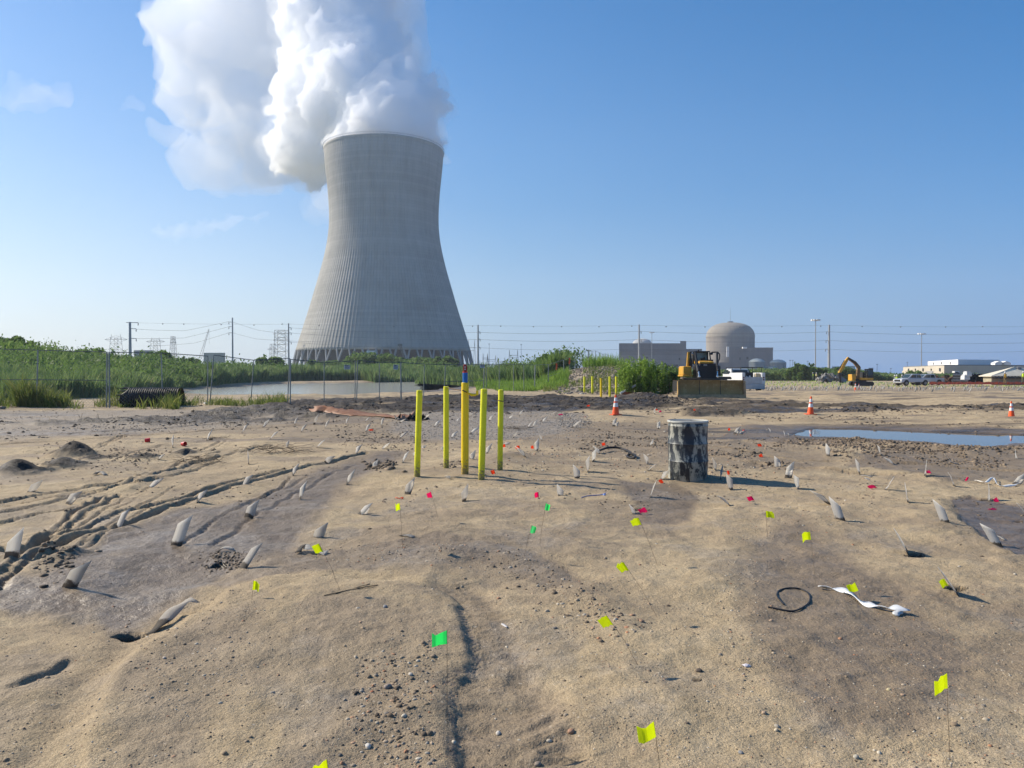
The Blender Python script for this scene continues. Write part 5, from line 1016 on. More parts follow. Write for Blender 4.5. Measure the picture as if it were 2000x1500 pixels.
# excavator
DE = 121.0; k3 = DE/F; ce = at(1681, 754, DE); ex = thing('excavator', 'yellow and black excavator with raised arm working in the marker field', 'excavator', ce)
def XE(px): return (px-1681)*k3
def ZE(py): return (754-py)*k3
for y in (-1.1, .5):
    b = MB(); ol = [(XE(1667)+.3*math.cos(a), .38+.36*math.sin(a)) for a in np.linspace(math.pi*1.5, math.pi*.5, 7)]+[(XE(1697)+.3*math.cos(a), .38+.36*math.sin(a)) for a in np.linspace(math.pi*.5, -math.pi*.5, 7)]; b.prism(ol, y, y+.6, 'y'); b.build('track', m_blk, ex)
b = MB(); b.lathe([(.7, .6), (.7, .95)], 14, (.1, -.1, 0)); b.build('turntable', m_blk, ex)
b = MB(); b.box(XE(1676), XE(1699), -1.2, 1.4, .95, 1.3); b.build('deck', m_yel, ex, bevel=.03)
b = MB(); b.box(XE(1684), XE(1699), -.1, 1.3, 1.3, ZE(727)); b.build('engine_cover', m_blk, ex, bevel=.05)
b = MB(); b.box(XE(1661), XE(1668), -.6, .9, ZE(744), ZE(731)); b.build('counterweight', m_yel, ex, bevel=.05)
b = MB(); b.box(XE(1666), XE(1676), -.5, .7, ZE(744), ZE(740)); b.build('deck_arm', m_blk, ex)
b = MB(); x0, x1 = XE(1687), XE(1698.5); b.box(x0, x1, -1.2, -.15, 1.3, 1.75).box(x0, x1, -1.2, -.15, ZE(723), ZE(720.5))
for x in (x0, x1-.08):
    for y in (-1.2, -.23): b.box(x, x+.08, y, y+.08, 1.75, ZE(723))
b.build('cab', m_blk, ex, bevel=.02)
b = MB(); b.box(x0+.09, x1-.09, -1.17, -1.15, 1.76, ZE(723.2)).box(x0+.02, x0+.04, -1.1, -.25, 1.76, ZE(723.2)); b.build('cab_glass', m_glass, ex)
def arm(pts, w, name, m_, y0=-.35, y1=.05):
    b = MB(); n = len(pts); up = []; dn = []
    for i, (x, z) in enumerate(pts):
        a_ = pts[max(i-1, 0)]; c_ = pts[min(i+1, n-1)]; d = Vector((c_[0]-a_[0], c_[1]-a_[1])).normalized(); nx, nz = -d.y, d.x; h = w[i]/2; up.append((x+nx*h, z+nz*h)); dn.append((x-nx*h, z-nz*h))
    b.prism(up+dn[::-1], y0, y1, 'y'); return b.build(name, m_, ex, bevel=.02)
m_old = mat('worn_yellow', (.20, .12, .045), .55, var=.2, col2=(.045, .03, .02), amt2=.55)
arm([(XE(1674), ZE(746)), (XE(1674.5), ZE(730)), (XE(1676), ZE(718)), (XE(1668), ZE(708)), (XE(1654.5), ZE(699.5))], [.4, .45, .55, .45, .3], 'boom', m_old)
arm([(XE(1656), ZE(698)), (XE(1648), ZE(710)), (XE(1638), ZE(729))], [.3, .5, .3], 'stick', m_yel)
b = MB(); b.tube([(XE(1671), -.4, ZE(712)), (XE(1655), -.4, ZE(700))], .09, 6).tube([(XE(1648), -.15, ZE(704)), (XE(1636), -.15, ZE(724))], .08, 6); b.build('hydraulic_cylinder', m_blk, ex)
b = MB(); b.tube([(XE(1638), -.15, ZE(728)), (XE(1639.5), -.15, ZE(735))], [.28, .4], 7).tube([(XE(1641), -.15, ZE(731)), (XE(1650), -.15, ZE(734))], .07, 5); b.tube([(XE(1639.5), -.15, ZE(735)), (XE(1640.5), -.15, ZE(747))], .14, 7).tube([(XE(1640.5), -.15, ZE(746)), (XE(1641), -.15, ZE(756))], .05, 5); b.build('breaker', m_blk, ex)
# pickups
def pickup(px, pyb, D, label, rz, sc=1.0):
    c = at(px, pyb, D); t = thing('pickup_truck', label, 'pickup truck', c, rz); m_s = mat('pickup_paint', (.50, .53, .57), .3, .15, var=.06); b = MB()
    side = [(-2.75, .55), (-2.75, .95), (-2.6, 1.12), (-1.35, 1.2), (2.75, 1.2), (2.8, .6)]; b.prism(side, -.95, .95, 'y'); b.build('body', m_s, t, bevel=.05)
    b = MB(); b.prism([(-1.45, 1.203), (-.65, 1.88), (.95, 1.9), (1.3, 1.203)], -.82, .82, 'y'); b.build('cab', m_s, t, bevel=.05)
    for s_ in (-1, 1): b = MB(); b.prism([(-1.1, 1.28), (-.58, 1.75), (.1, 1.77), (.1, 1.28)], s_*.825-.01, s_*.825+.01, 'y'); b.prism([(.18, 1.28), (.18, 1.77), (.85, 1.78), (1.08, 1.28)], s_*.825-.01, s_*.825+.01, 'y'); b.build('side_window', m_glass, t)
    b = MB(); b.add([(-1.44, -.74, 1.26), (-.70, -.72, 1.84), (-.70, .72, 1.84), (-1.44, .74, 1.26), (-1.40, -.74, 1.25), (-.66, -.72, 1.83), (-.66, .72, 1.83), (-1.40, .74, 1.25)], [(0, 3, 2, 1), (4, 5, 6, 7), (0, 1, 5, 4), (2, 3, 7, 6), (1, 2, 6, 5), (0, 4, 7, 3)]); b.build('windscreen', m_glass, t)
    b = MB(); b.box(-2.80, -2.752, -.6, .6, .7, 1.0); b.build('grille', m_blk, t); b = MB(); b.box(-2.86, -2.75, -.95, .95, .45, .68); b.build('bumper', m_chr, t, bevel=.03)
    for s_ in (-1, 1):
        b = MB(); b.box(-2.79, -2.752, s_*.8-.14, s_*.8+.14, .78, 1.0); b.build('headlight', m_wh, t, bevel=.02)
        for x in (-1.85, 1.75):
            b = MB(); b.lathe([(.34, 0), (.41, .04), (.42, .13), (.41, .22), (.34, .26)], 20); o = b.build('wheel', m_tyre, t, True); o.rotation_euler = (R(90), 0, 0); o.location = (x, s_*.85+.13, .41); b = MB(); b.lathe([(.24, -.006), (.25, .1), (.25, .266), (.2, .27)], 14); b.build('rim', m_rim, o)
            b = MB(); b.lathe([(.47, 0), (.47, .3)], 18); o = b.build('wheel_arch', m_blk, t); o.rotation_euler = (R(90), 0, 0); o.location = (x, s_*.81+.15, .5)
    return t
pickup(1781, 753.3, 124, 'silver crew cab pickup parked facing left in front of the workers', R(14))
pickup(1809, 752, 133, 'second pale pickup partly hidden behind the silver one', R(8))
# ================================================================== PEOPLE
m_skin = mat('skin', (.38, .24, .17), .6); m_hat = mat('hard_hat_white', (.75, .75, .73), .35, var=.03); m_hv = mat('vest_yellow', (.62, .80, .05), .6, var=.08); m_hv2 = mat('vest_pale', (.55, .62, .42), .6, var=.1); m_pant = mat('work_trousers', (.06, .065, .08), .85, var=.2)
def person(px, pyb, D, label, vest, pants, rz=0.0, arm=0.0, bend=0.0, grp='people in hard hats'):
    c = at(px, pyb, D); t = thing('person', label, 'person', c, rz, grp); hs = .1
    J = {'pel': (0, 0, .95), 'sp': (0, -.01, 1.18), 'ch': (0, 0, 1.38), 'nk': (0, -.01, 1.52), 'hd': (0, -.03, 1.66), 'top': (0, -.02, 1.76),
         'hl': (-.1, 0, .90), 'kl': (-.12, -.03, .50), 'al': (-.13, .03, .09), 'tl': (-.14, -.13, .04), 'hr': (.1, 0, .90), 'kr': (.13, -.05, .50), 'ar': (.15, .02, .09), 'tr': (.17, -.13, .04),
         'sl': (-.19, 0, 1.42), 'el': (-.26, .03, 1.14), 'wl': (-.24, -.10, .90), 'fl': (-.235, -.13, .80), 'sr': (.19, 0, 1.42), 'er': (.27, .02, 1.15), 'wr': (.22, -.16-arm, .96+arm), 'fr': (.20, -.24-arm, .98+arm)}
    E = [('pel', 'sp'), ('sp', 'ch'), ('ch', 'nk'), ('nk', 'hd'), ('hd', 'top'), ('pel', 'hl'), ('hl', 'kl'), ('kl', 'al'), ('al', 'tl'), ('pel', 'hr'), ('hr', 'kr'), ('kr', 'ar'), ('ar', 'tr'), ('ch', 'sl'), ('sl', 'el'), ('el', 'wl'), ('wl', 'fl'), ('ch', 'sr'), ('sr', 'er'), ('er', 'wr'), ('wr', 'fr')]
    Rr = dict(pel=.145, sp=.135, ch=.15, nk=.06, hd=.095, top=.07, hl=.095, kl=.062, al=.045, tl=.04, hr=.095, kr=.062, ar=.045, tr=.04, sl=.062, el=.045, wl=.032, fl=.03, sr=.062, er=.045, wr=.032, fr=.03)
    ks = list(J); me = bpy.data.meshes.new('body'); me.from_pydata([J[q] for q in ks], [(ks.index(a), ks.index(b_)) for a, b_ in E], []); o = link_mesh('body', me, None, t)
    md = o.modifiers.new('skin', 'SKIN'); md.use_smooth_shade = True
    for i, q in enumerate(ks): me.skin_vertices[0].data[i].radius = (Rr[q]*(1.2 if q in ('pel', 'sp', 'ch') else 1), Rr[q]*(.85 if q in ('pel', 'sp', 'ch') else 1)); me.skin_vertices[0].data[i].use_root = (i == 0)
    o.modifiers.new('s', 'SUBSURF').render_levels = 1
    mm, nt, bs, out = nodes_of('worker_clothes'); tc = N(nt, 'ShaderNodeTexCoord'); sp = N(nt, 'ShaderNodeSeparateXYZ'); nt.links.new(tc.outputs['Object'], sp.inputs[0])
    r = ramp(nt, math_(nt, 'DIVIDE', sp.outputs[2], 2.0), [(0, (.04, .035, .03)), (.05, pants), (.47, pants), (.48, (.10, .12, .16)), (.755, (.10, .12, .16)), (.77, (.38, .24, .17)), (.95, (.38, .24, .17))]); r.color_ramp.interpolation = 'CONSTANT'; nt.links.new(r.outputs[0], bs.inputs['Base Color']); bs.inputs['Roughness'].default_value = .8; me.materials.append(mm)
    b = MB(); b.lathe([(.21, .93), (.205, 1.1), (.215, 1.3), (.20, 1.42), (.10, 1.49)], 14, cap=False); v = b.build('vest', vest, t, True); v.scale = (1, .78, 1); v.modifiers.new('t', 'SOLIDIFY').thickness = .012
    b = MB(); b.lathe([(.145, 1.70), (.125, 1.705), (.12, 1.75), (.09, 1.81), (.01, 1.835)], 14, (0, -.02, 0)); b.build('hard_hat', m_hat, t, True)
    return t
person(1747.5, 753.5, 128, 'worker in a pale green vest at the left of the group by the pickup', m_hv2, (.07, .07, .08), .3)
person(1751.5, 753.5, 127, 'worker in a bright yellow vest in front of the pickup', m_hv, (.16, .15, .14), -.2, .05)
person(1761.5, 753.5, 126.5, 'worker in a grey shirt with a white hat leaning at the pickup grille', mat('shirt_grey', (.30, .34, .33), .7), (.06, .08, .09), .9)
person(1587.5, 742, 190, 'far worker in a lime vest left of the rubble pile', m_hv, (.12, .16, .08), .5); person(1594.5, 742, 190, 'far worker in a pale yellow vest next to the rubble pile', mat('vest_cream', (.7, .62, .25), .6), (.12, .12, .08), -.4)
person(1962.7, 749.5, 116, 'worker in an orange-yellow vest in front of the tan pavilion', mat('vest_orange', (.75, .42, .04), .6), (.2, .14, .05), .2); person(1998.5, 748.5, 117, 'worker in a lime vest at the right edge beside the pavilion', m_hv, (.2, .2, .1), -.4)
# rubble, machines and barrier in the distance
def lumps(name, label, cat, px, py, D, wpx, hpx, n, m_, s0, seed, kind=None):
    c = at(px, py, D); r_ = random.Random(seed); k = D/F; b = MB()
    for i in range(n):
        x = r_.gauss(0, .27)*wpx*k; z = r_.random()*hpx*k*max(0, 1-(abs(x)/(wpx*k*.55))**1.5); s_ = s0*r_.uniform(.5, 1.4); rot = Matrix.Rotation(r_.uniform(0, 3), 3, Vector((r_.gauss(0, 1), r_.gauss(0, 1), r_.gauss(0, 1))).normalized())
        b.box(x-s_, x+s_, -s_*.7+r_.gauss(0, .6), s_*.7+r_.gauss(0, .1)+.2, z-s_*.3, z+s_*.35, rot=rot, taper=r_.uniform(0, .4))
    o = b.build(name, m_); o.location = c; return tag(o, label, cat, kind=kind)
m_rub = mat('rubble', (.20, .195, .185), .9, var=.35, scale=.8)
o = lumps('rubble_pile', 'pile of broken grey slabs left of the excavator', 'rubble pile', 1620, 742, 170, 44, 11, 60, m_rub, .55, 3)
m_rust = mat('rusty_steel', (.15, .085, .055), .8, var=.4, scale=.8)
for px, py, w, h, lb, mm in ((1826, 741, 14, 4.5, 'brown rolled cable reel right of the pickup trucks', m_rust), (1852, 742, 18, 9, 'rusty orange heap of machine arms behind the orange barrier', m_rust), (1882, 743, 18, 9, 'brown heap of steel left of the pipe stack', m_rust), (1868, 742, 10, 14, 'dark machine with a pale cab roof between two rusty heaps', m_blk)):
    lumps('scrap_heap', lb, 'scrap heap', px, py+1, 135, w, h, 22, mm, .35, int(px))
c = at(1867, 726.5, 136); b = MB(); b.box(-.45, .45, -.4, .4, -.15, .15); o = b.build('cab_canopy', m_tankw, bevel=.03); o.location = c; o.name = 'canopy'; tag(o, 'small pale canopy above the dark machine between the rusty heaps', 'canopy')
b = MB(); P_ = [at(x, 747.2-(.6 if x > 1900 else 0), 117) for x in np.linspace(1815, 2080, 54)]; o0 = P_[0]; vs = []; V = []
for i, p in enumerate(P_):
    for q, z in enumerate((-.28, .10+.05*math.sin(i*1.7))): V.append((p.x-o0.x, .06*math.sin(i*2.3+q), z))
b.add(V, [(2*i, 2*i+2, 2*i+3, 2*i+1) for i in range(len(P_)-1)]); bf = thing('barrier_fence', 'long low orange plastic barrier fence across the right background', 'barrier fence', o0); o = b.build('netting', mat('barrier_orange', (.62, .16, .09), .7, trans=.3, var=.25, scale=2), bf); o.modifiers.new('t', 'SOLIDIFY').thickness = .01
for i in range(0, len(P_), 3): b = MB(); x = P_[i].x-o0.x; b.tube([(x, -.05, -.3), (x, -.05, .3)], .02, 5); b.build('stake', m_trim, bf)
# ================================================================== LABEL HELPERS
MARKS = [(816, 900, 'the leftmost near bollard'), (978, 890, 'the rightmost near bollard'), (908, 880, 'the blue topped monitoring post'), (1352, 885, 'the steel drum'), (1202, 800, 'the cone near the dirt mound'), (1583, 800, 'the cone behind the puddle'), (1975, 800, 'the cone at the right edge'),
         (322, 864, 'the two red caps'), (655, 815, 'the folded end of the tarp'), (760, 815, 'the dark end of the tarp'), (1550, 1175, 'the black strap loop'), (1690, 1175, 'the long white lying strip'), (255, 1232, 'the black sand hole'), (435, 1100, 'the muddy hollow'), (140, 885, 'the dark soil heaps'), (130, 1060, 'the fan of tyre tracks'),
         (735, 910, 'the grey clod heap'), (540, 885, 'the dry brush heap'), (1210, 885, 'the black plastic cable'), (1760, 855, 'the puddle'), (1940, 1030, 'the dark wet patch'), (1945, 945, 'the white rag'), (1165, 967, 'the blue ribbon'), (1000, 815, 'the grey gravel patch'), (900, 1330, 'the eroded bank edge'), (1480, 840, 'the left end of the puddle'), (1270, 1000, 'the damp hollow')]
def rel(px, py):
    m = min(MARKS, key=lambda m: ((m[0]-px)**2+((m[1]-py)*2.2)**2)); dx, dy = px-m[0], (py-m[1])*2.2
    d = math.hypot(dx, dy); far = 'just ' if d < 60 else ('' if d < 150 else 'well ')
    if abs(dx) > 2.2*abs(dy): w = 'left of' if dx < 0 else 'right of'
    elif abs(dy) > 2.2*abs(dx): w = 'behind' if dy < 0 else 'in front of'
    else: w = ('behind' if dy < 0 else 'in front')+(' and left of' if dx < 0 else ' and right of')
    return far+w+' '+m[2]
LAB = {}
def lab(o, text, cat, group, px): LAB.setdefault(text, []).append((px, o)); tag(o, text, cat, group)
def settle():
    O = ['leftmost', 'second from left', 'third from left', 'fourth from left', 'fifth from left', 'sixth from left', 'seventh from left', 'eighth from left']
    def fit(t_):
        w_ = t_.split()
        for k_ in ('well', 'just', 'sand', 'near', 'dark', 'long', 'in', 'on'):
            if len(w_) > 16 and k_ in w_: w_.remove(k_)
        return ' '.join(w_[:16])
    M_ = {}
    for text, l in LAB.items():
        for px, o in l: o['label'] = fit(text); M_.setdefault(fit(text), []).append((px, o))
    LAB.clear(); LAB.update(M_)
    for text, l in LAB.items():
        if len(l) > 1:
            for (px, o), w in zip(sorted(l, key=lambda q: q[0]), O): o['label'] = fit(w+' '+text)
# ================================================================== DRAIN STRIPS
def strip_mat():
    m, nt, b, out = nodes_of('drain_fabric'); L = nt.links; tc = N(nt, 'ShaderNodeUVMap'); sp = N(nt, 'ShaderNodeSeparateXYZ'); L.new(tc.outputs[0], sp.inputs[0])
    g = N(nt, 'ShaderNodeNewGeometry'); n = N(nt, 'ShaderNodeTexNoise', Scale=9.0, Detail=6.0, Roughness=.7); L.new(g.outputs['Position'], n.inputs['Vector'])
    dirt = math_(nt, 'SUBTRACT', math_(nt, 'ADD', math_(nt, 'MULTIPLY', n.outputs[0], 1.3), .48), math_(nt, 'MULTIPLY', sp.outputs[1], 2.2), clamp=True)
    oi = N(nt, 'ShaderNodeObjectInfo'); base = ramp(nt, oi.outputs['Random'], [(0, (.74, .71, .66)), (.5, (.85, .82, .77)), (1, (.90, .88, .83))]).outputs[0]
    rib = math_(nt, 'SINE', math_(nt, 'MULTIPLY', sp.outputs[0], 100.0)); base = mixc(nt, 1.0, base, ramp(nt, rib, [(0, (.82,)*3), (.6, (1,)*3)]).outputs[0], 'MULTIPLY')
    c = mixc(nt, ramp(nt, dirt, [(.42, (0, 0, 0)), (.58, (.85,)*3)]).outputs[0], base, (.11, .088, .066)); L.new(c, b.inputs['Base Color']); b.inputs['Roughness'].default_value = .75
    bp = N(nt, 'ShaderNodeBump', Strength=.5, Distance=.002); L.new(rib, bp.inputs['Height']); L.new(bp.outputs[0], b.inputs['Normal'])
    t = N(nt, 'ShaderNodeBsdfTranslucent'); L.new(c, t.inputs[0]); mx = N(nt, 'ShaderNodeMixShader'); mx.inputs[0].default_value = .66; L.new(b.outputs[0], mx.inputs[1]); L.new(t.outputs[0], mx.inputs[2]); L.new(mx.outputs[0], out.inputs[0]); return m
m_strip = strip_mat()
def ribbon(name, C, Wd, cut, th=.0035, m=None, wid=None):
    """C centre points, Wd width vectors (half), cut: (left end t, right end t) of the slanted top"""
    n = len(C); V = []; UV = []
    for i in range(n):
        c = C[i]; nx = (C[min(i+1, n-1)]-C[max(i-1, 0)]).cross(Wd[i]).normalized()*th/2; t = i/(n-1)
        for s in (-1, 1):
            tt = t*(cut[0] if s < 0 else cut[1])*(n-1); k = min(int(tt), n-2); f = tt-k; q = C[k].lerp(C[k+1], f)+Wd[k].lerp(Wd[k+1], f)*s
            for e in (-1, 1): V.append(q+nx*e); UV.append(((s+1)/2, tt/(n-1)))
    Fc = []
    for i in range(n-1):
        a = i*4; c = a+4; Fc += [(a, a+2, c+2, c), (a+1, c+1, c+3, a+3), (a, c, c+1, a+1), (a+2, a+3, c+3, c+2)]
    Fc += [(0, 1, 3, 2), (4*n-4, 4*n-2, 4*n-1, 4*n-3)]
    o0 = C[0].copy(); o = np_mesh(name, np.array([(v-o0)[:] for v in V]), np.array(Fc), m or m_strip); o.location = o0
    uv = o.data.uv_layers.new(name='UVMap'); li = np.zeros(len(o.data.loops), dtype=np.int32); o.data.loops.foreach_get('vertex_index', li); uv.data.foreach_set('uv', np.array(UV, dtype=np.float32)[li].ravel()); return o
def strip(bx, by, tx, ty, w=None, side=None, curve=0.0, twist=None):
    B = G(bx, by); D = B.y; full = .100*F/D; r_ = random.Random(int(bx*31+by*7)); dy = r_.uniform(-.06, .06); T = at(tx, ty, D+dy)
    if w is None: w = full*r_.uniform(.5, .95) if D > 8.5 else full*.8
    yaw1 = math.acos(min(1, max(.12, w/full)))*(-1 if bx < 1060 else 1)*(1 if r_.random() < .85 else -1); yaw0 = yaw1 if D < 9 and twist is None else min(1.45, abs(yaw1)+.6)*(1 if yaw1 > 0 else -1)
    if twist is not None: yaw0 = twist
    side = side if side is not None else (1 if tx >= bx else -1); n = 9; C = []; Wd = []; ax = (T-B); L = ax.length; B0 = B-ax.normalized()*.05; pn = Vector((-ax.z, 0, ax.x)).normalized()
    if curve == 0: curve = r_.uniform(-.07, .12) if D > 8 else r_.uniform(-.02, .03)
    for i in range(n):
        t = i/(n-1); C.append(B0.lerp(T, t)+pn*curve*L*(t*(1-t)*2.2)*(-1 if tx > bx else 1)+Vector((0, curve*L*.5*t*t, 0))); ya = yaw0+(yaw1-yaw0)*ss(0, .7, t)
        h = Vector((math.cos(ya), math.sin(ya), 0)); a = ax.normalized(); h = (h-a*h.dot(a)*.6).normalized(); Wd.append(h*.05)
    cl = r_.uniform(.52, .76); o = ribbon('drain_strip', C, Wd, (cl, 1) if side > 0 else (1, cl))
    ln = (tx-bx)/max(1, by-ty); hh = L; look = ('broad ' if w > .72*full else 'thin edge-on ' if w < .4*full else '')+('tall ' if hh > .28 else 'short ' if hh < .16 else '')+('pale ' if bx < 900 else 'grey ')+'strip '+('leaning right' if ln > .35 else 'leaning left' if ln < -.25 else 'standing upright')
    lab(o, look+' '+rel(bx, by), 'drain strip', 'plastic drain strips sticking out of the sand', bx); return o
ST = '''59,960,75,936 132,985,153,957,17 230,1034,249,991 345,1064,366,1004,21 22,1083,33,1029,20 136,1147,166,1091,29 290,952,315,930 383,981,402,952,13 337,874,337,848 403,861,413,837 471,846,482,827 308,897,321,885 486,907,485,880 474,946,490,925 486,1009,498,974,18 474,1110,508,1056,18
512,836,524,817 574,829,580,813 588,844,598,827 527,858,543,841 613,828,619,808 634,836,643,817 675,829,681,812 713,824,723,813 713,843,722,826 744,833,749,814 781,826,791,817 780,856,795,841 618,874,634,858 560,874,562,860 696,891,704,867 746,876,759,864 637,906,651,888 571,929,581,903,10 732,913,734,896 785,903,797,879 809,890,812,877 826,875,830,868 675,946,690,914,10 586,975,595,938,12 795,966,803,931,15 906,979,908,945,12 702,1005,726,978,10 712,1004,718,991,6 622,1049,631,1018,21
848,834,858,820 882,856,892,840 917,848,935,832 828,821,840,807 921,897,924,878,10 950,886,958,864 986,868,996,863 892,823,897,815 916,813,923,805 1002,855,1010,841 955,822,961,810 994,818,1000,810 864,880,867,868 878,935,872,927
1014,813,1023,798 1058,825,1068,812 1074,812,1088,802 1031,835,1040,821 1040,833,1048,819 1115,836,1134,820 1199,833,1202,815,8 1204,832,1206,823 1286,838,1286,822,13 1025,892,1010,871 1048,881,1048,856 1057,860,1055,848 1158,901,1161,876 1170,886,1161,869,8 1149,922,1149,889,8 1127,934,1125,906,13 1096,968,1095,945,14 1265,906,1260,884,9 1271,869,1273,858 1264,919,1281,905,7 1292,936,1304,917,11 1270,971,1281,938,6 1239,1003,1232,985,8 1397,918,1395,893,10 1405,936,1410,907,8 1430,957,1425,926,13 1425,988,1401,965,8 1436,847,1444,832,8 1447,848,1453,839,8 1279,809,1279,795,4
1520,911,1518,890,12 1539,934,1545,900,14 1559,954,1555,926,12 1619,891,1618,865,5 1680,925,1674,895,10 1721,890,1715,868,7 1748,907,1728,891,9 1807,931,1810,896,7 1864,950,1851,920,8 1860,905,1843,885,5 1728,957,1746,930,9 1775,982,1769,941,9 1846,1019,1830,975,8 1931,979,1931,943,7 1986,896,1983,877,5 1984,946,2002,920,16 1618,984,1588,957,10 1643,1016,1628,969,12 1773,1081,1745,1027,11 1948,1066,1923,1022,9 1871,1161,1829,1101,12 2004,1004,1985,980,9 1533,852,1531,841,4 1541,851,1539,844,4 1505,845,1502,835,5 1700,938,1690,932,8'''
for q in ST.split():
    v = [float(a) for a in q.split(',')]; strip(v[0], v[1], v[2], v[3], v[4] if len(v) > 4 else None)
# marker strips far off on the right: individuals, then the remainder as one object
prot = []
def mini(seed):
    r_ = random.Random(seed); B = Vector((0, 0, 0)); h = r_.uniform(.22, .40); T = Vector((r_.uniform(-.14, .20), r_.uniform(-.05, .05), h)); ya = r_.uniform(-1.1, 1.1); C = [B.lerp(T, i/4)+Vector((.03*math.sin(i*.8), 0, 0)) for i in range(5)]; C[0].z -= .05; return C, [Vector((math.cos(ya)*.05, math.sin(ya)*.05, 0))]*5, (r_.uniform(.6, .8), 1)
m_far = mat('strip_far', (.50, .48, .44), .7, var=.2, scale=.4, trans=.35)
protos = [ribbon('drain_strip', *mini(s), m=m_far) for s in range(12)]
rf = random.Random(99); spots = []
for i in range(46):
    for j in range(70):
        Y = 64+i*1.28+rf.gauss(0, .2); X_ = 11+j*1.5+rf.gauss(0, .25)+(i % 2)*.7; u = 1000+F*X_/Y
        if 1390 < u < 2260 and rf.random() < .42 and not (1640 < u < 1712 and 96 < Y < 124) and not (1740 < u < 1825 and Y > 100): spots.append((X_, Y))
spots.sort(key=lambda p: p[1]-(.0 if 1440 < 1000+F*p[0]/p[1] < 2000 else -900)); ind = spots[:160]; rest = spots[160:]
for i, (x, y) in enumerate(ind):
    p = protos[i % 12]; o = p if i < 12 else p.copy()
    if i >= 12: COL.objects.link(o)
    o.location = (x, y, Hh(x, y)); o.rotation_euler = (0, 0, rf.uniform(-.4, .4)); tag(o, 'tiny pale strip among the crowded strips on the flat ground far right', 'drain strip', 'far field of drain strips')
def scatter_ribbons(name, pts, m_, hs=(.22, .42), w=.09):
    P = np.array([(x, y, 0) for x, y in pts]); P[:, 2] = lookup(P[:, 0], P[:, 1])-.03; n = len(P); a = nr.uniform(-1.1, 1.1, n); s = np.stack([np.cos(a), np.sin(a), 0*a], -1)*w/2; h = nr.uniform(*hs, n); tp = np.stack([nr.normal(.05, .09, n), nr.normal(0, .04, n), h], -1)
    V = np.stack([P-s, P+s, P+tp+s, P+tp*.7-s], 1).reshape(-1, 3); i = np.arange(n)*4; o = np_mesh(name, V, np.stack([i, i+1, i+2, i+3], 1), m_); md = o.modifiers.new('t', 'SOLIDIFY'); md.thickness = .004; return tag(o, kind='stuff')
scatter_ribbons('strip_field', rest, m_far)
far2 = [(rf.uniform(12, 90), rf.uniform(118, 205)) for _ in range(5200)]; far2 = [p for p in far2 if 1480 < 1000+F*p[0]/p[1] < 2200]
hf = len(far2)//2; scatter_ribbons('strip_field_beyond', far2[:hf//2], m_far, (.2, .36), .1); scatter_ribbons('lime_marker_field', far2[hf:], mat('lime_plastic', (.42, .55, .12), .6, trans=.3), (.2, .42), .1)
# ================================================================== MARKER FLAGS
def flu(name, c): return mat(name, c, .55, var=.08, trans=.68, spec=.3)
FL = {'yellow': flu('flag_yellow', (.86, .96, .03)), 'green': flu('flag_green', (.16, .95, .36)), 'pink': flu('flag_pink', (.92, .06, .30)), 'orange': flu('flag_orange', (.95, .20, .05))}
m_wire = mat('flag_wire', (.20, .15, .10), .5, .5)
def flag(px, py, bx, by, col, wpx=None, side=-1, fold=0.0, lying=False, drop=0.0):
    """flag centre and wire foot in pixels"""
    B = G(bx, by); D = B.y
    # top of the wire lies above the foot; keep the wire short of 0.75 m by letting it lean towards or away from the camera
    T = at(px, py, D); r_ = random.Random(int(px+py*3)); k = D/F; wd = (wpx*k if wpx else .075); hh = .064; t = thing('marker_flag', '', 'marker flag', B)
    ax = (T-B); L = ax.length; a = ax.normalized() if L > .03 else Vector((0, 0, 1)); top = ax+a*hh*.5 if not lying else ax
    b = MB(); b.tube([(0, 0, -.04), tuple(top*.5+Vector((0, .006, 0))), tuple(top)], .0011 if D < 6 else .0014, 5); b.build('wire', m_wire, t)
    n = 4; V = []; ph_ = r_.uniform(0, 3); sd = Vector((side*math.cos(fold), math.sin(fold), -.12+drop)).normalized()
    for i in range(n+1):
        f = i/n; off = sd*wd*f+Vector((0, .022*(math.sin(f*3.2+ph_)-math.sin(ph_)), 0)); V += [top+off-a*.002+Vector((0, 0, -.010*f*r_.uniform(-1, 2))), top+off-a*hh*(1-.10*f*r_.uniform(-1, 2))]
    me = MB(); me.add(V, [(2*i, 2*i+1, 2*i+3, 2*i+2) for i in range(n)]); o = me.build('flag', FL[col], t); md = o.modifiers.new('t', 'SOLIDIFY'); md.thickness = .0012
    cn = {'yellow': 'yellow-green', 'green': 'bright green', 'pink': 'hot pink', 'orange': 'orange'}[col]
    st_ = 'lying on the sand ' if L < .09 else 'on a leaning wire ' if abs(bx-px) > 14 else 'on a wire '
    lab(t, cn+' flag '+st_+rel(px, py), 'marker flag', 'small marker flags', px); return t
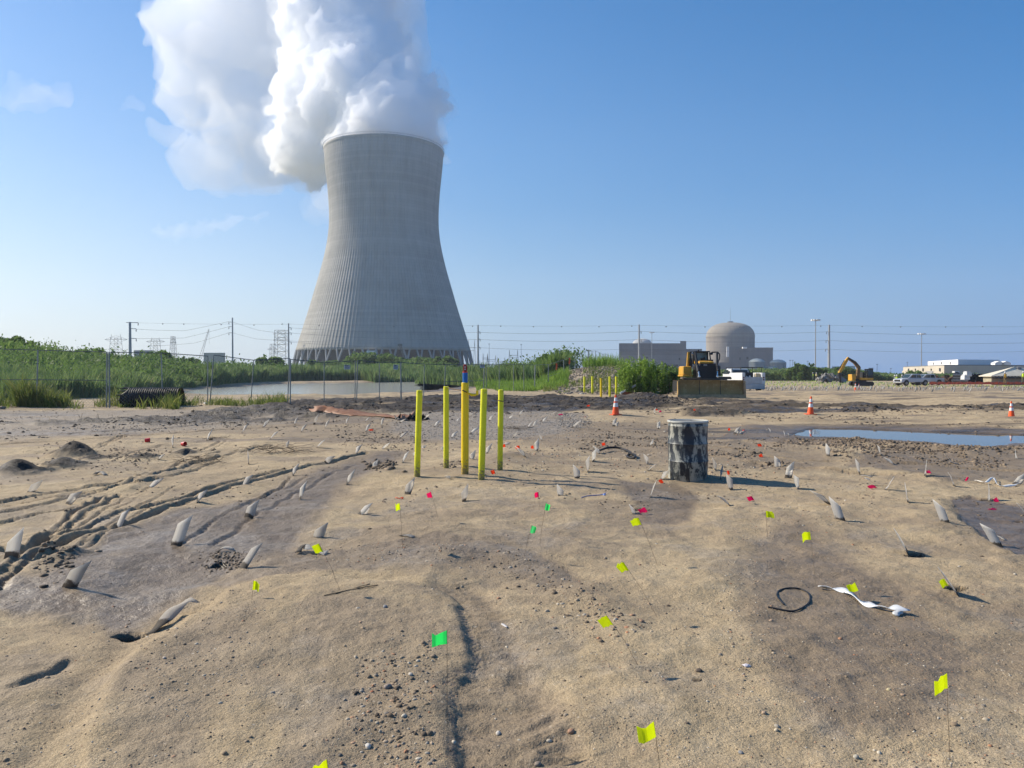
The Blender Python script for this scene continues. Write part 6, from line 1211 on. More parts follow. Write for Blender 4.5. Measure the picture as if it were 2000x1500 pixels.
for a in ((627, 1070, 668, 1152, 'yellow', 13), (494, 1143, 491, 1172, 'yellow', 15, 1), (781, 989, 787, 1073, 'yellow', 7), (1250, 1018, 1287, 1103, 'yellow', 18), (1223, 1106, 1290, 1205, 'yellow', 16), (1496, 1004, 1500, 1052, 'yellow', 14, 1), (1583, 1046, 1595, 1148, 'yellow', 20), (1673, 1145, 1684, 1170, 'yellow', 21), (1848, 1137, 1862, 1150, 'yellow', 17),
          (1191, 1211, 1254, 1300, 'yellow', 20), (1279, 1424, 1294, 1530, 'yellow', 36), (1850, 1329, 1857, 1487, 'yellow', 37), (640, 1500, 650, 1600, 'yellow', 24),
          (1037, 1033, 1021, 1092, 'green', 10, 1, .5), (1065, 989, 1053, 1065, 'green', 10, 1, .5), (873, 1244, 873, 1420, 'green', 30, -1, .3),
          (843, 966, 858, 1018, 'pink', 8), (1052, 966, 1054, 990, 'pink', 8), (1262, 995, 1268, 1004, 'pink', 15), (1471, 973, 1478, 984, 'pink', 12), (1710, 950, 1716, 955, 'pink', 14), (1817, 921, 1820, 926, 'pink', 9), (1891, 935, 1888, 941, 'pink', 8), (1949, 975, 1955, 984, 'pink', 12), (1943, 993, 1951, 995, 'pink', 14), (1770, 853, 1768, 857, 'pink', 6), (1924, 859, 1926, 863, 'pink', 5),
          (966, 921, 970, 932, 'orange', 7), (1015, 873, 1016, 882, 'orange', 8), (1042, 873, 1044, 882, 'orange', 5), (1182, 867, 1184, 874, 'orange', 7), (1294, 939, 1297, 943, 'orange', 7), (1425, 923, 1427, 931, 'orange', 5), (987, 870, 989, 880, 'orange', 6), (728, 839, 731, 842, 'orange', 7), (1152, 792, 1153, 799, 'orange', 6), (1487, 869, 1490, 875, 'orange', 8), (1489, 889, 1491, 893, 'orange', 8), (1284, 800, 1286, 805, 'orange', 4), (1292, 803, 1294, 808, 'pink', 5), (1358, 800, 1359, 807, 'orange', 4), (1144, 814, 1147, 816, 'orange', 6), (1426, 838, 1427, 843, 'orange', 5), (1455, 841, 1457, 846, 'orange', 5), (1099, 809, 1101, 813, 'pink', 8), (1583, 1002, 1583, 1002, 'pink', 1)):
    if a[5] > 1: flag(*a)
b = MB(); n = 6; V = []
for i in range(n+1): V += [(-.05+.1*i/n, -.012, .004+.01*math.sin(i*1.9)), (-.05+.1*i/n, .02, .006+.008*math.sin(i*1.3+1))]
b.add(V, [(2*i, 2*i+1, 2*i+3, 2*i+2) for i in range(n)]); o = b.build('plastic_scrap', FL['orange'], None, True); o.modifiers.new('t', 'SOLIDIFY').thickness = .0015; o.location = G(780, 974)+Vector((0, 0, .004)); tag(o, 'pale orange plastic scrap lying flat behind the lone yellow flag', 'plastic scrap')
# ================================================================== BOLLARDS AND MONITORING WELL
m_bol = mat('bollard_lime', (.78, .76, .02), .5, var=.10, scale=3, col2=(.42, .38, .12), amt2=.28, bump=.2); m_well = mat('well_yellow', (.85, .60, .01), .42, var=.06, scale=2, bump=.1); m_blue = mat('well_blue', (.01, .12, .42), .4, var=.08); m_redc = mat('well_red', (.32, .015, .02), .4, var=.12); m_strap = mat('brown_strap', (.12, .07, .035), .8)
def mudded(m):
    nt = m.node_tree; b = nt.nodes['Principled BSDF']; src = b.inputs['Base Color'].links[0].from_socket; tc = N(nt, 'ShaderNodeTexCoord'); sp = N(nt, 'ShaderNodeSeparateXYZ'); nt.links.new(tc.outputs['Object'], sp.inputs[0])
    n = N(nt, 'ShaderNodeTexNoise', Scale=26.0, Detail=6.0, Roughness=.75); nt.links.new(tc.outputs['Object'], n.inputs['Vector']); f = math_(nt, 'SUBTRACT', math_(nt, 'ADD', n.outputs[0], .16), math_(nt, 'MULTIPLY', sp.outputs[2], 1.1))
    n2 = N(nt, 'ShaderNodeTexNoise', Scale=70.0, Detail=3.0); nt.links.new(tc.outputs['Object'], n2.inputs['Vector']); sc_ = ramp(nt, n2.outputs[0], [(.68, (0, 0, 0)), (.72, (.6,)*3)]).outputs[0]
    c = mixc(nt, sc_, src, (.30, .27, .12)); c = mixc(nt, ramp(nt, f, [(.45, (0, 0, 0)), (.60, (.85,)*3)]).outputs[0], c, (.17, .125, .08)); nt.links.new(c, b.inputs['Base Color'])
mudded(m_bol); mudded(m_well)
def bollard(bx, by, tx, ty, r, lb, grp, name='bollard'):
    B = G(bx, by); T = at(tx, ty, B.y)-B; o = MB(); d = T.normalized(); L = T.length
    o.tube([tuple(-d*.08), tuple(T*.33), tuple(T*.66), tuple(T-d*.006)], r, 24); o.tube([tuple(T-d*.008), tuple(T), tuple(T+d*.004)], [r*.985, r*.97, r*.6], 24); q = o.build(name, m_bol, None, True); q.location = B; return tag(q, lb, 'bollard', grp), B, T
NG = 'near yellow-green bollards'
bollard(814.5, 930, 819.5, 762.5, .0455, 'yellow-green bollard standing leftmost of the near ring around the tall post', NG)
_, BB, TB = bollard(871.5, 914, 871.5, 755, .0435, 'yellow-green bollard with a clod at its foot, just left of the tall post', NG)
bollard(940, 937, 945.5, 760, .0465, 'yellow-green bollard nearest the camera, just right of the tall post', NG)
_, BE, TE = bollard(976.5, 918, 978.5, 761.5, .0425, 'yellow-green bollard with a brown tie, standing rightmost of the near ring', NG)
WB = G(908, 926); DW = WB.y; kw = DW/F; well = thing('monitoring_post', 'tall yellow monitoring post with a blue collar and dark red cap', 'monitoring post', WB); zt = at(908, 748, DW).z-WB.z; xt = at(908.5, 748, DW).x-WB.x
b = MB(); b.tube([(0, 0, -.08), (xt*.5, 0, zt*.5), (xt, 0, zt)], 7.3*kw, 28); b.tube([(xt, 0, zt-.001), (xt, 0, zt+.006)], [7.3*kw, 6.6*kw], 28); b.build('casing', m_well, well, True)
z2 = at(908, 728, DW).z-WB.z; b = MB(); b.tube([(xt, 0, zt+.005), (xt, 0, z2)], 5*kw, 24); b.build('collar', m_blue, well, True)
z3 = at(908, 725.5, DW).z-WB.z; b = MB(); b.tube([(xt, 0, z2+.001), (xt, 0, z3)], 5.1*kw, 24); b.build('ring', mat('well_ring', (.55, .03, .03), .4), well, True)
z4 = at(908, 711.5, DW).z-WB.z; b = MB(); b.prism([(-3.6*kw, 0), (3.6*kw, 0), (3.6*kw, (z4-z3)*.8), (2*kw, z4-z3), (-2*kw, z4-z3), (-3.6*kw, (z4-z3)*.8)], -3*kw, 3*kw, 'y'); q = b.build('cap', m_redc, well, bevel=.004); q.location = (xt, 0, z3+.001)
for f in (.3, .62): b = MB(); b.lathe([(.010, -.002), (.010, .004)], 10); p = b.build('rivet', m_chr, well); p.rotation_euler = (R(90), 0, 0); p.location = (xt, -3*kw-.003, z3+(z4-z3)*f)
b = MB(); zl = at(0, 767, DW).z-WB.z; b.tube([(xt+.045, -.03, at(0, 757, DW).z-WB.z), (xt+.045, -.05, zl), (xt+.10, -.06, zl-.03), (xt+.16, -.06, zl-.03), (xt+.185, -.06, zl+.0)], [.006, .012, .022, .018, .012], 8); b.box(xt+.165, xt+.20, -.075, -.05, zl-.035, zl+.035); b.build('lock_arm', m_well, well, True)
b = MB(); b.tube([BB+Vector((TB.x+.01, 0, TB.z-.015)), (BB+TB).lerp(WB+Vector((xt, 0, at(0, 763, DW).z-WB.z)), .5)+Vector((0, 0, -.012)), WB+Vector((xt-.03, -.06, at(0, 762.5, DW).z-WB.z)), WB+Vector((xt+.03, -.06, at(0, 766, DW).z-WB.z))], .008, 6); o = b.build('tie_strap', m_strap); tag(o, 'brown strap tied from the bollard top to the tall yellow post', 'strap')
b = MB(); zc_ = at(0, 783, BE.y).z-BE.z; xc = TE.x*zc_/TE.z; b.lathe([(.0428, -.007), (.046, -.004), (.046, .004), (.0428, .007)], 20, cap=False); o = b.build('tie_band', m_strap); o.location = BE+Vector((xc, 0, zc_)); o.rotation_euler = (0, .22, 0); tag(o, 'brown tie band wrapped round the rightmost near bollard', 'strap')
FG = 'far yellow bollards'
for (bx, by, tx, ty, lb) in ((1141.5, 768, 1142, 735, 'leftmost of the five far yellow bollards before the dirt mound'), (1157, 772, 1157.5, 735, 'second from left of the five far yellow bollards'), (1174, 775, 1174.5, 738.5, 'middle far bollard of the five, deeper orange-yellow than the others'), (1191, 774.5, 1191.5, 735, 'fourth from left of the five far yellow bollards'), (1203.5, 772, 1203.5, 735, 'rightmost of the five far yellow bollards, behind the traffic cone')):
    D = 2400/(by-728)*1.0; B = at(bx, by, D); B.z = Hh(B.x, B.y); T = at(tx, ty, D)-B; b = MB(); b.tube([(0, 0, -.1), (0, 0, T.z)], .075, 14); o = b.build('bollard', m_well if bx == 1174 else m_bol, None, True); o.location = B; tag(o, lb, 'bollard', FG)
# ================================================================== DRUM
def drum_mat():
    m, nt, b, out = nodes_of('drum_paint'); L = nt.links; tc = N(nt, 'ShaderNodeTexCoord'); mp = N(nt, 'ShaderNodeMapping'); mp.inputs['Scale'].default_value = (9, 9, 3.6); L.new(tc.outputs['Object'], mp.inputs[0])
    n = N(nt, 'ShaderNodeTexNoise', Scale=1.0, Detail=8.0, Roughness=.68, Distortion=.6); L.new(mp.outputs[0], n.inputs['Vector']); n2 = N(nt, 'ShaderNodeTexNoise', Scale=40.0, Detail=4.0); L.new(tc.outputs['Object'], n2.inputs['Vector'])
    sp = N(nt, 'ShaderNodeSeparateXYZ'); L.new(tc.outputs['Object'], sp.inputs[0]); topw = ramp(nt, sp.outputs[2], [(0, (.10,)*3), (.10, (0,)*3), (.74, (0,)*3), (.84, (.07,)*3)]).outputs[0]
    f = math_(nt, 'ADD', math_(nt, 'ADD', n.outputs[0], math_(nt, 'MULTIPLY', math_(nt, 'SUBTRACT', n2.outputs[0], .5), .14)), topw)
    c = ramp(nt, f, [(.46, (.012, .018, .03)), (.515, (.05, .06, .065)), (.55, (.26, .265, .235)), (.75, (.44, .43, .37))]).outputs[0]; L.new(c, b.inputs['Base Color']); b.inputs['Roughness'].default_value = .5
    bp = N(nt, 'ShaderNodeBump', Strength=.5, Distance=.004); L.new(f, bp.inputs['Height']); L.new(bp.outputs[0], b.inputs['Normal']); return m
DB = G(1351, 940); kd = DB.y/F; dr = thing('steel_drum', 'battered dark blue steel drum splashed with cream paint', 'drum', (DB.x, DB.y+.26, min(DB.z, Hh(DB.x, DB.y+.3))-.015)); Hd = at(0, 823, DB.y).z-dr.location.z; r0 = .288
pf = [(r0-.01, 0), (r0, .012)]
for zc2 in (.33, .62): pf += [(r0, Hd*zc2-.02), (r0+.009, Hd*zc2), (r0, Hd*zc2+.02)]
pf += [(r0, Hd-.085), (r0+.006, Hd-.075), (r0, Hd-.065), (r0, Hd-.03)]
b = MB(); b.lathe(pf+[(r0-.004, Hd-.03), (r0-.004, Hd-.09)], 64, cap=False)
rr_ = random.Random(4); vs = []
for x, y, z in b.v:
    a_ = math.atan2(y, x); dn = .010*math.sin(a_*3+z*5)*math.sin(z*6)-.012*math.exp(-((a_+1.25)/.35)**2-((z-.12)/.12)**2); f = 1+dn/r0; vs.append((x*f, y*f, z))
b.v = vs; b.build('shell', drum_mat(), dr, True)
b = MB(); b.lathe([(r0-.004, Hd-.031), (r0+.012, Hd-.026), (r0+.015, Hd-.012), (r0+.012, Hd), (r0+.002, Hd+.003), (r0-.008, Hd-.004), (r0-.008, Hd-.03)], 64, cap=False); b.build('rim', mat('drum_rim', (.46, .46, .42), .5, var=.15, scale=6, col2=(.10, .10, .10), amt2=.3), dr, True)
b = MB(); b.lathe([(r0-.006, Hd-.022), (r0*.6, Hd-.020), (.01, Hd-.024)], 40, cap=False); b.build('lid', mat('drum_lid', (.36, .33, .27), .85, var=.25, scale=6, col2=(.14, .11, .08), amt2=.5, bump=.6), dr)
# ================================================================== TRAFFIC CONES
m_or = mat('cone_orange', (.85, .12, .025), .45, var=.06, scale=3, trans=.1); m_ref = mat('cone_white', (.72, .72, .72), .35, var=.08); m_cb = mat('cone_base', (.55, .09, .03), .6, var=.2)
def cone(px, pyb, pyt, D, lb, tilt=0.0):
    B = G(px, pyb) if D is None else at(px, pyb, D); 
    if D: B.z = Hh(B.x, B.y)
    h = at(px, pyt, B.y).z-B.z; t = thing('traffic_cone', lb, 'traffic cone', B, .3, 'traffic cones'); t.rotation_euler = (0, tilt, .3); s = h/.72
    def rz(z): return (.135*(1-z)+.028*z)*1.0
    b = MB(); b.box(-.18*s, .18*s, -.18*s, .18*s, -.01, .03*s); b.build('base', m_cb, t, bevel=.008)
    segs = [(0.03, .40, 'cone_body', m_or), (.403, .60, 'reflective_band', m_ref), (.603, .68, 'orange_band', m_or), (.683, .86, 'reflective_band', m_ref), (.863, 1.0, 'tip', m_or)]
    for z0, z1, nm, mm in segs:
        b = MB(); r0_ = rz(z0)*s; r1 = rz(z1)*s; b.lathe([(r0_, z0*h), (r1, z1*h)], 28, cap=(nm == 'tip')); b.build(nm, mm, t, True)
cone(1202.5, 812, 771, None, 'orange traffic cone in front of the far bollards'); cone(1583, 811.5, 774, None, 'orange-red traffic cone reflected in the puddle', .03); cone(1975.5, 814.5, 783.5, None, 'orange-red traffic cone standing alone at the right edge', -.02)
cone(1671, 762, 748, 76, 'taller of the two pinkish cones in front of the excavator'); cone(1677.5, 761, 750, 78, 'smaller of the two pinkish cones, right in front of the excavator tracks'); cone(1669, 766.5, 760, 66, 'small low cone in the strips below the pair by the excavator', .9)
# ================================================================== SMALL LITTER
def blob(name, px, py, sx, sy, sz, m_, lb, cat, seed=0, lift=.3, sub=3, am=.35):
    bm = bmesh.new(); bmesh.ops.create_icosphere(bm, subdivisions=sub, radius=1)
    for v in bm.verts: p = v.co; n = am*(float(vn(p.x*1.3+seed, p.y*1.3+p.z*1.7, seed))+.5*float(vn(p.x*3+seed, p.z*3-p.y*2, seed+3))); v.co = Vector((p.x*sx, p.y*sy, p.z*sz))*(1+n)
    me = bpy.data.meshes.new(name); bm.to_mesh(me); bm.free(); o = link_mesh(name, me, m_, None, True); o.location = G(px, py)+Vector((0, 0, sz*lift)); o.rotation_euler = (0, 0, seed*1.3); return tag(o, lb, cat)
m_cap = mat('red_plastic', (.62, .02, .03), .4, var=.1)
for px, py, rz_, lb in ((287, 864, .5, 'left one of two crushed red plastic cups lying on the sand'), (360, 871, -.4, 'right one of two crushed red plastic cups, beside the white strip')):
    b = MB(); b.lathe([(.038, 0), (.050, .10), (.046, .10), (.034, .005)], 18, cap=False); b.lathe([(.034, .004), (.001, .003)], 18, cap=False); o = b.build('plastic_cup', m_cap, None, True); o.location = G(px, py)+Vector((-.05, 0, .045)); o.rotation_euler = (R(8), R(86), rz_); o.scale = (1, 1, 1.1); tag(o, lb, 'cup', 'crushed red cups')
def cord(name, pts, r, m_, lb, cat, lift=.0):
    P = [G(*p[:2])+Vector((0, 0, (p[2] if len(p) > 2 else 0)+r+lift)) for p in pts]; Q = curve([tuple(p) for p in P], 5); b = MB(); o0 = P[0]; b.tube([Vector(q)-o0 for q in Q], r, 8); o = b.build(name, m_, None, True); o.location = o0; return tag(o, lb, cat)
cord('strap_loop', [(1500, 1187), (1515, 1190), (1547, 1195), (1568, 1188), (1581, 1176), (1580, 1162), (1565, 1152), (1540, 1150), (1522, 1155), (1518, 1166), (1531, 1182)], .0055, m_blk, 'thin black strap curled in a loop on the damp sand', 'strap')
cord('plastic_cable', [(1168, 885, .02), (1185, 882, .05), (1205, 881, .05), (1222, 884, .03), (1232, 889, .02), (1225, 894), (1238, 897), (1240, 893, .02), (1228, 890, .03)], .022, m_hdpe, 'black plastic cable arching over the sand with a crumpled end', 'cable')
cord('blue_ribbon', [(1136, 972), (1150, 969), (1163, 968), (1174, 967), (1184, 965, .01)], .005, mat('blue_plastic', (.10, .16, .45), .4), 'thin blue ribbon lying between two strips in mid sand', 'ribbon')
blob('ribbon_knot', 1180, 967, .022, .015, .012, mat('pale_blue_plastic', (.30, .42, .75), .4), 'pale blue knot at the right end of the blue ribbon', 'ribbon', 5)
# long lying strips
def lying(pts, w, lb, wide=None, name='loose_strip', m_=None, tw=0):
    P = [G(*p[:2])+Vector((0, 0, (p[2] if len(p) > 2 else .006))) for p in pts]; Q = [Vector(q) for q in curve([tuple(p) for p in P], 4)]; Wd = []
    for i, q in enumerate(Q):
        d = (Q[min(i+1, len(Q)-1)]-Q[max(0, i-1)]).normalized(); s = d.cross(Vector((0, 0, 1))).normalized(); tt = tw*math.sin(i*.7+.3); Wd.append((s*math.cos(tt)+Vector((0, 0, 1))*math.sin(tt))*w/2)
    o = ribbon(name, Q, Wd, (.96, 1), m=m_); return tag(o, lb, 'drain strip')
lying([(1598, 1150, .02), (1630, 1153, .012), (1655, 1160, .016), (1680, 1176, .012), (1700, 1186, .014), (1725, 1192, .02), (1750, 1197, .035), (1778, 1200, .02)], .05, 'long twisted white strip lying across the damp sand with small printing', tw=.6, m_=mat('white_strip', (.62, .64, .66), .5, var=.1, col2=(.25, .2, .15), amt2=.2))
for i in range(9):
    q = G(1648+i*3.6, 1163+i*2.6); b = MB(); b.box(-.0035, .0035 if i % 3 else .001, -.0015, .0015, 0, .006)
    if i == 0: prt = thing('strip_printing', 'small dark printing on the long lying white strip', 'printing', q)
    o = b.build('printed_mark', m_blk, prt); o.location = q-prt.location+Vector((0, -.012, .022)); o.rotation_euler = (0, -.3, 0)
blob('crumpled_fabric', 1752, 1199, .055, .03, .018, m_whp, 'crumpled cream fabric at the right end of the long lying strip', 'fabric scrap', 3)
lying([(291, 1240, .0), (318, 1224, .03), (345, 1206, .06), (366, 1198, .08), (383, 1193, .075)], .08, 'white strip lying low over a dark hollow beside the sand hole', m_=m_strip, tw=.3)
lying([(582, 1083, .02), (592, 1076, .05), (604, 1080, .04), (622, 1081, .02), (640, 1083, .012)], .06, 'folded white strip lying behind the leaning yellow flag', tw=.5); lying([(424, 1080, .01), (438, 1076, .03), (458, 1075, .01)], .05, 'curled white strip lying behind the muddy hollow', tw=.4); lying([(783, 1046, .004), (796, 1047, .01), (809, 1050, .006)], .06, 'flat grey strip scrap lying below the lone yellow flag')
lying([(1676, 924, .0), (1690, 930, .01), (1703, 932, .01)], .06, 'grey strip lying at the foot of a leaning one, right mid sand'); lying([(1925, 1046, .02), (1950, 1051, .02), (1963, 1056, .01)], .03, 'thin white strip scrap crossing the leaning strip on dark wet ground'); lying([(185, 929, .02), (195, 925, .04), (207, 929, .01)], .06, 'brownish strip scrap half buried behind the tyre tracks')
lying([(1905, 941, .02), (1925, 946, .03), (1940, 939, .05), (1950, 950, .02), (1975, 951, .02), (1990, 948, .02)], .035, 'white rag and cord tangled on the sand at the right edge', name='rag', tw=1.0, m_=m_wh)
blob('wood_block', 5, 799, .22, .10, .10, mat('old_wood', (.26, .22, .17), .9, var=.3, scale=6), 'short weathered log at the left edge by the fence weeds', 'log', 2, sub=2)
blob('white_stone', 402, 789, .18, .1, .07, mat('pale_stone', (.5, .49, .46), .8), 'white stone at the foot of the leaning fence posts', 'stone', 4)
blob('white_bag', 1283, 766, .42, .2, .22, m_wh, 'white bag lying at the foot of the green shrub', 'bag', 6); blob('pale_stone', 1136, 770, .3, .2, .12, mat('pale_stone', (.5, .47, .42), .8), 'pale stone left of the far yellow bollards', 'stone', 8); blob('white_block', 1124, 737, .4, .3, .25, mat('pale_stone', (.5, .49, .46), .8), 'white block on the mound beside the climbing fence', 'stone', 9)
c = G(1228, 762); db = thing('broken_plank', 'grey boards and rusty debris leaning at the left foot of the shrub', 'debris', c); b = MB(); b.tube([(-.6, 0, .15), (.55, .2, .75)], [.11, .08], 6); b.build('plank', m_tg, db); b = MB(); b.box(-.55, .5, -.1, .25, .0, .28, taper=.3); b.build('rusty_box', mat('rust_red', (.22, .07, .04), .8), db)
# tarp
TP = [(612, 806, .02), (622, 810, .14), (640, 809, .10), (665, 812, .04), (700, 814, .02), (740, 815, .02), (765, 818, .03), (785, 821, .05), (806, 820, .10), (814, 815, .16)]
m_tarp = mat('brown_tarp', (.23, .10, .04), .6, var=.35, scale=2.5, col2=(.34, .21, .12), amt2=.4); V = []; nx = 60; ny = 9; px_ = np.array(TP)
for i in range(nx):
    f = i/(nx-1)*(len(TP)-1); k = min(int(f), len(TP)-2); g = f-k; q = [TP[k][j]*(1-g)+TP[k+1][j]*g for j in range(3)]; hx = flat(q[0], q[1])
    for j in range(ny):
        v = j/(ny-1); y = hx.y+(v-.3)*(1.9 if i < 30 else 1.5); z = Hh(hx.x, y)+.015+q[2]*math.exp(-((v-.35)/.3)**2)+.03*abs(float(vn(i*.35, j*.7, 55)))+.05*math.exp(-((i-4)/3)**2)*(v > .3)+(.07*math.exp(-((i-45)/3)**2)+.10*math.exp(-((i-54)/3.5)**2))*math.sin(v*3.1); V.append((hx.x+.1*float(vn(j*.8, i*.2, 56)), y, z))
V = np.array(V); i, j = np.meshgrid(np.arange(nx-1), np.arange(ny-1), indexing='ij'); a_ = (i*ny+j).ravel(); o = np_mesh('tarp', V-V[0], np.stack([a_, a_+ny, a_+ny+1, a_+1], 1), m_tarp, None, True); o.location = V[0]; o.modifiers.new('t', 'SOLIDIFY').thickness = .006; tag(o, 'rumpled reddish brown tarp lying on the ground behind the strips', 'tarp')
b = MB(); r_ = random.Random(3)
for i in range(16): x = r_.uniform(-.5, .5); b.add([(x, r_.uniform(-.2, .2), .02), (x+r_.uniform(.1, .3), r_.uniform(-.2, .2), .02), (x+r_.uniform(-.1, .2), r_.uniform(-.1, .3), r_.uniform(.1, .24))], [(0, 1, 2)])
o = b.build('tarp_shred', m_blk); o.location = G(798, 821); o.modifiers.new('t', 'SOLIDIFY').thickness = .01; tag(o, 'torn black sheeting at the right end of the brown tarp', 'sheeting')
# dry brush and roots
def brush(px, py, r, n, lb, hgt=.1, seed=1, name='brush_heap'):
    c = G(px, py); r_ = random.Random(seed); b = MB()
    for i in range(n):
        a = r_.uniform(0, 6.28); x, y = r_.gauss(0, r*.45), r_.gauss(0, r*.3); L = r_.uniform(.15, .4); z = r_.uniform(0, hgt); p = [Vector((x, y, z)), Vector((x+math.cos(a)*L*.5+r_.gauss(0, .02), y+math.sin(a)*L*.5, z+r_.uniform(-.01, .05))), Vector((x+math.cos(a+.4)*L, y+math.sin(a+.4)*L, max(0, z+r_.uniform(-.06, .07))))]; b.tube(p, [.0035, .003, .0012], 4, cap=False)
    o = b.build(name, mat('dead_brush', (.10, .075, .05), .9, var=.4, scale=9)); o.location = c; return tag(o, lb, 'brush heap')
brush(545, 884, .7, 110, 'long low heap of dead brush left of the strips row', .12, 1); brush(395, 905, .45, 50, 'dry tangled roots on the ridge between the tyre tracks', .12, 2); brush(1005, 838, .4, 35, 'scatter of dark twigs behind the rightmost near bollard', .04, 3); brush(415, 857, .35, 16, 'flat dead sticks beside the upright strip far left', .03, 5)
m_stalk = mat('dry_reed', (.12, .09, .055), .9)
cord('dry_stalk', [(633, 1164), (665, 1157), (700, 1150), (738, 1143)], .003, m_stalk, 'thin dry stalk flat on the sand, the longer of two beside a leaning flag wire', 'stalk')
cord('dry_stalk', [(655, 1160), (700, 1147), (722, 1141)], .0025, m_stalk, 'shorter thin dry stalk crossing behind the longer one', 'stalk')
# ================================================================== STONES, CLODS, GRAVEL
def rocks(name, P, s, m_, flatz=.7, sub=1, am=.28):
    v, f = ICO[sub]; n = len(P); k = len(v); d = 1+am*nr.normal(size=(n, k, 1)).clip(-1.6, 1.6); sc = nr.uniform(.65, 1.35, (n, 1, 3)); sc[:, :, 2] *= flatz; a = nr.uniform(0, 6.28, n); ca, sa = np.cos(a), np.sin(a)
    Q = v[None]*d*sc; X_ = Q[:, :, 0]*ca[:, None]-Q[:, :, 1]*sa[:, None]; Y_ = Q[:, :, 0]*sa[:, None]+Q[:, :, 1]*ca[:, None]; Q = np.stack([X_, Y_, Q[:, :, 2]], -1)*s[:, None, None]+P[:, None, :]
    Fc = (f[None]+(np.arange(n)*k)[:, None, None]).reshape(-1, 3); o = np_mesh(name, Q.reshape(-1, 3), Fc, m_, None, sub > 1); return tag(o, kind='stuff')
def scat(n, poly, lo, hi, pw=2.5, clump=None, sc=.25):
    """random ground points inside a photo polygon with sizes lo..hi metres"""
    poly = np.array(poly, float); x0, y0 = poly.min(0); x1, y1 = poly.max(0); u = nr.uniform(x0, x1, n*3); v = nr.uniform(y0, y1, n*3); q = inside(u, v, [tuple(p) for p in poly]); u, v = u[q][:n], v[q][:n]; jw, jh = (x1-x0), (y1-y0); j_ = nr.rand(len(u))**2*.30; u = u+nr.normal(0, 1, len(u))*jw*j_*(jw < 900); v = np.maximum(v+nr.normal(0, 1, len(v))*jh*j_*(jh < 300), 775)
    dx = (u-1000)/F; dy = -(v-750)/F; c, s = math.cos(PITCH), math.sin(PITCH); dyy = c-dy*s; dz = s+dy*c; t = -CAMZ/dz; X_ = dx*t; Y_ = dyy*t
    if clump is not None: k = fbm(X_/sc, Y_/sc, 3, 400) > clump; X_, Y_ = X_[k], Y_[k]
    z = lookup(X_, Y_); s_ = lo+(hi-lo)*nr.rand(len(X_))**pw; return np.stack([X_, Y_, z-s_*.12], -1), s_
def many(name, sets, m_, **kw):
    A = [scat(*q) for q in sets]; return rocks(name, np.concatenate([a[0] for a in A]), np.concatenate([a[1] for a in A]), m_, **kw)
def rock_mat(name, cols, rough=.75):
    m, nt, b, out = nodes_of(name); g = N(nt, 'ShaderNodeNewGeometry'); r = ramp(nt, g.outputs['Random Per Island'], [(i/(len(cols)-1), c) for i, c in enumerate(cols)]); r.color_ramp.interpolation = 'LINEAR'; nt.links.new(r.outputs[0], b.inputs['Base Color']); b.inputs['Roughness'].default_value = rough; return m
m_peb = rock_mat('pebbles', [(.10, .078, .055), (.24, .175, .11), (.33, .26, .175), (.34, .15, .07), (.42, .35, .25), (.13, .115, .10), (.52, .46, .36), (.20, .145, .09), (.28, .21, .14)], .8); m_clod = rock_mat('clods', [(.06, .044, .03), (.11, .082, .055), (.17, .127, .085), (.25, .19, .13)], .9); m_mclod = rock_mat('mud_clods', [(.022, .017, .013), (.05, .038, .028), (.10, .075, .052)], .95); m_grav = rock_mat('gravel', [(.10, .085, .07), (.19, .165, .14), (.28, .25, .21), (.38, .345, .295)], .8)
FULL = [(0, 1000), (2000, 1000), (2000, 1500), (0, 1500)]
many('sand_pebbles', [(9000, FULL, .0015, .0055, 2.5, -.15, .5), (260, FULL, .005, .014, 2), (700, [(700, 1270), (850, 1270), (850, 1500), (680, 1500)], .002, .012, 3), (380, [(270, 1200), (500, 1170), (480, 1370), (260, 1380)], .002, .010, 3), (600, [(840, 1070), (1000, 1080), (1130, 1140), (1270, 1250), (1200, 1290), (1090, 1200), (980, 1120), (850, 1110)], .003, .016, 3), (240, [(640, 1080), (860, 1075), (860, 1110), (640, 1110)], .003, .012, 3), (420, [(1400, 1100), (1480, 1090), (1520, 1320), (1420, 1330)], .002, .010, 3), (1500, [(1450, 1200), (2000, 1150), (2000, 1500), (1300, 1500)], .0015, .007, 3), (700, [(1440, 940), (1700, 940), (1750, 1040), (1450, 1060)], .003, .012, 3), (1800, [(1000, 830), (1500, 830), (1500, 930), (1000, 930)], .006, .028, 3)], m_peb, flatz=.75, sub=2, am=.07)
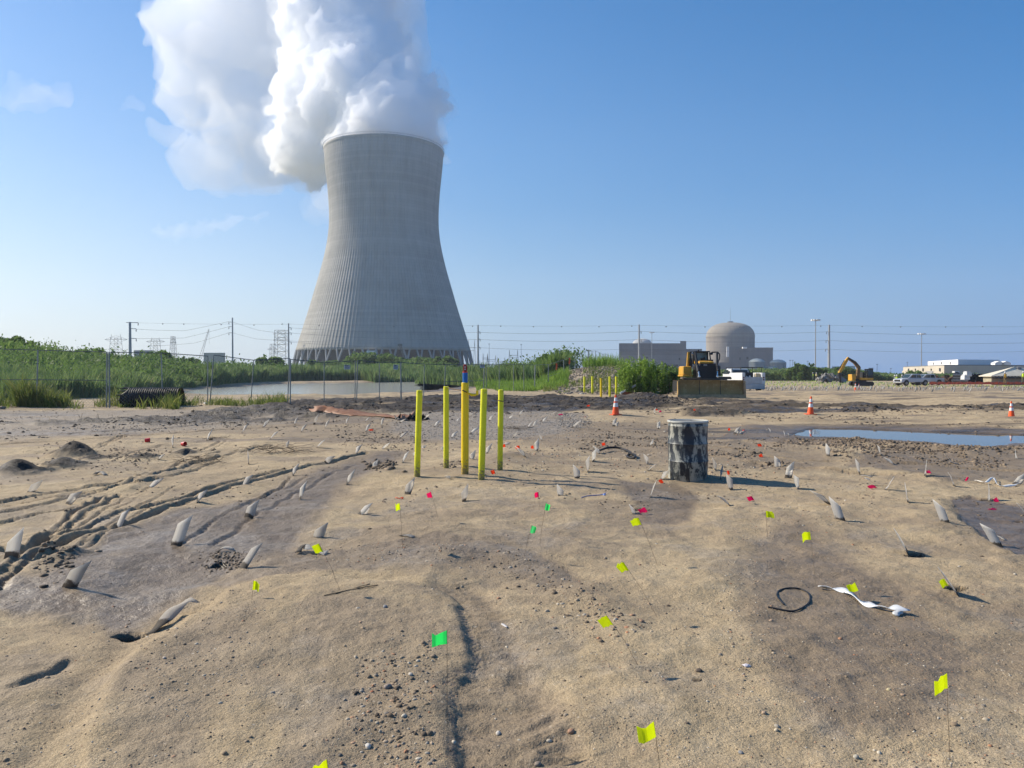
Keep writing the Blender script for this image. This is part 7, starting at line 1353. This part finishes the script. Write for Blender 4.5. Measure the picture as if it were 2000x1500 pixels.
many('soil_clods', [(5000, FULL, .0015, .007, 3, -.05, .6), (6500, [(0, 850), (2000, 850), (2000, 1000), (0, 1000)], .004, .022, 4, .0, 1.2), (3500, [(0, 805), (2000, 805), (2000, 860), (0, 860)], .008, .05, 4, .05, 3), (110, [(710, 1300), (850, 1290), (830, 1450), (730, 1440)], .005, .018, 2), (260, [(880, 1085), (1010, 1095), (1130, 1150), (1250, 1235), (1190, 1260), (1080, 1180), (960, 1120)], .004, .020, 2), (2200, [(1530, 860), (1700, 865), (1900, 884), (1910, 892), (1700, 880), (1530, 870)], .012, .05, 3), (500, [(1650, 860), (1720, 862), (1740, 870), (1650, 870)], .015, .05, 3), (1800, [(1380, 870), (1640, 890), (1660, 902), (1500, 912), (1380, 900)], .01, .05, 3, .0, .8), (900, [(1690, 880), (1960, 900), (1960, 915), (1690, 895)], .01, .04, 3, -.1, .8), (1200, [(1130, 840), (1310, 845), (1310, 885), (1120, 880)], .01, .045, 3, 0, .8), (260, [(720, 900), (768, 900), (768, 922), (720, 920)], .02, .06, 2), (60, [(860, 908), (900, 908), (905, 922), (862, 922)], .01, .04, 2), (200, [(90, 865), (220, 880), (220, 915), (60, 925)], .01, .035, 3), (260, [(210, 875), (320, 880), (300, 905), (220, 905)], .01, .04, 3), (900, [(0, 800), (600, 805), (600, 840), (0, 870)], .01, .05, 3, 0, 2), (160, [(85, 1065), (155, 1070), (140, 1115), (70, 1130)], .01, .03, 2), (1500, [(1340, 800), (2000, 795), (2000, 830), (1340, 835)], .015, .07, 3, .1, 3), (300, [(1880, 872), (2000, 868), (2000, 880), (1900, 884)], .02, .06, 2), (240, [(410, 1085), (480, 1085), (470, 1118), (400, 1112)], .006, .02, 2), (700, [(650, 820), (800, 830), (830, 880), (660, 870)], .01, .04, 3)], m_clod, flatz=.8, sub=1, am=.22)
many('churned_mud', [(8500, [(560, 792), (700, 782), (1060, 778), (1340, 784), (1340, 795), (1240, 799), (1080, 800), (900, 800), (700, 806), (560, 816)], .015, .10, 3.5, -.1, 2.0), (900, [(0, 824), (480, 812), (560, 816), (400, 827), (0, 832)], .02, .08, 3, 0, 2), (1300, [(1340, 798), (2000, 794), (2000, 803), (1340, 809)], .02, .10, 3, 0, 3), (900, [(1240, 772), (1360, 776), (1360, 790), (1240, 790)], .03, .14, 2)], m_mclod, flatz=.6, sub=1, am=.3)
many('gravel_patch', [(9000, [(795, 806), (880, 803), (1010, 800), (1130, 806), (1150, 818), (1130, 835), (1090, 850), (960, 858), (860, 862), (800, 850), (760, 838)], .008, .024, 2, -.3, 1.5), (2500, [(0, 800), (560, 800), (600, 812), (300, 835), (0, 850)], .01, .035, 3, 0, 2), (1500, [(1090, 808), (1140, 812), (1160, 830), (1090, 840)], .01, .035, 2)], m_grav, flatz=.8, sub=1, am=.2)
nmo = 5000; x = nr.uniform(3.5, 15, nmo); y = nr.uniform(57, 88, nmo); s_ = .03+.13*nr.rand(nmo)**3; rocks('mound_rubble', np.stack([x, y, lookup(x, y)+s_*.2], -1), s_, rock_mat('mound_stones', [(.10, .08, .065), (.18, .145, .12), (.30, .26, .22)], .9), .7, 1, .2)
for px, py, r, col, lb in ((1115, 1430, .017, (.36, .20, .12), 'round reddish stone on the right slope of the wash near the front'), (973, 1433, .014, (.5, .46, .40), 'pale round stone right of the eroded bank at the front'), (719, 1458, .015, (.5, .47, .42), 'pale egg-shaped stone among the gravel left of the bank, near the front'), (1516, 1427, .012, (.48, .40, .28), 'pale tan pebble in the middle of the right foreground'), (1492, 1393, .012, (.42, .30, .2), 'tan pebble right of the front yellow flag'), (1447, 1471, .012, (.2, .2, .2), 'dark grey stone low in the right foreground'), (757, 1343, .022, (.26, .21, .17), 'largest rough stone in the pebble cluster left of the bank'), (802, 1318, .014, (.46, .42, .36), 'rounded pale stone above the pebble cluster'), (727, 1352, .010, (.36, .13, .06), 'small brick-red pebble left of the rough stone'), (1050, 1494, .016, (.24, .19, .15), 'brown stone at the bottom edge right of the wash'), (1672, 1480, .015, (.34, .31, .25), 'pale flat stone at the bottom of the right foreground'), (321, 1286, .012, (.42, .36, .30), 'tan stone on the left sand mound'), (752, 1186, .018, (.22, .22, .22), 'flat grey stone on top of the middle sand mound'), (1365, 1311, .018, (.12, .09, .065), 'dark brown clump beside a small hole in mid foreground'), (1736, 1348, .012, (.45, .38, .22), 'yellowish pebble below the nearest yellow flag')):
    blob('stone', px, py, r, r*.8, r*.7, mat('stone', col, .7, var=.15, scale=60), lb, 'stone', int(px) % 13, .25, 3, .12)
b = blob('oyster_shell', 1457, 1300, .022, .013, .006, mat('shell', (.55, .52, .55), .4), 'pale purple shell lying in the right middle foreground', 'shell', 7)
b = blob('oyster_shell', 985, 1222, .03, .010, .006, mat('shell', (.55, .52, .50), .4), 'pale shell at the top right of the sandy wash', 'shell', 4)
settle()
# ================================================================== AIR
hz = MB().box(-1260, 1260, -60, 1260, -3.5, 151.5).build('haze', None); tag(hz, kind='stuff')
hm = bpy.data.materials.new('haze_air'); hm.use_nodes = True; hn = hm.node_tree; hn.nodes.clear()
ho = hn.nodes.new('ShaderNodeOutputMaterial'); hv = hn.nodes.new('ShaderNodeVolumePrincipled'); hv.inputs['Density'].default_value = .00021
hv.inputs['Color'].default_value = (.80, .88, 1, 1); hv.inputs['Anisotropy'].default_value = .35; hn.links.new(hv.outputs[0], ho.inputs['Volume']); hz.data.materials.append(hm)
